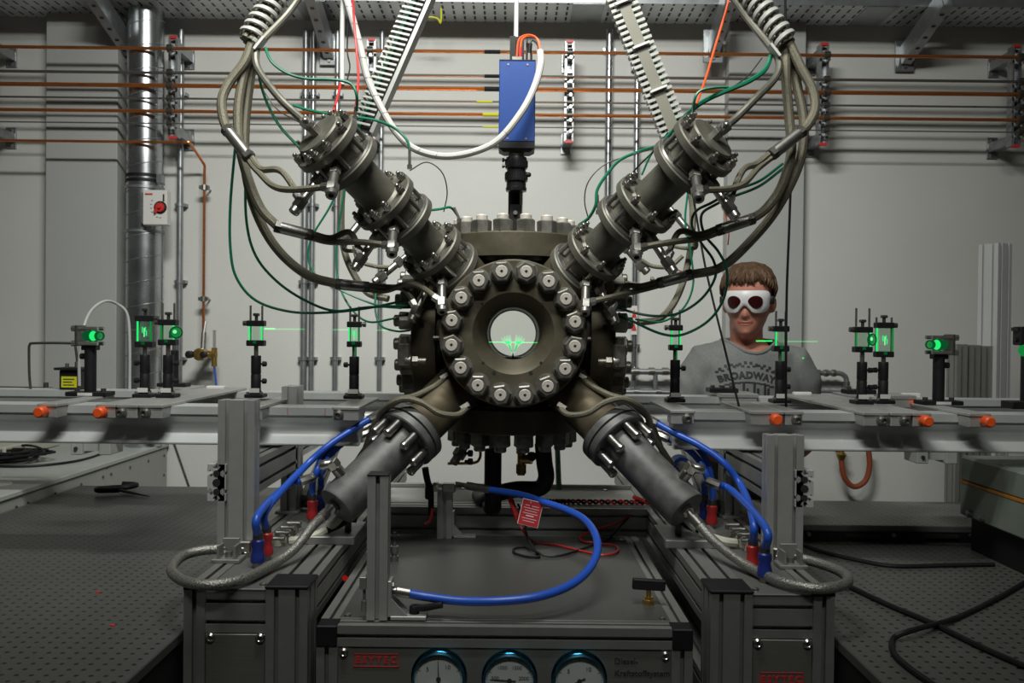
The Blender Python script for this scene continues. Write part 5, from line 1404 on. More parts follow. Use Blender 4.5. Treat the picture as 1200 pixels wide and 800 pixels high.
# steel heater tubes into the end lids
endL = ARML[1](0.787); endR = ARMR[1](0.787)
px = [(362, -20, 2.12), (338, 15, 2.1), (307, 48, 2.04), (300, 62, 2.02), (303, 82, 2.0), (325, 112, 1.95), (345, 132, 1.93)]
def heater_tube(px, end, label):
    t = thing('heater_tube', end, label, 'tube')
    P = [U(*p) for p in px] + [end]
    part(MB().tube(P, 0.0088, n=10), 'tube', 'arm', t)
    d = P[-1] - P[-2]
    q = MB(); conn(q, end - d.normalized() * 0.012, d, 0.014, 0.03)
    part(q, 'nut', 'steel', t)
    return t
heater_tube(px, ARML[1](0.79), 'grey steel tube bent down into the end of the left heated arm')
heater_tube([(846, -20, 2.12), (875, 20, 2.1), (905, 58, 2.04), (913, 74, 2.02), (908, 92, 2.0), (885, 116, 1.95), (863, 138, 1.93)], ARMR[1](0.79), 'grey steel tube bent down into the end of the right heated arm')
for s, x, y, dx in ((-1, 305, 52, 1), (1, 907, 60, 1)):
    c = U(x, y, 2.02)
    single(MB().box((-0.018, -0.014, -0.003), (0.018, 0.014, 0.003), Matrix.Translation(c) @ Matrix.Rotation(s * 0.9, 4, 'Y')), 'cable_tie', 'white_plastic', 'white cable tie under the %s spiral wrap' % ('left' if s < 0 else 'right'), 'cable tie')

# loose wires
G = 'cable'
wires = [
 ('green_cable', 0.0036, [(311, 56, 2.02), (318, 72, 2.0), (335, 85, 2.0), (358, 92, 2.0), (385, 93, 2.0), (403, 95, 2.0), (413, 100, 2.0), (418, 112, 2.0), (418, 130, 2.02)], 'green cable running level above the left arm end'),
 ('green_cable', 0.0034, [(302, 65, 2.03), (304, 90, 2.02), (312, 118, 2.0), (328, 148, 1.97), (352, 174, 1.94)], 'green cable dropping to the bolts of the left arm end'),
 ('green_cable', 0.0034, [(343, 123, 2.1), (362, 129, 2.1), (388, 134, 2.08), (415, 137, 2.08), (440, 141, 2.08), (462, 150, 2.1), (476, 163, 2.1), (480, 174, 2.1)], 'green cable crossing behind the left arm end'),
 ('green_cable', 0.0034, [(282, 110, 2.07), (275, 180, 2.07), (270, 240, 2.07), (270, 290, 2.07), (277, 325, 2.08), (300, 352, 2.1), (340, 365, 2.12), (385, 366, 2.14), (430, 361, 2.16), (470, 353, 2.18), (488, 350, 2.2)], 'outermost green cable sagging left of the chamber'),
 ('green_cable', 0.0034, [(291, 130, 2.09), (288, 200, 2.09), (289, 260, 2.09), (300, 300, 2.1), (325, 330, 2.12), (358, 352, 2.13), (392, 364, 2.14), (430, 360, 2.15), (478, 358, 2.17)], 'inner green cable sagging left of the chamber'),
 ('green_cable', 0.0030, [(397, 220, 2.4), (385, 245, 2.4), (367, 275, 2.4), (361, 300, 2.4), (370, 322, 2.4), (395, 338, 2.4), (440, 357, 2.38), (470, 361, 2.3)], 'green cable swinging behind the left arm'),
 ('green_cable', 0.0030, [(405, 215, 2.45), (398, 260, 2.45), (394, 300, 2.45), (398, 335, 2.43), (412, 362, 2.4), (432, 377, 2.36), (462, 373, 2.3)], 'green cable falling to the left side flange'),
 ('green_cable', 0.0030, [(440, 342, 2.4), (440, 365, 2.38), (447, 382, 2.36), (465, 388, 2.3), (480, 387, 2.25)], 'short green cable looping at the left side flange'),
 ('green_cable', 0.0034, [(497, 247, 2.2), (515, 245, 2.2), (528, 243, 2.22), (536, 252, 2.24)], 'short green cable by the upper left of the top flange'),
 ('green_cable', 0.0060, [(904, 64, 2.04), (896, 82, 2.02), (878, 95, 2.0), (855, 105, 2.0), (830, 116, 2.02), (812, 128, 2.05), (795, 145, 2.1)], 'thick green cable pair leaving the right spiral wrap'),
 ('green_cable', 0.0034, [(854, 102, 2.0), (835, 103, 2.0), (820, 107, 2.0), (814, 117, 2.0), (813, 135, 2.02)], 'green cable curling to the right arm end'),
 ('green_cable', 0.0042, [(795, 145, 2.1), (775, 168, 2.15), (750, 177, 2.2), (727, 187, 2.2), (712, 203, 2.2), (700, 222, 2.2), (698, 240, 2.2), (690, 255, 2.22), (678, 264, 2.25)], 'green cable arching above the right arm'),
 ('green_cable', 0.0034, [(917, 192, 2.05), (890, 212, 2.0), (860, 223, 1.97), (835, 237, 1.97), (815, 248, 2.0), (811, 265, 2.05), (822, 285, 2.1), (836, 305, 2.1), (838, 325, 2.1), (822, 350, 2.12), (795, 367, 2.14), (765, 370, 2.16), (735, 364, 2.18), (715, 356, 2.2)], 'green cable looping wide right of the right arm'),
 ('green_cable', 0.0034, [(918, 197, 2.05), (890, 218, 2.0), (860, 230, 1.97), (838, 240, 1.97), (822, 252, 2.0), (826, 275, 2.05), (842, 295, 2.06), (852, 318, 2.06), (848, 350, 2.08), (830, 376, 2.1), (800, 392, 2.12), (775, 391, 2.14), (745, 378, 2.17), (725, 367, 2.2)], 'lowest green cable sagging right of the chamber'),
 ('green_cable', 0.0030, [(806, 225, 2.4), (803, 260, 2.4), (810, 300, 2.4), (812, 335, 2.4), (800, 362, 2.38), (775, 377, 2.36), (745, 374, 2.3)], 'green cable hanging behind the right arm'),
 ('black', 0.0030, [(812, 228, 2.3), (818, 265, 2.3), (826, 310, 2.28), (835, 350, 2.26), (846, 395, 2.22), (857, 440, 2.18), (866, 476, 2.15)], 'black cable slanting in front of the person to the rail'),
 ('black', 0.0034, [(920, -20, 2.25), (921, 60, 2.25), (925, 130, 2.25), (927, 190, 2.25), (925, 260, 2.25), (922, 340, 2.25), (921, 420, 2.25), (921, 478, 2.28)], 'black cable hanging straight down right of the right bundle'),
 ('orange_cable', 0.0030, [(857, -12, 2.2), (850, 15, 2.18), (838, 55, 2.14), (826, 95, 2.08), (816, 122, 2.03)], 'straight orange wire to the right arm end'),
 ('orange_cable', 0.0016, [(843, 232, 2.1), (850, 252, 2.1), (854, 270, 2.1), (853, 287, 2.1)], 'thin orange wire below the right arm end'),
 ('orange_cable', 0.0016, [(776, 292, 2.2), (782, 305, 2.2), (790, 314, 2.2), (799, 318, 2.2)], 'thin orange wire between the right arm fittings'),
 ('red_cable', 0.0032, [(413, -10, 2.2), (415, 25, 2.2), (418, 60, 2.18), (420, 90, 2.14), (418, 115, 2.1), (416, 130, 2.07)], 'red wire hanging beside the white camera cable'),
 ('red_cable', 0.0030, [(399, 98, 2.1), (396, 112, 2.06), (391, 130, 2.02)], 'short red wire at the left arm end'),
 ('black', 0.0020, [(410, -10, 2.25), (408, 30, 2.25), (407, 60, 2.25), (410, 78, 2.22), (407, 93, 2.2)], 'thin black wavy wire near the white camera cable'),
 ('dark_steel', 0.0016, [(308, 105, 2.05), (325, 128, 2.02), (345, 140, 1.99), (360, 148, 1.97)], 'hair thin grey wire near the left arm end'),
 ('dark_steel', 0.0016, [(480, 200, 2.2), (500, 190, 2.2), (518, 202, 2.2), (524, 225, 2.22), (520, 248, 2.25)], 'hair thin grey wire looped by the left arm'),
 ('dark_steel', 0.0016, [(893, 68, 2.04), (875, 90, 2.0), (850, 107, 2.0), (820, 122, 2.04), (795, 143, 2.1)], 'hair thin grey wire beside the thick green pair'),
 ('dark_steel', 0.0016, [(775, 172, 2.15), (745, 180, 2.2), (710, 192, 2.2), (690, 212, 2.2), (685, 235, 2.22), (690, 258, 2.25)], 'hair thin grey wire arching above the right arm'),
 ('green_cable', 0.0026, [(790, 150, 2.15), (765, 178, 2.18), (752, 205, 2.2)], 'short green cable behind the right arm middle'),
 ('black', 0.0022, [(783, 155, 2.16), (768, 175, 2.18), (745, 198, 2.2), (738, 212, 2.22)], 'thin black wire behind the right arm middle'),
]
for m, r, pts, lab in wires:
    px_tube(pts, r, {'green_cable': 'green_cable', 'black': 'black_cable', 'orange_cable': 'orange_wire', 'red_cable': 'red_wire', 'dark_steel': 'grey_wire'}[m], m, lab, 'cable' if r > 0.003 else 'wire', n=7, per=6)
px_tube([(402, -20, 2.25), (401, 40, 2.25), (401, 100, 2.2)], 0.0062, 'grey_tube', 'lid_paint', 'straight grey tube hanging left of the white camera cable', 'tube')
# small thermocouple ends on flanges
tc = [((480, 174), (480, 193), 2.1, 'silver sensor pin hanging above the left arm'), ((417, 125), (416, 136), 2.03, 'silver sensor pin at the left arm end'), ((813, 120), (811, 140), 2.02, 'silver sensor pin at the right arm end'), ((700, 228), (701, 246), 2.2, 'silver sensor pin above the right arm base'), ((532, 243), (538, 256), 2.22, 'silver sensor pin by the top flange')]
for (a, b, Y, lab) in tc:
    single(MB().cyl(U(*a, Y), U(*b, Y), 0.0036, n=8).cyl(U(*b, Y), U(b[0], b[1] + 5, Y), 0.006, n=8), 'sensor_pin', 'steel', lab, 'sensor')
# ------------------------------------------------------------------ hoses of the cooling circuit
def coupling(px, py, Y, m, label):
    p = U(px, py, Y); p.z = CT
    t = thing('hose_coupling', p, label, 'coupling', None)
    part(MB().cyl(p, p + V((0, 0, 0.012)), 0.010, n=12), 'socket', 'steel', t)
    part(MB().lathe(p + V((0, 0, 0.010)), (0, 0, 1), [(0, 0.0140), (0.005, 0.0152), (0.015, 0.0138), (0.026, 0.0115), (0.036, 0.0138), (0.045, 0.0134), (0.048, 0.0105)], 20), 'sleeve', m, t)
    part(MB().lathe(p + V((0, 0, 0.058)), (0, 0, 1), [(0, 0.0105), (0.013, 0.0105), (0.015, 0.0085)], 16), 'collar', 'dark_steel', t)
    return p + V((0, 0, 0.073))
def on_frame(px, py):
    p = U(px, py, 1.0); k = (CT - EYE.z) / (p.z - EYE.z); return (EYE + (p - EYE) * k).y
LC = {}
for key, px, py, m, lab in (('lb', 302, 664, 'blue_coupling', 'dark blue hose coupling, nearest one at left'), ('lr', 312, 655, 'red_coupling', 'red hose coupling, nearest one at left'),
                            ('lr2', 366, 612, 'red_coupling', 'red hose coupling, rear one at left'), ('lb2', 376, 605, 'blue_coupling', 'dark blue hose coupling, rear one at left'),
                            ('rb', 896, 681, 'blue_coupling', 'dark blue hose coupling, nearest one at right'), ('rr', 882, 671, 'red_coupling', 'red hose coupling, nearest one at right'),
                            ('rr2', 834, 618, 'red_coupling', 'red hose coupling, rear one at right'), ('rb2', 825, 612, 'blue_coupling', 'dark blue hose coupling, rear one at right')):
    LC[key] = coupling(px, py, on_frame(px, py), m, lab)
def blue(pts, end, label, r=0.0085, ferr=True):
    t = thing('blue_hose', end, label, 'hose', None)
    P = [p if isinstance(p, Vector) else U(*p) for p in pts]
    while len(P) > 2 and P[-1].z < end.z + 0.05: P.pop()
    P += [end + V((0, 0, 0.035)), end - V((0, 0, 0.012))]
    part(MB().tube(P, r, n=12), 'hose', 'blue_hose', t)
    if ferr:
        d = P[0] - P[1]
        part(MB().lathe(P[0] - d.normalized() * 0.012, d, [(0, r * 1.0), (0.0, r * 1.35), (0.03, r * 1.3), (0.034, r)], 8), 'ferrule', 'chrome', t)
    return t
blue([(437, 489, 2.13), (415, 502, 2.1), (385, 522, 2.06), (355, 549, 2.02), (332, 580, 1.98), (317, 612, 1.95)], LC['lr'], 'long blue hose curving from the left neck to the near red coupling')
pl = LARML[1](0.64) + (LARML[2]) * 0.085
blue([(358, 562, 1.99), (335, 570, 1.97), (318, 585, 1.95), (305, 606, 1.93)], LC['lb'], 'short blue hose from the left cylinder port to the near blue coupling')
blue([(425, 509, 2.2), (405, 517, 2.19), (388, 532, 2.17), (378, 552, 2.15), (374, 570, 2.13)], LC['lb2'], 'blue hose arching to the rear blue coupling at left')
blue([(428, 500, 2.22), (400, 516, 2.2), (380, 532, 2.18), (370, 555, 2.15)], LC['lr2'], 'blue hose arching to the rear red coupling at left')
blue([(766, 494, 2.13), (790, 507, 2.1), (820, 522, 2.06), (848, 542, 2.03), (870, 572, 2.0), (883, 605, 1.97)], LC['rr'], 'long blue hose curving from the right neck to the near red coupling')
blue([(838, 567, 1.99), (858, 575, 1.97), (877, 588, 1.95), (890, 608, 1.93)], LC['rb'], 'short blue hose from the right cylinder port to the near blue coupling')
blue([(778, 512, 2.2), (800, 522, 2.19), (818, 538, 2.17), (829, 560, 2.15)], LC['rb2'], 'blue hose arching to the rear blue coupling at right')
blue([(785, 508, 2.22), (812, 520, 2.2), (828, 540, 2.18), (836, 568, 2.15)], LC['rr2'], 'blue hose arching to the rear red coupling at right')

# valves at the neck flanges
for s, pts, lab in ((-1, ((440, 488), (455, 500), (445, 520)), 'cluster'), (1, ((762, 492), (750, 503), (758, 520)), 'cluster')):
    p = U(*pts[0], 2.14)
    t = thing('branch_valve', p, 'steel branch fitting with nuts at the %s end of the long blue hose' % ('left' if s < 0 else 'right'), 'fitting')
    d = V((-s * 0.8, 0.2, -0.35)).normalized()
    part(MB().lathe(p - d * 0.005, d, [(0, 0.010), (0.012, 0.014), (0.034, 0.014), (0.04, 0.010), (0.06, 0.010)], 6).lathe(p + d * 0.04, d, [(0, 0.014), (0.018, 0.014)], 6), 'body', 'steel', t)
    part(MB().tube([p + d * 0.05, p + d * 0.07 + V((0, 0, -0.02)), p + d * 0.07 + V((s * 0.02, 0, -0.06)), p + d * 0.04 + V((s * 0.04, 0, -0.10))], 0.010, n=10), 'hose', 'braid_beige', t)
    part(MB().tube([p + d * 0.02 + V((0, 0.03, 0)), p + d * 0.05 + V((0, 0.02, -0.05)), p + d * 0.03 + V((s * 0.03, 0.0, -0.13)), p + V((s * 0.05, 0.0, -0.18))], 0.006, n=8), 'thin_tube', 'steel', t)
# sensor hoses on the necks
for s in (-1, 1):
    sd = 'left' if s < 0 else 'right'
    X = (lambda x: x) if s < 0 else (lambda x: 1203 - x)
    px_tube([(X(522), 442, 2.16), (X(510), 452, 2.14), (X(488), 463, 2.11), (X(470), 468, 2.09), (X(455), 478, 2.09), (X(442), 492, 2.12), (X(432), 515, 2.15), (X(425), 535, 2.18)], 0.0078, 'neck_hose', 'braid_beige', 'beige hose draped over the %s neck, upper one' % sd, 'hose')
    px_tube([(X(547), 478, 2.10), (X(536), 486, 2.07), (X(515), 484, 2.05), (X(495), 472, 2.05), (X(475), 467, 2.05), (X(458), 473, 2.06), (X(445), 486, 2.1), (X(438), 510, 2.13), (X(425), 530, 2.16), (X(415), 545, 2.18)], 0.0078, 'neck_hose', 'braid_beige', 'beige hose wound round the %s neck, lower one' % sd, 'hose')
    for (x_, y_, Y_, ud) in ((521, 442, 2.16, 'upper'), (545, 477, 2.10, 'lower')):
        q = MB(); conn(q, U(X(x_), y_, Y_), V((-s, 0.3, 0.6)), 0.011, 0.026)
        single(q, 'neck_gland', 'dark_steel', 'dark steel gland where the %s hose meets the %s neck' % (ud, sd), 'fitting')

# braided steel hoses looping to the outside
endl = LARML[1](0.70) + V((-0.012, 0.0, -0.02)); endr = LARMR[1](0.70) + V((0.012, 0, -0.02))
def braided(pts, start, endp, label, s):
    t = thing('braided_hose', U(*pts[2]), label, 'hose')
    P = []
    for p in pts:
        q_ = U(*p)
        if q_.z < CT + 0.0135 and q_.y > 1.55: q_ = EYE + (q_ - EYE) * ((CT + 0.0135 - EYE.z) / (q_.z - EYE.z))
        P.append(q_)
    part(MB().tube(P, 0.0105, n=14), 'braid', 'braid_steel', t)
    d0 = P[0] - P[1]
    part(MB().lathe(P[0] - d0.normalized() * 0.004, d0, [(0, 0.0125), (0.028, 0.0125), (0.03, 0.008), (0.05, 0.008)], 14).lathe(P[0] + d0.normalized() * 0.044, d0, [(0, 0.0145), (0.02, 0.0145)], 6), 'end_fitting', 'chrome', t)
    d1 = P[-1] - P[-2]
    e = P[-1] + d1.normalized() * 0.055
    q = MB().lathe(P[-1] - d1.normalized() * 0.004, d1, [(0, 0.0125), (0.022, 0.0125), (0.024, 0.006), (0.045, 0.006)], 14).lathe(P[-1] + d1.normalized() * 0.04, d1, [(0, 0.011), (0.02, 0.011)], 6)
    q.cbox((e.x - 0.012, e.y - 0.012, e.z - 0.012), (e.x + 0.012, e.y + 0.012, e.z + 0.014), 0.003)
    q.cyl((e.x, e.y, CT - 0.001), e, 0.008, n=10).lathe((e.x, e.y, CT - 0.001), (0, 0, 1), [(0, 0.014), (0.012, 0.014), (0.016, 0.01)], 6)
    part(q, 'elbow_fitting', 'chrome', t)
braided([(376, 607, 1.90), (365, 618, 1.86), (345, 643, 1.80), (318, 662, 1.76), (285, 678, 1.73), (250, 685, 1.71), (220, 682, 1.71), (203, 672, 1.73), (203, 662, 1.76), (215, 651, 1.80), (235, 645, 1.83), (258, 643, 1.84)], None, None, 'braided steel hose looping out over the left side of the frame', -1)
braided([(820, 615, 1.90), (835, 632, 1.86), (858, 651, 1.80), (885, 668, 1.76), (915, 681, 1.73), (950, 689, 1.71), (977, 688, 1.71), (993, 682, 1.73), (990, 673, 1.76), (972, 664, 1.80), (950, 657, 1.83), (936, 654, 1.84)], None, None, 'braided steel hose looping out over the right side of the frame', 1)
# clear-beige tube under each cylinder end
for s in (-1, 1):
    X = (lambda x: x) if s < 0 else (lambda x: 1203 - x)
    sd = 'left' if s < 0 else 'right'
    off = 0 if s < 0 else 2
    px_tube([(X(402), 603 + off, 2.02), (X(390), 615 + off, 2.0), (X(375), 625 + off, 1.99), (X(355), 632 + off, 1.97), (X(340), 634 + off, 1.97)], 0.0105, 'drain_tube', 'cream_plastic', 'cloudy beige tube under the %s cylinder end' % sd, 'tube')
    # manifold of bright solenoid connectors
    for i, (x, y) in enumerate(((345, 614), (338, 619), (332, 625), (326, 632))):
        Yv = 2.04 - 0.03 * i
        p = U(X(x), y + off, Yv)
        t = thing('quick_connector', (p.x, p.y, CT), '%s bright quick connector of the %s row, counted from the rear' % (('first', 'second', 'third', 'fourth')[i], sd), 'connector', 'connector rows on the frame')
        part(MB().cyl((p.x, p.y, CT), (p.x, p.y, p.z), 0.010, n=10), 'stem', 'cream_plastic', t)
        part(MB().lathe((p.x + 0.018, p.y, p.z), (-1, 0, 0), [(0, 0.006), (0.003, 0.0085), (0.034, 0.0085), (0.037, 0.006)], 14), 'barrel', 'chrome', t)
    # lever handle by the saddle
    q = U(X(408), 608, 2.02)
    t = thing('clamp_lever', (q.x, q.y, CT), 'black clamp lever beside the %s cylinder end' % sd, 'lever')
    part(MB().cyl((q.x, q.y, CT), (q.x, q.y, q.z), 0.008, n=10), 'stem', 'dark_steel', t)
    part(MB().tube([(q.x - s * 0.02, q.y, q.z), q, (q.x + s * 0.02, q.y - 0.01, q.z - 0.012), (q.x + s * 0.045, q.y - 0.03, q.z - 0.02)], 0.009, n=8), 'handle', 'black', t)
# ------------------------------------------------------------------ fuel unit in the notch
FZ = 1.45 - 0.562
FX0, FX1, FY0, FY1 = -0.368, 0.352, 1.625, 2.37
t = thing('fuel_unit', (0, 2.0, 0), 'aluminium framed fuel unit with three pressure gauges at the front', 'machine')
FU = t
part(extrusion(MB(), (FX0 + 0.02, FY0 + 0.04, FZ - 0.02), (FX0 + 0.02, FY1, FZ - 0.02), 0.04, 0.04), 'side_beam', 'dull_aluminium', t)
part(extrusion(MB(), (FX1 - 0.02, FY0 + 0.04, FZ - 0.02), (FX1 - 0.02, FY1, FZ - 0.02), 0.04, 0.04), 'side_beam', 'dull_aluminium', t)
part(extrusion(MB(), (FX0 + 0.04, FY0 + 0.02, FZ - 0.02), (FX1 - 0.04, FY0 + 0.02, FZ - 0.02), 0.04, 0.04), 'front_beam', 'dull_aluminium', t)
part(extrusion(MB(), (FX0 + 0.04, FY1 - 0.02, FZ - 0.02), (FX1 - 0.04, FY1 - 0.02, FZ - 0.02), 0.04, 0.04), 'rear_beam', 'dull_aluminium', t)
for x in (FX0, FX1 - 0.04):
    part(MB().cbox((x, FY0 - 0.003, FZ - 0.04), (x + 0.04, FY0 + 0.04, FZ + 0.0), 0.002), 'corner_block', 'black', t)
    for y in (FY0, FY1 - 0.04):
        part(extrusion(MB(), (x + 0.02, y + 0.02, 0.0), (x + 0.02, y + 0.02, FZ - 0.0405), 0.04, 0.04), 'post', 'dull_aluminium', t)
tp = part(MB().cbox((FX0 + 0.036, FY0 + 0.036, FZ - 0.001), (FX1 - 0.036, FY1 - 0.02, FZ + 0.0025), 0.001), 'top_plate', 'plate', t)
for x in (FX0 + 0.05, FX1 - 0.05):
    for y in (FY0 + 0.05, FY1 - 0.06):
        part(MB().lathe((x, y, FZ + 0.0025), (0, 0, 1), [(0, 0.0075), (0.003, 0.007), (0.005, 0.003)], 12), 'screw', 'chrome', tp)
fp = part(MB().cbox((FX0 + 0.041, FY0 + 0.003, 0.10), (FX1 - 0.041, FY0 + 0.007, FZ - 0.041), 0.001), 'front_panel', 'panel', t)
for x in (FX0 + 0.052, FX1 - 0.052):
    part(MB().lathe((x, FY0 + 0.003, FZ - 0.052), (0, -1, 0), [(0, 0.0085), (0.003, 0.0085), (0.006, 0.0055), (0.004, 0.004)], 12), 'screw', 'chrome', fp)
for s, x in ((-1, FX0 + 0.012), (1, FX1 - 0.012)):
    part(MB().box((x - 0.002, FY0 + 0.045, 0.1), (x + 0.002, FY1 - 0.045, FZ - 0.041)), 'side_panel', 'dark_steel', t)
# lettering
c = U(440.5, 774, FY0)
put(text_mesh('ESYTEC', 0.0178, 'print_red', bold=0.0008, spacing=1.42), 'lettering', fp, Matrix.Translation((c.x, FY0 + 0.0025, c.z)) @ FRONT)
bd = MB(); hw_, hh = 0.0435, 0.0125
for (x0, z0, x1, z1) in ((-hw_, hh - 0.0012, hw_, hh), (-hw_, -hh, hw_, -hh + 0.0012), (-hw_, -hh, -hw_ + 0.0012, hh), (hw_ - 0.0012, -hh, hw_, hh)):
    bd.box((c.x + x0, FY0 + 0.0018, c.z + z0), (c.x + x1, FY0 + 0.0032, c.z + z1))
part(bd, 'lettering_border', 'print_red', fp)
a = U(720, 775, FY0); b = U(720, 789, FY0)
put(text_mesh('Diesel-', 0.0161, 'print_black', bold=0.0002, align='LEFT'), 'lettering', fp, Matrix.Translation((a.x, FY0 + 0.0025, a.z)) @ FRONT)
put(text_mesh('Kraftstoffsystem', 0.0161, 'print_black', bold=0.0002, align='LEFT'), 'lettering', fp, Matrix.Translation((b.x, FY0 + 0.0025, b.z)) @ FRONT)
# gauges (fixed in the panel)
def gauge(px, py, r, nums, needle, label, ts=0.0115):
    c = U(px, py, FY0 - 0.02)
    g = put(MB().lathe((c.x, FY0 + 0.003, c.z), (0, -1, 0), [(0, r + 0.004), (0.004, r + 0.004), (0.005, r), (0.020, r), (0.0225, r - 0.0015), (0.0225, r - 0.003), (0.020, r - 0.0045), (0.012, r - 0.0048)], 48).mesh('pressure_gauge', 'gauge_rim'), 'pressure_gauge', FU)
    g['label'] = label
    yd = FY0 - 0.0125
    part(MB().lathe((c.x, yd + 0.003, c.z), (0, -1, 0), [(0, r - 0.0046), (0.003, r - 0.0046)], 40), 'dial', 'dial', g)
    tk = MB()
    for i in range(41):
        an = math.radians(225 - 270 * i / 40)
        L = 0.006 if i % 10 == 0 else 0.0035 if i % 5 == 0 else 0.002
        r1 = r - 0.0065
        ca, sa = math.cos(an), math.sin(an)
        wv = 0.0005 if i % 10 == 0 else 0.00028
        k = len(tk.v)
        for rr, ww in ((r1, wv), (r1 - L, wv)):
            for q in (-1, 1):
                for dy in (0, -0.0004):
                    tk.v.append(V((c.x + rr * ca - q * ww * sa, yd + dy, c.z + rr * sa + q * ww * ca)))
        for q in ((0, 1, 3, 2), (4, 6, 7, 5), (0, 4, 5, 1), (2, 3, 7, 6), (1, 5, 7, 3), (0, 2, 6, 4)): tk.f.append(tuple(k + i_ for i_ in q))
    sc = part(tk, 'scale', 'print_black', g)
    for s_, deg in nums:
        an = math.radians(deg); rr = r - 0.022
        put(text_mesh(s_, ts, 'print_black', depth=0.0003), 'numeral', g, Matrix.Translation((c.x + rr * math.cos(an), yd - 0.0003, c.z + rr * math.sin(an))) @ FRONT)
    an = math.radians(needle)
    n_ = MB()
    d = V((math.cos(an), 0, math.sin(an))); sd = V((-d.z, 0, d.x))
    o_ = V((c.x, yd - 0.0022, c.z))
    k = len(n_.v)
    for p, wv in ((o_ - d * 0.012, 0.0014), (o_ + d * (r - 0.012), 0.0004)):
        for q in (-1, 1):
            for dy in (0, 0.0008): n_.v.append(p + sd * (q * wv) + V((0, dy, 0)))
    for q in ((0, 1, 3, 2), (4, 6, 7, 5), (0, 4, 5, 1), (2, 3, 7, 6), (1, 5, 7, 3), (0, 2, 6, 4)): n_.f.append(tuple(k + i_ for i_ in q))
    n_.lathe(o_ + V((0, 0.0008, 0)), (0, -1, 0), [(0, 0.0045), (0.002, 0.0045)], 14)
    part(n_, 'needle', 'print_black', g)
    part(MB().lathe((c.x, FY0 - 0.0155, c.z), (0, -1, 0), [(0, r - 0.0055), (0.0012, r - 0.0055)], 40), 'glass', 'window_glass', g)
gauge(513.5, 797, 0.0495, (('5', 140), ('10', 52), ('0', 225), ('15', -45)), 92, 'pressure gauge with upright needle')
gauge(597, 799, 0.0495, (('500', 172), ('1000', 120), ('1500', 60), ('2000', 8)), 176, 'pressure gauge scaled in hundreds', 0.0098)
gauge(679.5, 799.5, 0.0495, (('5', 140), ('10', 52), ('0', 225), ('15', -45)), 205, 'pressure gauge with needle to the lower left')

# hose stand at the front
HS = 1.668
x0 = U(430, 640, HS - 0.02).x
zt = U(442, 558, HS - 0.02).z
t = thing('hose_stand', (x0 + 0.02, HS, FZ), 'upright extrusion with black cap at the front left of the fuel unit', 'stand')
part(extrusion(MB(), (x0 + 0.02, HS, FZ + 0.0025), (x0 + 0.02, HS, zt), 0.04, 0.04), 'extrusion', 'aluminium', t)
part(MB().cbox((x0 - 0.001, HS - 0.021, zt), (x0 + 0.041, HS + 0.021, zt + 0.004), 0.001), 'end_cap', 'black', t)
xr_ = x0 + 0.0405
br = MB()
br.cbox((xr_, HS - 0.018, FZ + 0.0025), (xr_ + 0.007, HS + 0.018, FZ + 0.078), 0.001).cbox((xr_, HS - 0.018, FZ + 0.0025), (xr_ + 0.075, HS + 0.018, FZ + 0.010), 0.001)
for y in (HS - 0.017, HS + 0.013):
    br.prism([(0, 0), (0.035, 0), (0, 0.035)], (xr_ + 0.006, y, FZ + 0.009), (xr_ + 0.006, y + 0.004, FZ + 0.009), (0, 0, 1)) if False else None
    k = len(br.v)
    for yy in (y, y + 0.004):
        for (dx, dz) in ((0.006, 0.009), (0.04, 0.009), (0.006, 0.045)): br.v.append(V((xr_ + dx, yy, FZ + dz)))
    br.f += [(k, k + 1, k + 2), (k + 5, k + 4, k + 3), (k, k + 3, k + 4, k + 1), (k + 1, k + 4, k + 5, k + 2), (k + 2, k + 5, k + 3, k)]
part(br, 'angle_bracket', 'aluminium', t)
for a_, b_, n_ in (((xr_ + 0.007, HS, FZ + 0.066), (xr_ + 0.011, HS, FZ + 0.066), 0.007), ((xr_ + 0.02, HS - 0.01, FZ + 0.010), (xr_ + 0.02, HS - 0.01, FZ + 0.014), 0.006)):
    part(MB().cyl(a_, b_, n_, n=6), 'screw', 'steel', t)
part(MB().cbox((x0 - 0.014, HS - 0.02, FZ + 0.062), (x0 - 0.001, HS - 0.01, FZ + 0.086), 0.001).cyl((x0 - 0.006, HS - 0.01, FZ + 0.04), (x0 - 0.006, HS - 0.01, FZ + 0.062), 0.003, n=8).lathe((x0 - 0.006, HS - 0.01, FZ + 0.018), (0, 0, 1), [(0, 0.006), (0.02, 0.006), (0.022, 0.003)], 10), 'side_lug', 'dull_aluminium', t)
q = V((xr_ + 0.050, HS + 0.002, FZ + 0.010))
t = thing('clamp_lever', q, 'black clamp lever on the foot of the front hose stand', 'lever')
part(MB().lathe(q, (0, 0, 1), [(0, 0.010), (0.013, 0.010), (0.016, 0.008)], 14), 'hub', 'black', t)
part(MB().tube([q + V((0, 0, 0.011)), q + V((0.022, -0.008, 0.014)), q + V((0.045, -0.014, 0.020)), q + V((0.056, -0.016, 0.022))], lambda u_: 0.0075 - 0.0015 * u_, n=10), 'handle', 'black', t)
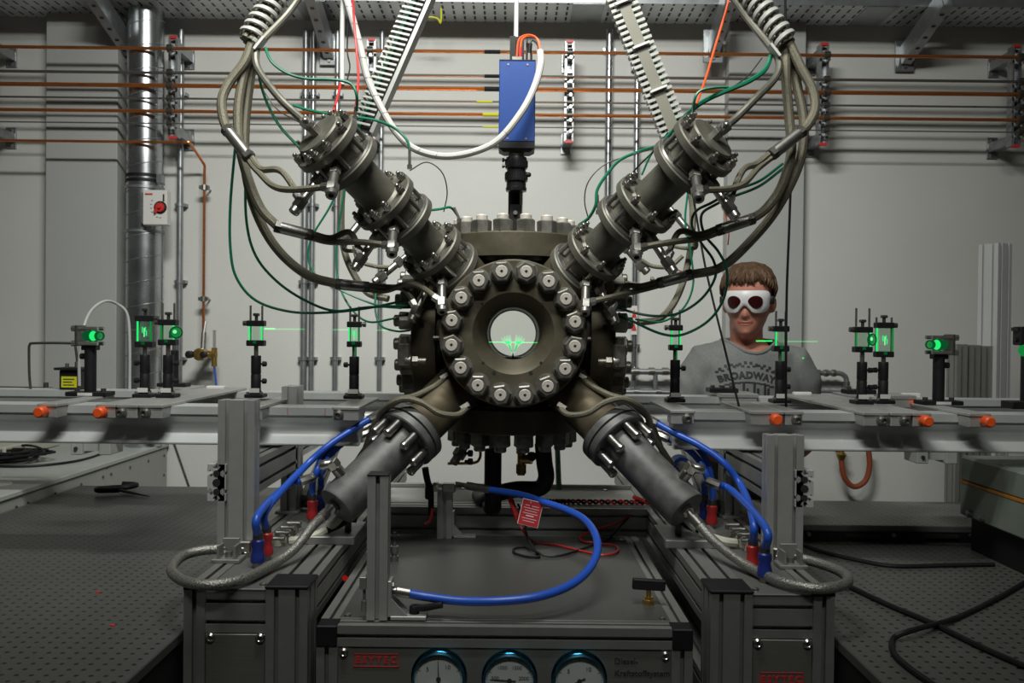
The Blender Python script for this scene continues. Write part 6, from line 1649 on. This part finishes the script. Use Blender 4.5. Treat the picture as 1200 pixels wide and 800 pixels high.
# rear hose stand
xs = U(513, 600, 2.33).x
t = thing('hose_stand', (xs + 0.02, 2.33, FZ), 'short upright extrusion at the rear of the fuel unit', 'stand')
part(extrusion(MB(), (xs + 0.02, 2.33, FZ + 0.0025), (xs + 0.02, 2.33, U(520, 570, 2.33).z), 0.04, 0.04), 'extrusion', 'aluminium', t)
k = MB().cbox((xs + 0.04, 2.315, FZ + 0.0025), (xs + 0.105, 2.345, FZ + 0.009), 0.001).cbox((xs + 0.04, 2.315, FZ + 0.0025), (xs + 0.046, 2.345, FZ + 0.075), 0.001)
kk = len(k.v)
for yy in (2.316, 2.320):
    for (dx, dz) in ((0.045, 0.008), (0.075, 0.008), (0.045, 0.04)): k.v.append(V((xs + dx, yy, FZ + dz)))
k.f += [(kk, kk + 1, kk + 2), (kk + 5, kk + 4, kk + 3), (kk, kk + 3, kk + 4, kk + 1), (kk + 1, kk + 4, kk + 5, kk + 2), (kk + 2, kk + 5, kk + 3, kk)]
part(k, 'angle_bracket', 'aluminium', t)
# valve on the rear stand with the hose end
p = U(527, 571, 2.30)
t = thing('hose_valve', p, 'steel valve with black lever at the rear end of the big blue hose', 'valve')
part(MB().cbox((p.x - 0.020, p.y - 0.014, p.z - 0.012), (p.x + 0.016, p.y + 0.014, p.z + 0.012), 0.003).cyl(p + V((-0.02, 0, 0.0)), p + V((-0.045, -0.005, 0.004)), 0.009, n=10).lathe(p + V((-0.03, -0.003, 0.002)), (-1, 0, 0), [(0, 0.014), (0.014, 0.014)], 6), 'body', 'chrome', t)
part(MB().cbox((p.x - 0.065, p.y - 0.02, p.z - 0.03), (p.x - 0.043, p.y + 0.01, p.z + 0.008), 0.004).tube([p + V((-0.055, -0.005, 0.0)), p + V((-0.062, -0.008, 0.03)), p + V((-0.066, -0.01, 0.055))], 0.009, n=8).cyl(p + V((-0.05, 0, -0.02)), p + V((-0.05, 0, -0.075)), 0.008, n=8), 'lever', 'black', t)
part(MB().tube([p + V((-0.045, -0.01, -0.055)), p + V((-0.05, -0.02, -0.085)), p + V((-0.065, -0.025, -0.095))], 0.004, n=8), 'tap_handle', 'red', t)
# big blue hose
pts = [(478, 695, 1.67), (500, 699, 1.67), (540, 704, 1.66), (585, 704, 1.65), (630, 699, 1.66), (667, 686, 1.70), (690, 667, 1.76), (700, 645, 1.83), (697, 625, 1.92), (684, 608, 2.02), (663, 597, 2.10), (640, 589, 2.17), (612, 580, 2.23), (590, 576, 2.27), (572, 573, 2.29)]
t = thing('blue_hose', U(*pts[3]), 'big blue hose curving across the top of the fuel unit', 'hose')
P_ = [U(*p) for p in pts]
part(MB().tube(P_, 0.0088, n=14), 'hose', 'blue_hose', t)
part(MB().lathe(P_[0] + V((0.004, 0, 0)), P_[0] - P_[1], [(0, 0.0105), (0.026, 0.0105), (0.028, 0.007), (0.034, 0.007)], 12), 'ferrule', 'steel', t)
d = P_[-1] - P_[-2]
part(MB().lathe(P_[-1] - d.normalized() * 0.006, d, [(0, 0.0112), (0.07, 0.0112), (0.074, 0.007), (0.105, 0.007)], 12), 'ferrule', 'chrome', t)
# tag on the hose
c = U(622, 588, 2.19)
t = thing('warning_tag', c + V((0, 0, -0.05)), 'red warning tag with white border hanging on the big blue hose', 'tag')
TM = Matrix.Translation(c + V((-0.001, -0.014, -0.026))) @ Matrix.Rotation(math.radians(13), 4, 'Y') @ Matrix.Rotation(math.radians(-6), 4, 'X')
part(MB().cbox((-0.027, -0.0008, -0.033), (0.027, 0.0008, 0.033), 0.0005, TM), 'border', 'print_white', t)
part(MB().box((-0.0255, -0.0012, -0.0315), (0.0255, -0.0007, 0.0315), TM), 'face', 'tag_red', t)
for i in range(7):
    wv = (0.018, 0.02, 0.016, 0.019, 0.010, 0.019, 0.015)[i]
    z = 0.018 - i * 0.0066
    part(MB().box((-wv, -0.0016, z), (wv, -0.0011, z + (0.0012 if i != 4 else 0.0026)), TM), 'print_line', 'print_white', t)
part(MB().tube([c + V((0.0, -0.010, 0.002)), c + V((0.0, -0.012, -0.002)), c + V((0, -0.012, -0.008))], 0.003, n=6), 'strap', 'tag_red', t)
# knob valve on the plate
p = U(462, 658, 1.0); k = (FZ - EYE.z) / (p.z - EYE.z); p = EYE + (p - EYE) * k
p = V((p.x, p.y, FZ + 0.0025))
t = thing('plunger_valve', p, 'small steel plunger valve with black knob behind the front hose stand', 'valve')
part(MB().lathe(p, (0, 0, 1), [(0, 0.011), (0.012, 0.011), (0.013, 0.007), (0.02, 0.007), (0.02, 0.0105), (0.036, 0.0105), (0.037, 0.005), (0.05, 0.005)], 12), 'body', 'steel', t)
part(MB().lathe(p + V((0, 0, 0.05)), (0, 0, 1), [(0, 0.006), (0.004, 0.012), (0.012, 0.012), (0.015, 0.006), (0.02, 0.004)], 16), 'knob', 'black', t)
# t-handle valve at right
p = U(760, 709, 1.0); k = (FZ - EYE.z) / (p.z - EYE.z); p = EYE + (p - EYE) * k; p = V((p.x, p.y, FZ + 0.0025))
t = thing('bar_valve', p, 'brass valve with flat black bar handle on the fuel unit', 'valve')
part(MB().lathe(p, (0, 0, 1), [(0, 0.013), (0.010, 0.013), (0.011, 0.010), (0.016, 0.010)], 6).cyl(p + V((0, 0, 0.016)), p + V((0, 0, 0.034)), 0.005, n=10), 'body', 'brass', t)
M = Matrix.Translation(p + V((0, 0, 0.04))) @ Matrix.Rotation(math.radians(3), 4, 'Y')
part(MB().cbox((-0.034, -0.007, -0.010), (0.034, 0.007, 0.012), 0.002, M), 'handle', 'blue_coupling' if False else 'black', t)
# loose leads on the plate
def on_unit(x, y, h=0.007):
    p = U(x, y, 1.0); k = (FZ + h - EYE.z) / (p.z - EYE.z); return EYE + (p - EYE) * k
single(MB().tube([U(600, 584, 2.28), U(606, 600, 2.27), U(612, 620, 2.2), on_unit(626, 635), on_unit(650, 638), on_unit(680, 645), on_unit(705, 650), on_unit(722, 647), on_unit(722, 640), on_unit(700, 636), on_unit(683, 634), on_unit(681, 628), U(700, 620, 2.33), U(725, 612, 2.38), U(745, 600, 2.42), U(753, 590, 2.47)], 0.003, n=6), 'test_lead', 'red_cable', 'red test lead lying in curves on the fuel unit', 'cable')
single(MB().tube([U(607, 590, 2.29), U(614, 608, 2.27), U(618, 628, 2.2), on_unit(628, 646), on_unit(632, 652), on_unit(618, 652), on_unit(604, 648), on_unit(602, 643), on_unit(614, 641), on_unit(628, 646, 0.012), on_unit(640, 651), on_unit(660, 650), on_unit(690, 640), on_unit(712, 632), U(728, 615, 2.37), U(742, 600, 2.42)], 0.003, n=6), 'test_lead', 'black', 'black test lead with a loop on the fuel unit', 'cable')
t = thing('test_clip', U(602, 590, 2.27), 'pair of red crocodile clip sleeves by the warning tag', 'clip')
part(MB().cyl(U(597, 583, 2.28), U(607, 610, 2.26), 0.006, n=8), 'sleeve', 'red', t)
t = thing('twisted_pair', U(700, 591, 2.45), 'red and black twisted leads across the rear deck', 'cable')
base = [U(632, 590, 2.46), U(650, 582, 2.46), U(668, 590, 2.46), U(700, 591, 2.46), U(735, 592, 2.46), U(765, 594, 2.46)]
for b_ in base: b_.z = CT + 0.008
B_ = spline(base, 14)
for ph, m in ((0, 'red_cable'), (PI, 'black')):
    P2 = [p + V((0, 0.0045 * math.cos(i * 1.1 + ph), 0.0045 * math.sin(i * 1.1 + ph))) for i, p in enumerate(B_)]
    part(MB().tube(P2, 0.0036, n=6, smooth=False), 'lead', m, t)
part(MB().lathe(U(742, 582, 2.46), (1, 0.2, -0.4), [(0, 0.006), (0.03, 0.006), (0.035, 0.004)], 8), 'plug', 'red', t)
# red lamp glow between frame and unit
p = U(404, 677, 1.80)
single(MB().lathe((p.x, p.y, p.z), (0.6, -0.8, 0.2), [(0, 0.006), (0.006, 0.005), (0.008, 0.002)], 10), 'indicator_lamp', 'red_led', 'red glowing lamp in the gap left of the fuel unit', 'lamp')
# small blue and grey pump behind the right cylinder
p = U(797, 545, 2.5)
t = thing('pump', (p.x, p.y, CT), 'small blue pump behind the right cylinder', 'pump')
part(MB().lathe(p + V((0, -0.03, 0)), (0, 1, 0), [(0, 0.028), (0.05, 0.030), (0.052, 0.02)], 18), 'head', 'blue_paint', t)
part(MB().lathe(p + V((0, -0.045, 0)), (0, 1, 0), [(0, 0.012), (0.016, 0.018)], 14), 'cap', 'dull_aluminium', t)
part(MB().cyl((p.x, p.y, CT), (p.x, p.y, p.z - 0.02), 0.015, n=10), 'stem', 'dull_aluminium', t)
# ------------------------------------------------------------------ the person
HC = U(877, 350.5, 2.93)               # middle of the head
yaw = math.radians(-22)              # face turned towards the chamber
CHIN = HC.z - 0.122
tab = [  # z above chin, front, back, half width
    (-0.012, 0.045, 0.050, 0.028), (0.000, 0.078, 0.055, 0.030), (0.012, 0.088, 0.060, 0.039), (0.030, 0.089, 0.070, 0.051), (0.055, 0.090, 0.080, 0.0615),
    (0.080, 0.090, 0.088, 0.071), (0.105, 0.088, 0.094, 0.074), (0.130, 0.089, 0.098, 0.076), (0.160, 0.088, 0.100, 0.077), (0.190, 0.078, 0.094, 0.071),
    (0.212, 0.060, 0.078, 0.058), (0.228, 0.036, 0.050, 0.036), (0.235, 0.004, 0.006, 0.004)]
def lerp_tab(z):
    if z <= tab[0][0]: return tab[0][1:]
    for a, b in zip(tab, tab[1:]):
        if z <= b[0]:
            t_ = (z - a[0]) / (b[0] - a[0]); t_ = t_ * t_ * (3 - 2 * t_) * 0.4 + t_ * 0.6
            return tuple(a[i] + (b[i] - a[i]) * t_ for i in (1, 2, 3))
    return tab[-1][1:]
def gs(x, s): return math.exp(-(x / s) ** 2)
RH = Matrix.Rotation(yaw, 4, 'Z') @ Matrix.Rotation(math.radians(3), 4, 'X')
def head_pt(an, z, off=0.0, raw=False):
    """an = 0 faces the viewer (-y); z above the chin"""
    f, b, w_ = lerp_tab(z)
    ca, sa = math.cos(an), math.sin(an)
    ry = f if ca > 0 else b
    e = 2.25
    r = 1.0 / ((abs(sa) / w_) ** e + (abs(ca) / ry) ** e) ** (1 / e)
    if not raw and ca > 0:
        x = r * sa
        nose = 0.022 * gs(x, 0.013) * max(0, min(1, (0.125 - z) / 0.055)) * (1 if z > 0.066 else max(0, 1 - (0.066 - z) / 0.012))
        lips = 0.005 * gs(x, 0.020) * (gs(z - 0.047, 0.005) + gs(z - 0.036, 0.006)) - 0.003 * gs(x, 0.022) * gs(z - 0.0415, 0.0025)
        eyes = -0.009 * (gs(x - 0.032, 0.014) + gs(x + 0.032, 0.014)) * gs(z - 0.116, 0.012)
        chin = 0.005 * gs(x, 0.016) * gs(z - 0.010, 0.010)
        r += nose + lips + eyes + chin
    r += off
    p = V((r * sa, -r * ca, z - 0.12))
    return V((HC.x, HC.y, CHIN + 0.12)) + RH.to_3x3() @ p
def loft(m_, rings, n=24, cap=True):
    """rings: (centre, a-vector, b-vector)"""
    ks = []
    for c, a, b in rings:
        k = len(m_.v)
        for i in range(n):
            t_ = 2 * PI * i / n
            m_.v.append(V(c) + V(a) * math.cos(t_) + V(b) * math.sin(t_))
        ks.append(k)
    for i in range(len(ks) - 1): m_.bridge(ks[i], ks[i + 1], n)
    if cap: m_.f.append(tuple(ks[0] + i for i in reversed(range(n)))); m_.f.append(tuple(ks[-1] + i for i in range(n)))
def limb(m_, pts, n=16):
    """pts: (point, radius)"""
    rings = []
    for i, (p, r) in enumerate(pts):
        d = (V(pts[min(i + 1, len(pts) - 1)][0]) - V(pts[max(i - 1, 0)][0])).normalized()
        a, b, _ = basis(d, (0, 1, 0))
        rings.append((p, a * r, b * r))
    loft(m_, rings, n)
def remesh(m_, name, voxel, m, smooth_it=4):
    me = m_.mesh(name + '_raw', m)
    o = bpy.data.objects.new(name + '_raw', me); COL.objects.link(o)
    md = o.modifiers.new('r', 'REMESH'); md.mode = 'VOXEL'; md.voxel_size = voxel; md.use_smooth_shade = True
    s_ = o.modifiers.new('s', 'SMOOTH'); s_.iterations = smooth_it; s_.factor = 0.5
    dg = bpy.context.evaluated_depsgraph_get()
    out = bpy.data.meshes.new_from_object(o.evaluated_get(dg))
    bpy.data.objects.remove(o); bpy.data.meshes.remove(me)
    out.name = name
    out.polygons.foreach_set('use_smooth', [True] * len(out.polygons))
    return out
BX, BY = HC.x + 0.012, HC.y + 0.035          # body axis
SHZ = U(880, 409, BY).z                        # shoulder line
hip = SHZ - 0.50
body = MB()
# head
rows = []
NZ, NA = 60, 64
ks = []
for i in range(NZ):
    z = -0.012 + 0.247 * i / (NZ - 1)
    k = len(body.v)
    for j in range(NA): body.v.append(head_pt(2 * PI * j / NA, z))
    ks.append(k)
for i in range(NZ - 1): body.bridge(ks[i], ks[i + 1], NA)
body.f.append(tuple(ks[0] + i for i in reversed(range(NA)))); body.f.append(tuple(ks[-1] + i for i in range(NA)))
for s in (-1, 1):                              # ears
    c = head_pt(s * math.radians(98), 0.105, 0.004)
    d = RH.to_3x3() @ V((s * 0.45, 0.6, 0)); upv = RH.to_3x3() @ V((0, 0.15, 1))
    rings = []
    for q in range(9):
        t_ = -1 + q / 4
        r = math.sqrt(max(0.02, 1 - t_ * t_))
        rings.append((c + upv * (0.031 * t_) + d * 0.004, d.normalized() * (0.017 * r + 0.001), d.cross(upv).normalized() * (0.007 * r + 0.001)))
    loft(body, rings, 14)
# neck, trunk
loft(body, [(V((HC.x, HC.y + 0.03, CHIN + 0.05)), V((0.056, 0, 0)), V((0, 0.058, 0))), (V((HC.x + 0.006, HC.y + 0.035, CHIN - 0.03)), V((0.055, 0, 0)), V((0, 0.058, 0))), (V((BX, BY + 0.01, SHZ + 0.03)), V((0.062, 0, 0)), V((0, 0.062, 0))), (V((BX, BY + 0.01, SHZ - 0.03)), V((0.09, 0, 0)), V((0, 0.07, 0)))], 24)
trunk = [(0.012, 0.115, 0.062), (-0.03, 0.170, 0.085), (-0.08, 0.185, 0.105), (-0.16, 0.180, 0.115), (-0.26, 0.168, 0.108), (-0.36, 0.160, 0.104), (-0.44, 0.168, 0.11), (-0.52, 0.176, 0.118), (-0.58, 0.165, 0.112)]
loft(body, [(V((BX, BY, SHZ + dz)), V((w_, 0, 0)), V((0, d, 0))) for dz, w_, d in trunk], 32)
HANDS = []
for s in (-1, 1):
    sh = V((BX + s * 0.172, BY, SHZ - 0.045)); el = V((BX + s * 0.222, BY + 0.03, SHZ - 0.31)); wr = V((BX + s * 0.07, BY - 0.165, SHZ - 0.37))
    limb(body, [(sh + V((-s * 0.06, 0, -0.01)), 0.045), (sh + V((-s * 0.015, 0, -0.012)), 0.050), (sh.lerp(el, 0.3), 0.052), (sh.lerp(el, 0.8), 0.044), (el, 0.041), (el.lerp(wr, 0.3), 0.041), (el.lerp(wr, 0.8), 0.030), (wr, 0.027), (wr + (wr - el).normalized() * 0.03, 0.028)])
    dn = (wr - el).normalized(); out = V((0, 0.4, -1)).normalized(); nb = dn.cross(out).normalized() * -s; out = (out - dn * out.dot(dn)).normalized()
    pc = wr + dn * 0.075
    loft(body, [(wr + dn * 0.01, nb * 0.030, out * 0.020), (wr + dn * 0.05, nb * 0.040, out * 0.017), (wr + dn * 0.09, nb * 0.042, out * 0.014), (wr + dn * 0.10, nb * 0.036, out * 0.010)], 16)
    for i, L in enumerate((0.066, 0.078, 0.072, 0.056)):
        b0 = wr + dn * 0.085 + nb * (0.032 - 0.0205 * i)
        limb(body, [(b0, 0.0092), (b0 + dn * L * 0.5 + out * 0.006, 0.0088), (b0 + dn * L * 0.85 + out * 0.022, 0.008), (b0 + dn * L + out * 0.034, 0.0065)], 10)
    b0 = wr + dn * 0.035 + nb * 0.033
    limb(body, [(b0, 0.012), (b0 + nb * 0.022 + dn * 0.02 + out * 0.008, 0.0105), (b0 + nb * 0.03 + dn * 0.05 + out * 0.014, 0.0095), (b0 + nb * 0.03 + dn * 0.068 + out * 0.018, 0.007)], 10)
    hp = V((BX + s * 0.09, BY, hip - 0.03)); kn = V((BX + s * 0.10, BY - 0.01, 0.48)); an = V((BX + s * 0.10, BY + 0.02, 0.09))
    limb(body, [(hp + V((0, 0, 0.06)), 0.085), (hp, 0.088), (hp.lerp(kn, 0.5), 0.072), (kn, 0.055), (kn.lerp(an, 0.3), 0.055), (kn.lerp(an, 0.8), 0.040), (an, 0.038), (an - V((0, 0, 0.05)), 0.040)])
bm_ = remesh(body, 'body', 0.0056, 'skin', 3)
PERSON = put(bm_, 'person')
tag(PERSON, 'person in grey t-shirt and white laser goggles standing behind the rear rail', 'person')
def pput(mb, name, m, parent=PERSON, sharp=60): return put(mb.mesh(name, m, sharp), name, parent)

# t-shirt
sh_ = MB()
loft(sh_, [(V((BX, BY + dy, SHZ + dz)), V((w_, 0, 0)), V((0, d, 0))) for dz, w_, d, dy in ((0.036, 0.074, 0.072, 0.01), (0.024, 0.125, 0.082, 0.005), (-0.012, 0.182, 0.100, 0), (-0.06, 0.190, 0.112, 0), (-0.12, 0.194, 0.124, 0), (-0.20, 0.186, 0.126, 0), (-0.30, 0.178, 0.120, 0), (-0.40, 0.178, 0.120, 0), (-0.50, 0.188, 0.130, 0), (-0.60, 0.190, 0.134, 0))], 40)
for s in (-1, 1):
    sh = V((BX + s * 0.165, BY, SHZ - 0.052)); el = V((BX + s * 0.222, BY + 0.03, SHZ - 0.31))
    limb(sh_, [(sh + V((-s * 0.09, 0, 0.020)), 0.066), (sh + V((-s * 0.02, 0, 0.000)), 0.078), (sh.lerp(el, 0.25), 0.076), (sh.lerp(el, 0.55), 0.067), (sh.lerp(el, 0.82), 0.068)], 20)
shirt_me = remesh(sh_, 'shirt', 0.008, 'shirt', 6)
for v in shirt_me.vertices:
    n_ = noise.noise(V((v.co.x * 9, v.co.y * 5, v.co.z * 14))) * 0.007 + noise.noise(V((v.co.x * 30 + v.co.z * 18, v.co.y * 14, v.co.z * 20))) * 0.0035
    v.co += v.normal * n_
    # cut the neckline lower
    dx, dz = v.co.x - BX, v.co.z - SHZ
b_ = bmesh.new(); b_.from_mesh(shirt_me)
def neck_plane(y): return SHZ + 0.020 + (y - BY) * 0.34
bmesh.ops.delete(b_, geom=[v for v in b_.verts if v.co.z > neck_plane(v.co.y) - 0.004 and ((v.co.x - BX) / 0.088) ** 2 + ((v.co.y - BY + 0.004) / 0.094) ** 2 < 1], context='VERTS')
RIM = sorted([v.co.copy() for v in b_.verts if v.is_boundary], key=lambda c_: math.atan2(c_.y - BY, c_.x - BX))
b_.to_mesh(shirt_me); b_.free()
SHIRT = put(shirt_me, 'shirt', PERSON); SHIRT['label'] = 'grey t-shirt with dark print'
# collar ring along the cut neckline
q = MB(); pts = []
for i in range(41):
    a = -PI + 2 * PI * i / 40
    near = [c_ for c_ in RIM if abs((math.atan2(c_.y - BY, c_.x - BX) - a + PI) % (2 * PI) - PI) < 0.22]
    if near: pts.append(sum(near, V()) / len(near))
q.tube(pts, 0.0062, n=8, smooth=False)
pput(q, 'collar', 'shirt', SHIRT)
# print on the chest
bv = BVHTree.FromPolygons([v.co.copy() for v in shirt_me.vertices], [tuple(p.vertices) for p in shirt_me.polygons])
def chest(x, z, off=0.0012):
    h = bv.ray_cast(V((x, BY - 1, z)), V((0, 1, 0)))
    return V((x, (h[0].y if h[0] else BY - 0.12) - off, z))
def project(me, fx):
    for v in me.vertices: v.co = fx(v.co)
    return me
ls = U(945, 420, BY - 0.1); ls = chest(ls.x, ls.z, 0.0005)
single(MB().lathe(ls, (0, -1, 0), [(0, 0.003), (0.002, 0.003)], 10), 'laser_spot', 'laser_glow', 'single green laser spot on the sleeve of the person', 'laser spot')
ctr = U(876, 441, BY - 0.12)
txt = 'BROADWAY'
tm = text_mesh(txt, 0.0305, 'print_black', depth=0.0003, bold=0.0018, spacing=1.12)
def bend(c):
    R_ = 0.24
    a = c.x / R_
    r = R_ + c.y
    return chest(ctr.x + r * math.sin(a), ctr.z - R_ + r * math.cos(a) + 0.004, 0.0016 + c.z)
put(project(tm, bend), 'print_lettering', SHIRT)
pr = MB()
def patch(x0, z0, x1, z1):
    rows = []
    for i in range(3):
        rows.append([chest(ctr.x + x0 + (x1 - x0) * j / 3, ctr.z + z0 + (z1 - z0) * i / 2, 0.0014) for j in range(4)])
    pr.grid(rows)
for i in range(13):
    x = -0.07 + 0.0116 * i
    if i % 3 == 1: continue
    h = 0.015 + 0.02 * abs(math.sin(i * 2.1))
    patch(x - 0.004, -0.07, x + 0.004, -0.07 + h + 0.015)
for i in range(22):
    a = -1.0 + 2.0 * i / 21
    x = 0.095 * a; z = 0.038 - 0.025 * a * a + 0.006 * math.sin(i * 2.7)
    patch(x - 0.005, z - 0.003, x + 0.005, z + 0.003 + 0.004 * abs(math.sin(i * 1.7)))
for i in range(11):
    a = -1.0 + 2.0 * i / 10
    patch(0.08 * a - 0.009, -0.022 - 0.014 * a * a, 0.08 * a + 0.009, -0.017 - 0.014 * a * a)
pput(pr, 'print_artwork', 'print_black', SHIRT)['kind'] = 'stuff'
# trousers and shoes
tr = MB()
loft(tr, [(V((BX, BY, hip + dz)), V((w_, 0, 0)), V((0, d, 0))) for dz, w_, d in ((0.02, 0.176, 0.122), (-0.04, 0.184, 0.126), (-0.10, 0.178, 0.12))], 28)
for s in (-1, 1):
    hp = V((BX + s * 0.09, BY, hip - 0.05)); kn = V((BX + s * 0.10, BY - 0.01, 0.48)); an = V((BX + s * 0.10, BY + 0.02, 0.08))
    limb(tr, [(hp, 0.096), (hp.lerp(kn, 0.5), 0.084), (kn, 0.068), (kn.lerp(an, 0.4), 0.066), (an, 0.058), (an - V((0, 0, 0.03)), 0.060)], 20)
put(remesh(tr, 'trousers', 0.012, 'jeans', 3), 'trousers', PERSON)
for s in (-1, 1):
    q = MB()
    c = V((BX + s * 0.10, BY, 0))
    loft(q, [(c + V((0, 0.06, 0.04)), V((0.03, 0, 0)), V((0, 0, 0.035))), (c + V((0, 0.03, 0.045)), V((0.04, 0, 0)), V((0, 0, 0.045))), (c + V((0, -0.06, 0.038)), V((0.046, 0, 0)), V((0, 0, 0.037))), (c + V((0, -0.14, 0.03)), V((0.044, 0, 0)), V((0, 0, 0.029))), (c + V((0, -0.18, 0.024)), V((0.028, 0, 0)), V((0, 0, 0.02)))], 18)
    pput(q, 'shoe', 'shoe')
# hair cap
q = MB(); ks = []
NA2, NZ2 = 96, 30
for i in range(NZ2):
    k = len(q.v)
    for j in range(NA2):
        an = 2 * PI * j / NA2
        ca = math.cos(an)
        # hairline: high on the brow, down to the nape at the back, sideburns
        low = 0.181 if ca > 0.72 else 0.181 - (0.72 - ca) * 0.062 if ca > 0.12 else 0.139 if ca > -0.35 else 0.139 - (-0.35 - ca) * 0.12
        low += 0.006 * math.sin(an * 17) + 0.004 * math.sin(an * 41)
        t_ = i / (NZ2 - 1)
        z = low + (0.2352 - low) * t_
        th = 0.004 + 0.014 * min(1, t_ * 2.2 + 0.25)
        st = 0.0045 * noise.noise(V((an * 9, z * 26, 1.3))) + 0.003 * noise.noise(V((an * 30, z * 12, 4.1)))
        p = head_pt(an, min(z, 0.2345), th + st, True)
        p.z += 0.014 * t_ * t_ + 0.004 * noise.noise(V((an * 6, z * 40, 9)))
        q.v.append(p)
    ks.append(k)
for i in range(NZ2 - 1): q.bridge(ks[i], ks[i + 1], NA2)
q.f.append(tuple(ks[-1] + i for i in range(NA2)))
k2 = len(q.v)
for j in range(NA2):
    an = 2 * PI * j / NA2
    ca = math.cos(an)
    q.v.append(head_pt(an, 0.175 if ca > 0 else 0.14, -0.01, True))
q.bridge(k2, ks[0], NA2)
HAIR = pput(q, 'hair', 'hair'); HAIR['label'] = 'short brown hair'
q = MB()
for i in range(420):
    an = random.uniform(-PI, PI); ca = math.cos(an)
    low = 0.178 if ca > 0.72 else 0.178 - (0.72 - ca) * 0.062 if ca > 0.12 else 0.135 if ca > -0.35 else 0.135 - (-0.35 - ca) * 0.12
    z = low + (0.232 - low) * random.uniform(0.05, 1.0)
    L = random.uniform(0.022, 0.04)
    p0 = head_pt(an, min(0.233, z + L * 0.6), 0.013, True); p0.z += 0.006
    sw = random.uniform(-0.18, 0.22)
    p1 = head_pt(an + sw * 0.5, z + L * 0.1, 0.017, True)
    p2 = head_pt(an + sw, max(low - 0.004, z - L * 0.5), 0.012, True)
    q.tube([p0, p1, p2], lambda u_: 0.0048 * (1 - u_) ** 0.6 + 0.0006, n=5, per=3)
pput(q, 'hair_strands', 'hair', HAIR)['kind'] = 'stuff'
# brows hidden by the goggles; mouth line
q = MB()
rows = []
for i in range(5):
    z = 0.0445 + (-0.008 + 0.004 * i) * 0.8
    rows.append([head_pt(a, z + 0.004 * (abs(a) * 3) ** 2 - 0.001, 0.0008 - 0.0005 * (i == 0 or i == 4) - 0.012 * max(0, abs(a) - 0.24)) for a in [(-0.29 + 0.029 * j) for j in range(21)]])
q.grid(rows)
pput(q, 'lips', 'lips')
# goggles
q = MB()
NA3, NH = 40, 12
def gog(a, h, off):
    # a -1..1 across, h -1..1 up
    an = a * math.radians(58)
    notch = 0.024 * gs(a, 0.17) * (1 if h < 0 else 0) * (-h)
    half_u = 0.034 - 0.006 * abs(a) ** 6
    half_l = 0.041 - 0.012 * abs(a) ** 4
    z = 0.118 + (h * half_u if h > 0 else h * half_l + notch)
    r_off = 0.013 + 0.010 * gs(a, 0.45) - 0.007 * (abs(h) ** 3) - 0.006 * abs(a) ** 4
    p = head_pt(an, z, off * 1.0 + r_off, True)
    return p
rows_o = [[gog(-1 + 2 * j / NA3, -1 + 2 * i / NH, 0.004) for j in range(NA3 + 1)] for i in range(NH + 1)]
rows_i = [[gog(-1 + 2 * j / NA3, -1 + 2 * i / NH, -0.016) for j in range(NA3 + 1)] for i in range(NH + 1)]
q.grid(rows_o); q.grid(rows_i)
n1 = NA3 + 1; off_ = (NH + 1) * n1
edge = [j for j in range(n1)] + [i * n1 + NA3 for i in range(1, NH + 1)] + [NH * n1 + j for j in reversed(range(NA3))] + [i * n1 for i in reversed(range(1, NH))]
for a, b in zip(edge, edge[1:] + edge[:1]): q.f.append((a, b, b + off_, a + off_))
GG = pput(q, 'goggles', 'goggle_white'); GG['label'] = 'white goggle frame'
for s in (-1, 1):
    q = MB()
    ce = s * 0.33
    ks = []
    for rr, of in ((1.0, 0.0035), (0.97, 0.0062), (0.7, 0.0066), (0.35, 0.0068), (0.02, 0.0068)):
        k = len(q.v)
        for j in range(28):
            t_ = 2 * PI * j / 28
            aa_ = ce + 0.235 * rr * math.cos(t_) ; hh_ = -0.08 + 0.58 * rr * math.sin(t_)
            q.v.append(gog(aa_, hh_ if hh_ < 0 or True else hh_, of - (0.001 if rr == 1.0 else 0)))
        ks.append(k)
    for i in range(4): q.bridge(ks[i], ks[i + 1], 28)
    pput(q, 'goggle_lens', 'goggle_lens', GG)
# strap
q = MB(); rows = []
for j in range(41):
    an = math.radians(54 + 252 * j / 40)
    rows.append([head_pt(an, 0.108, 0.006 + 0.004, True), head_pt(an, 0.132, 0.006 + 0.004, True)])
q.grid(rows)
st = pput(q, 'strap', 'black', GG)
sd = st.modifiers.new('thickness', 'SOLIDIFY'); sd.thickness = 0.003
q = MB()
for s in (-1, 1):
    p = head_pt(s * math.radians(63), 0.12, 0.010, True)
    q.cbox((-0.010, -0.014, -0.013), (0.010, 0.014, 0.013), 0.003, Matrix.Translation(p) @ RH @ Matrix.Rotation(0, 4, 'Z'))
pput(q, 'strap_clip', 'black', GG)
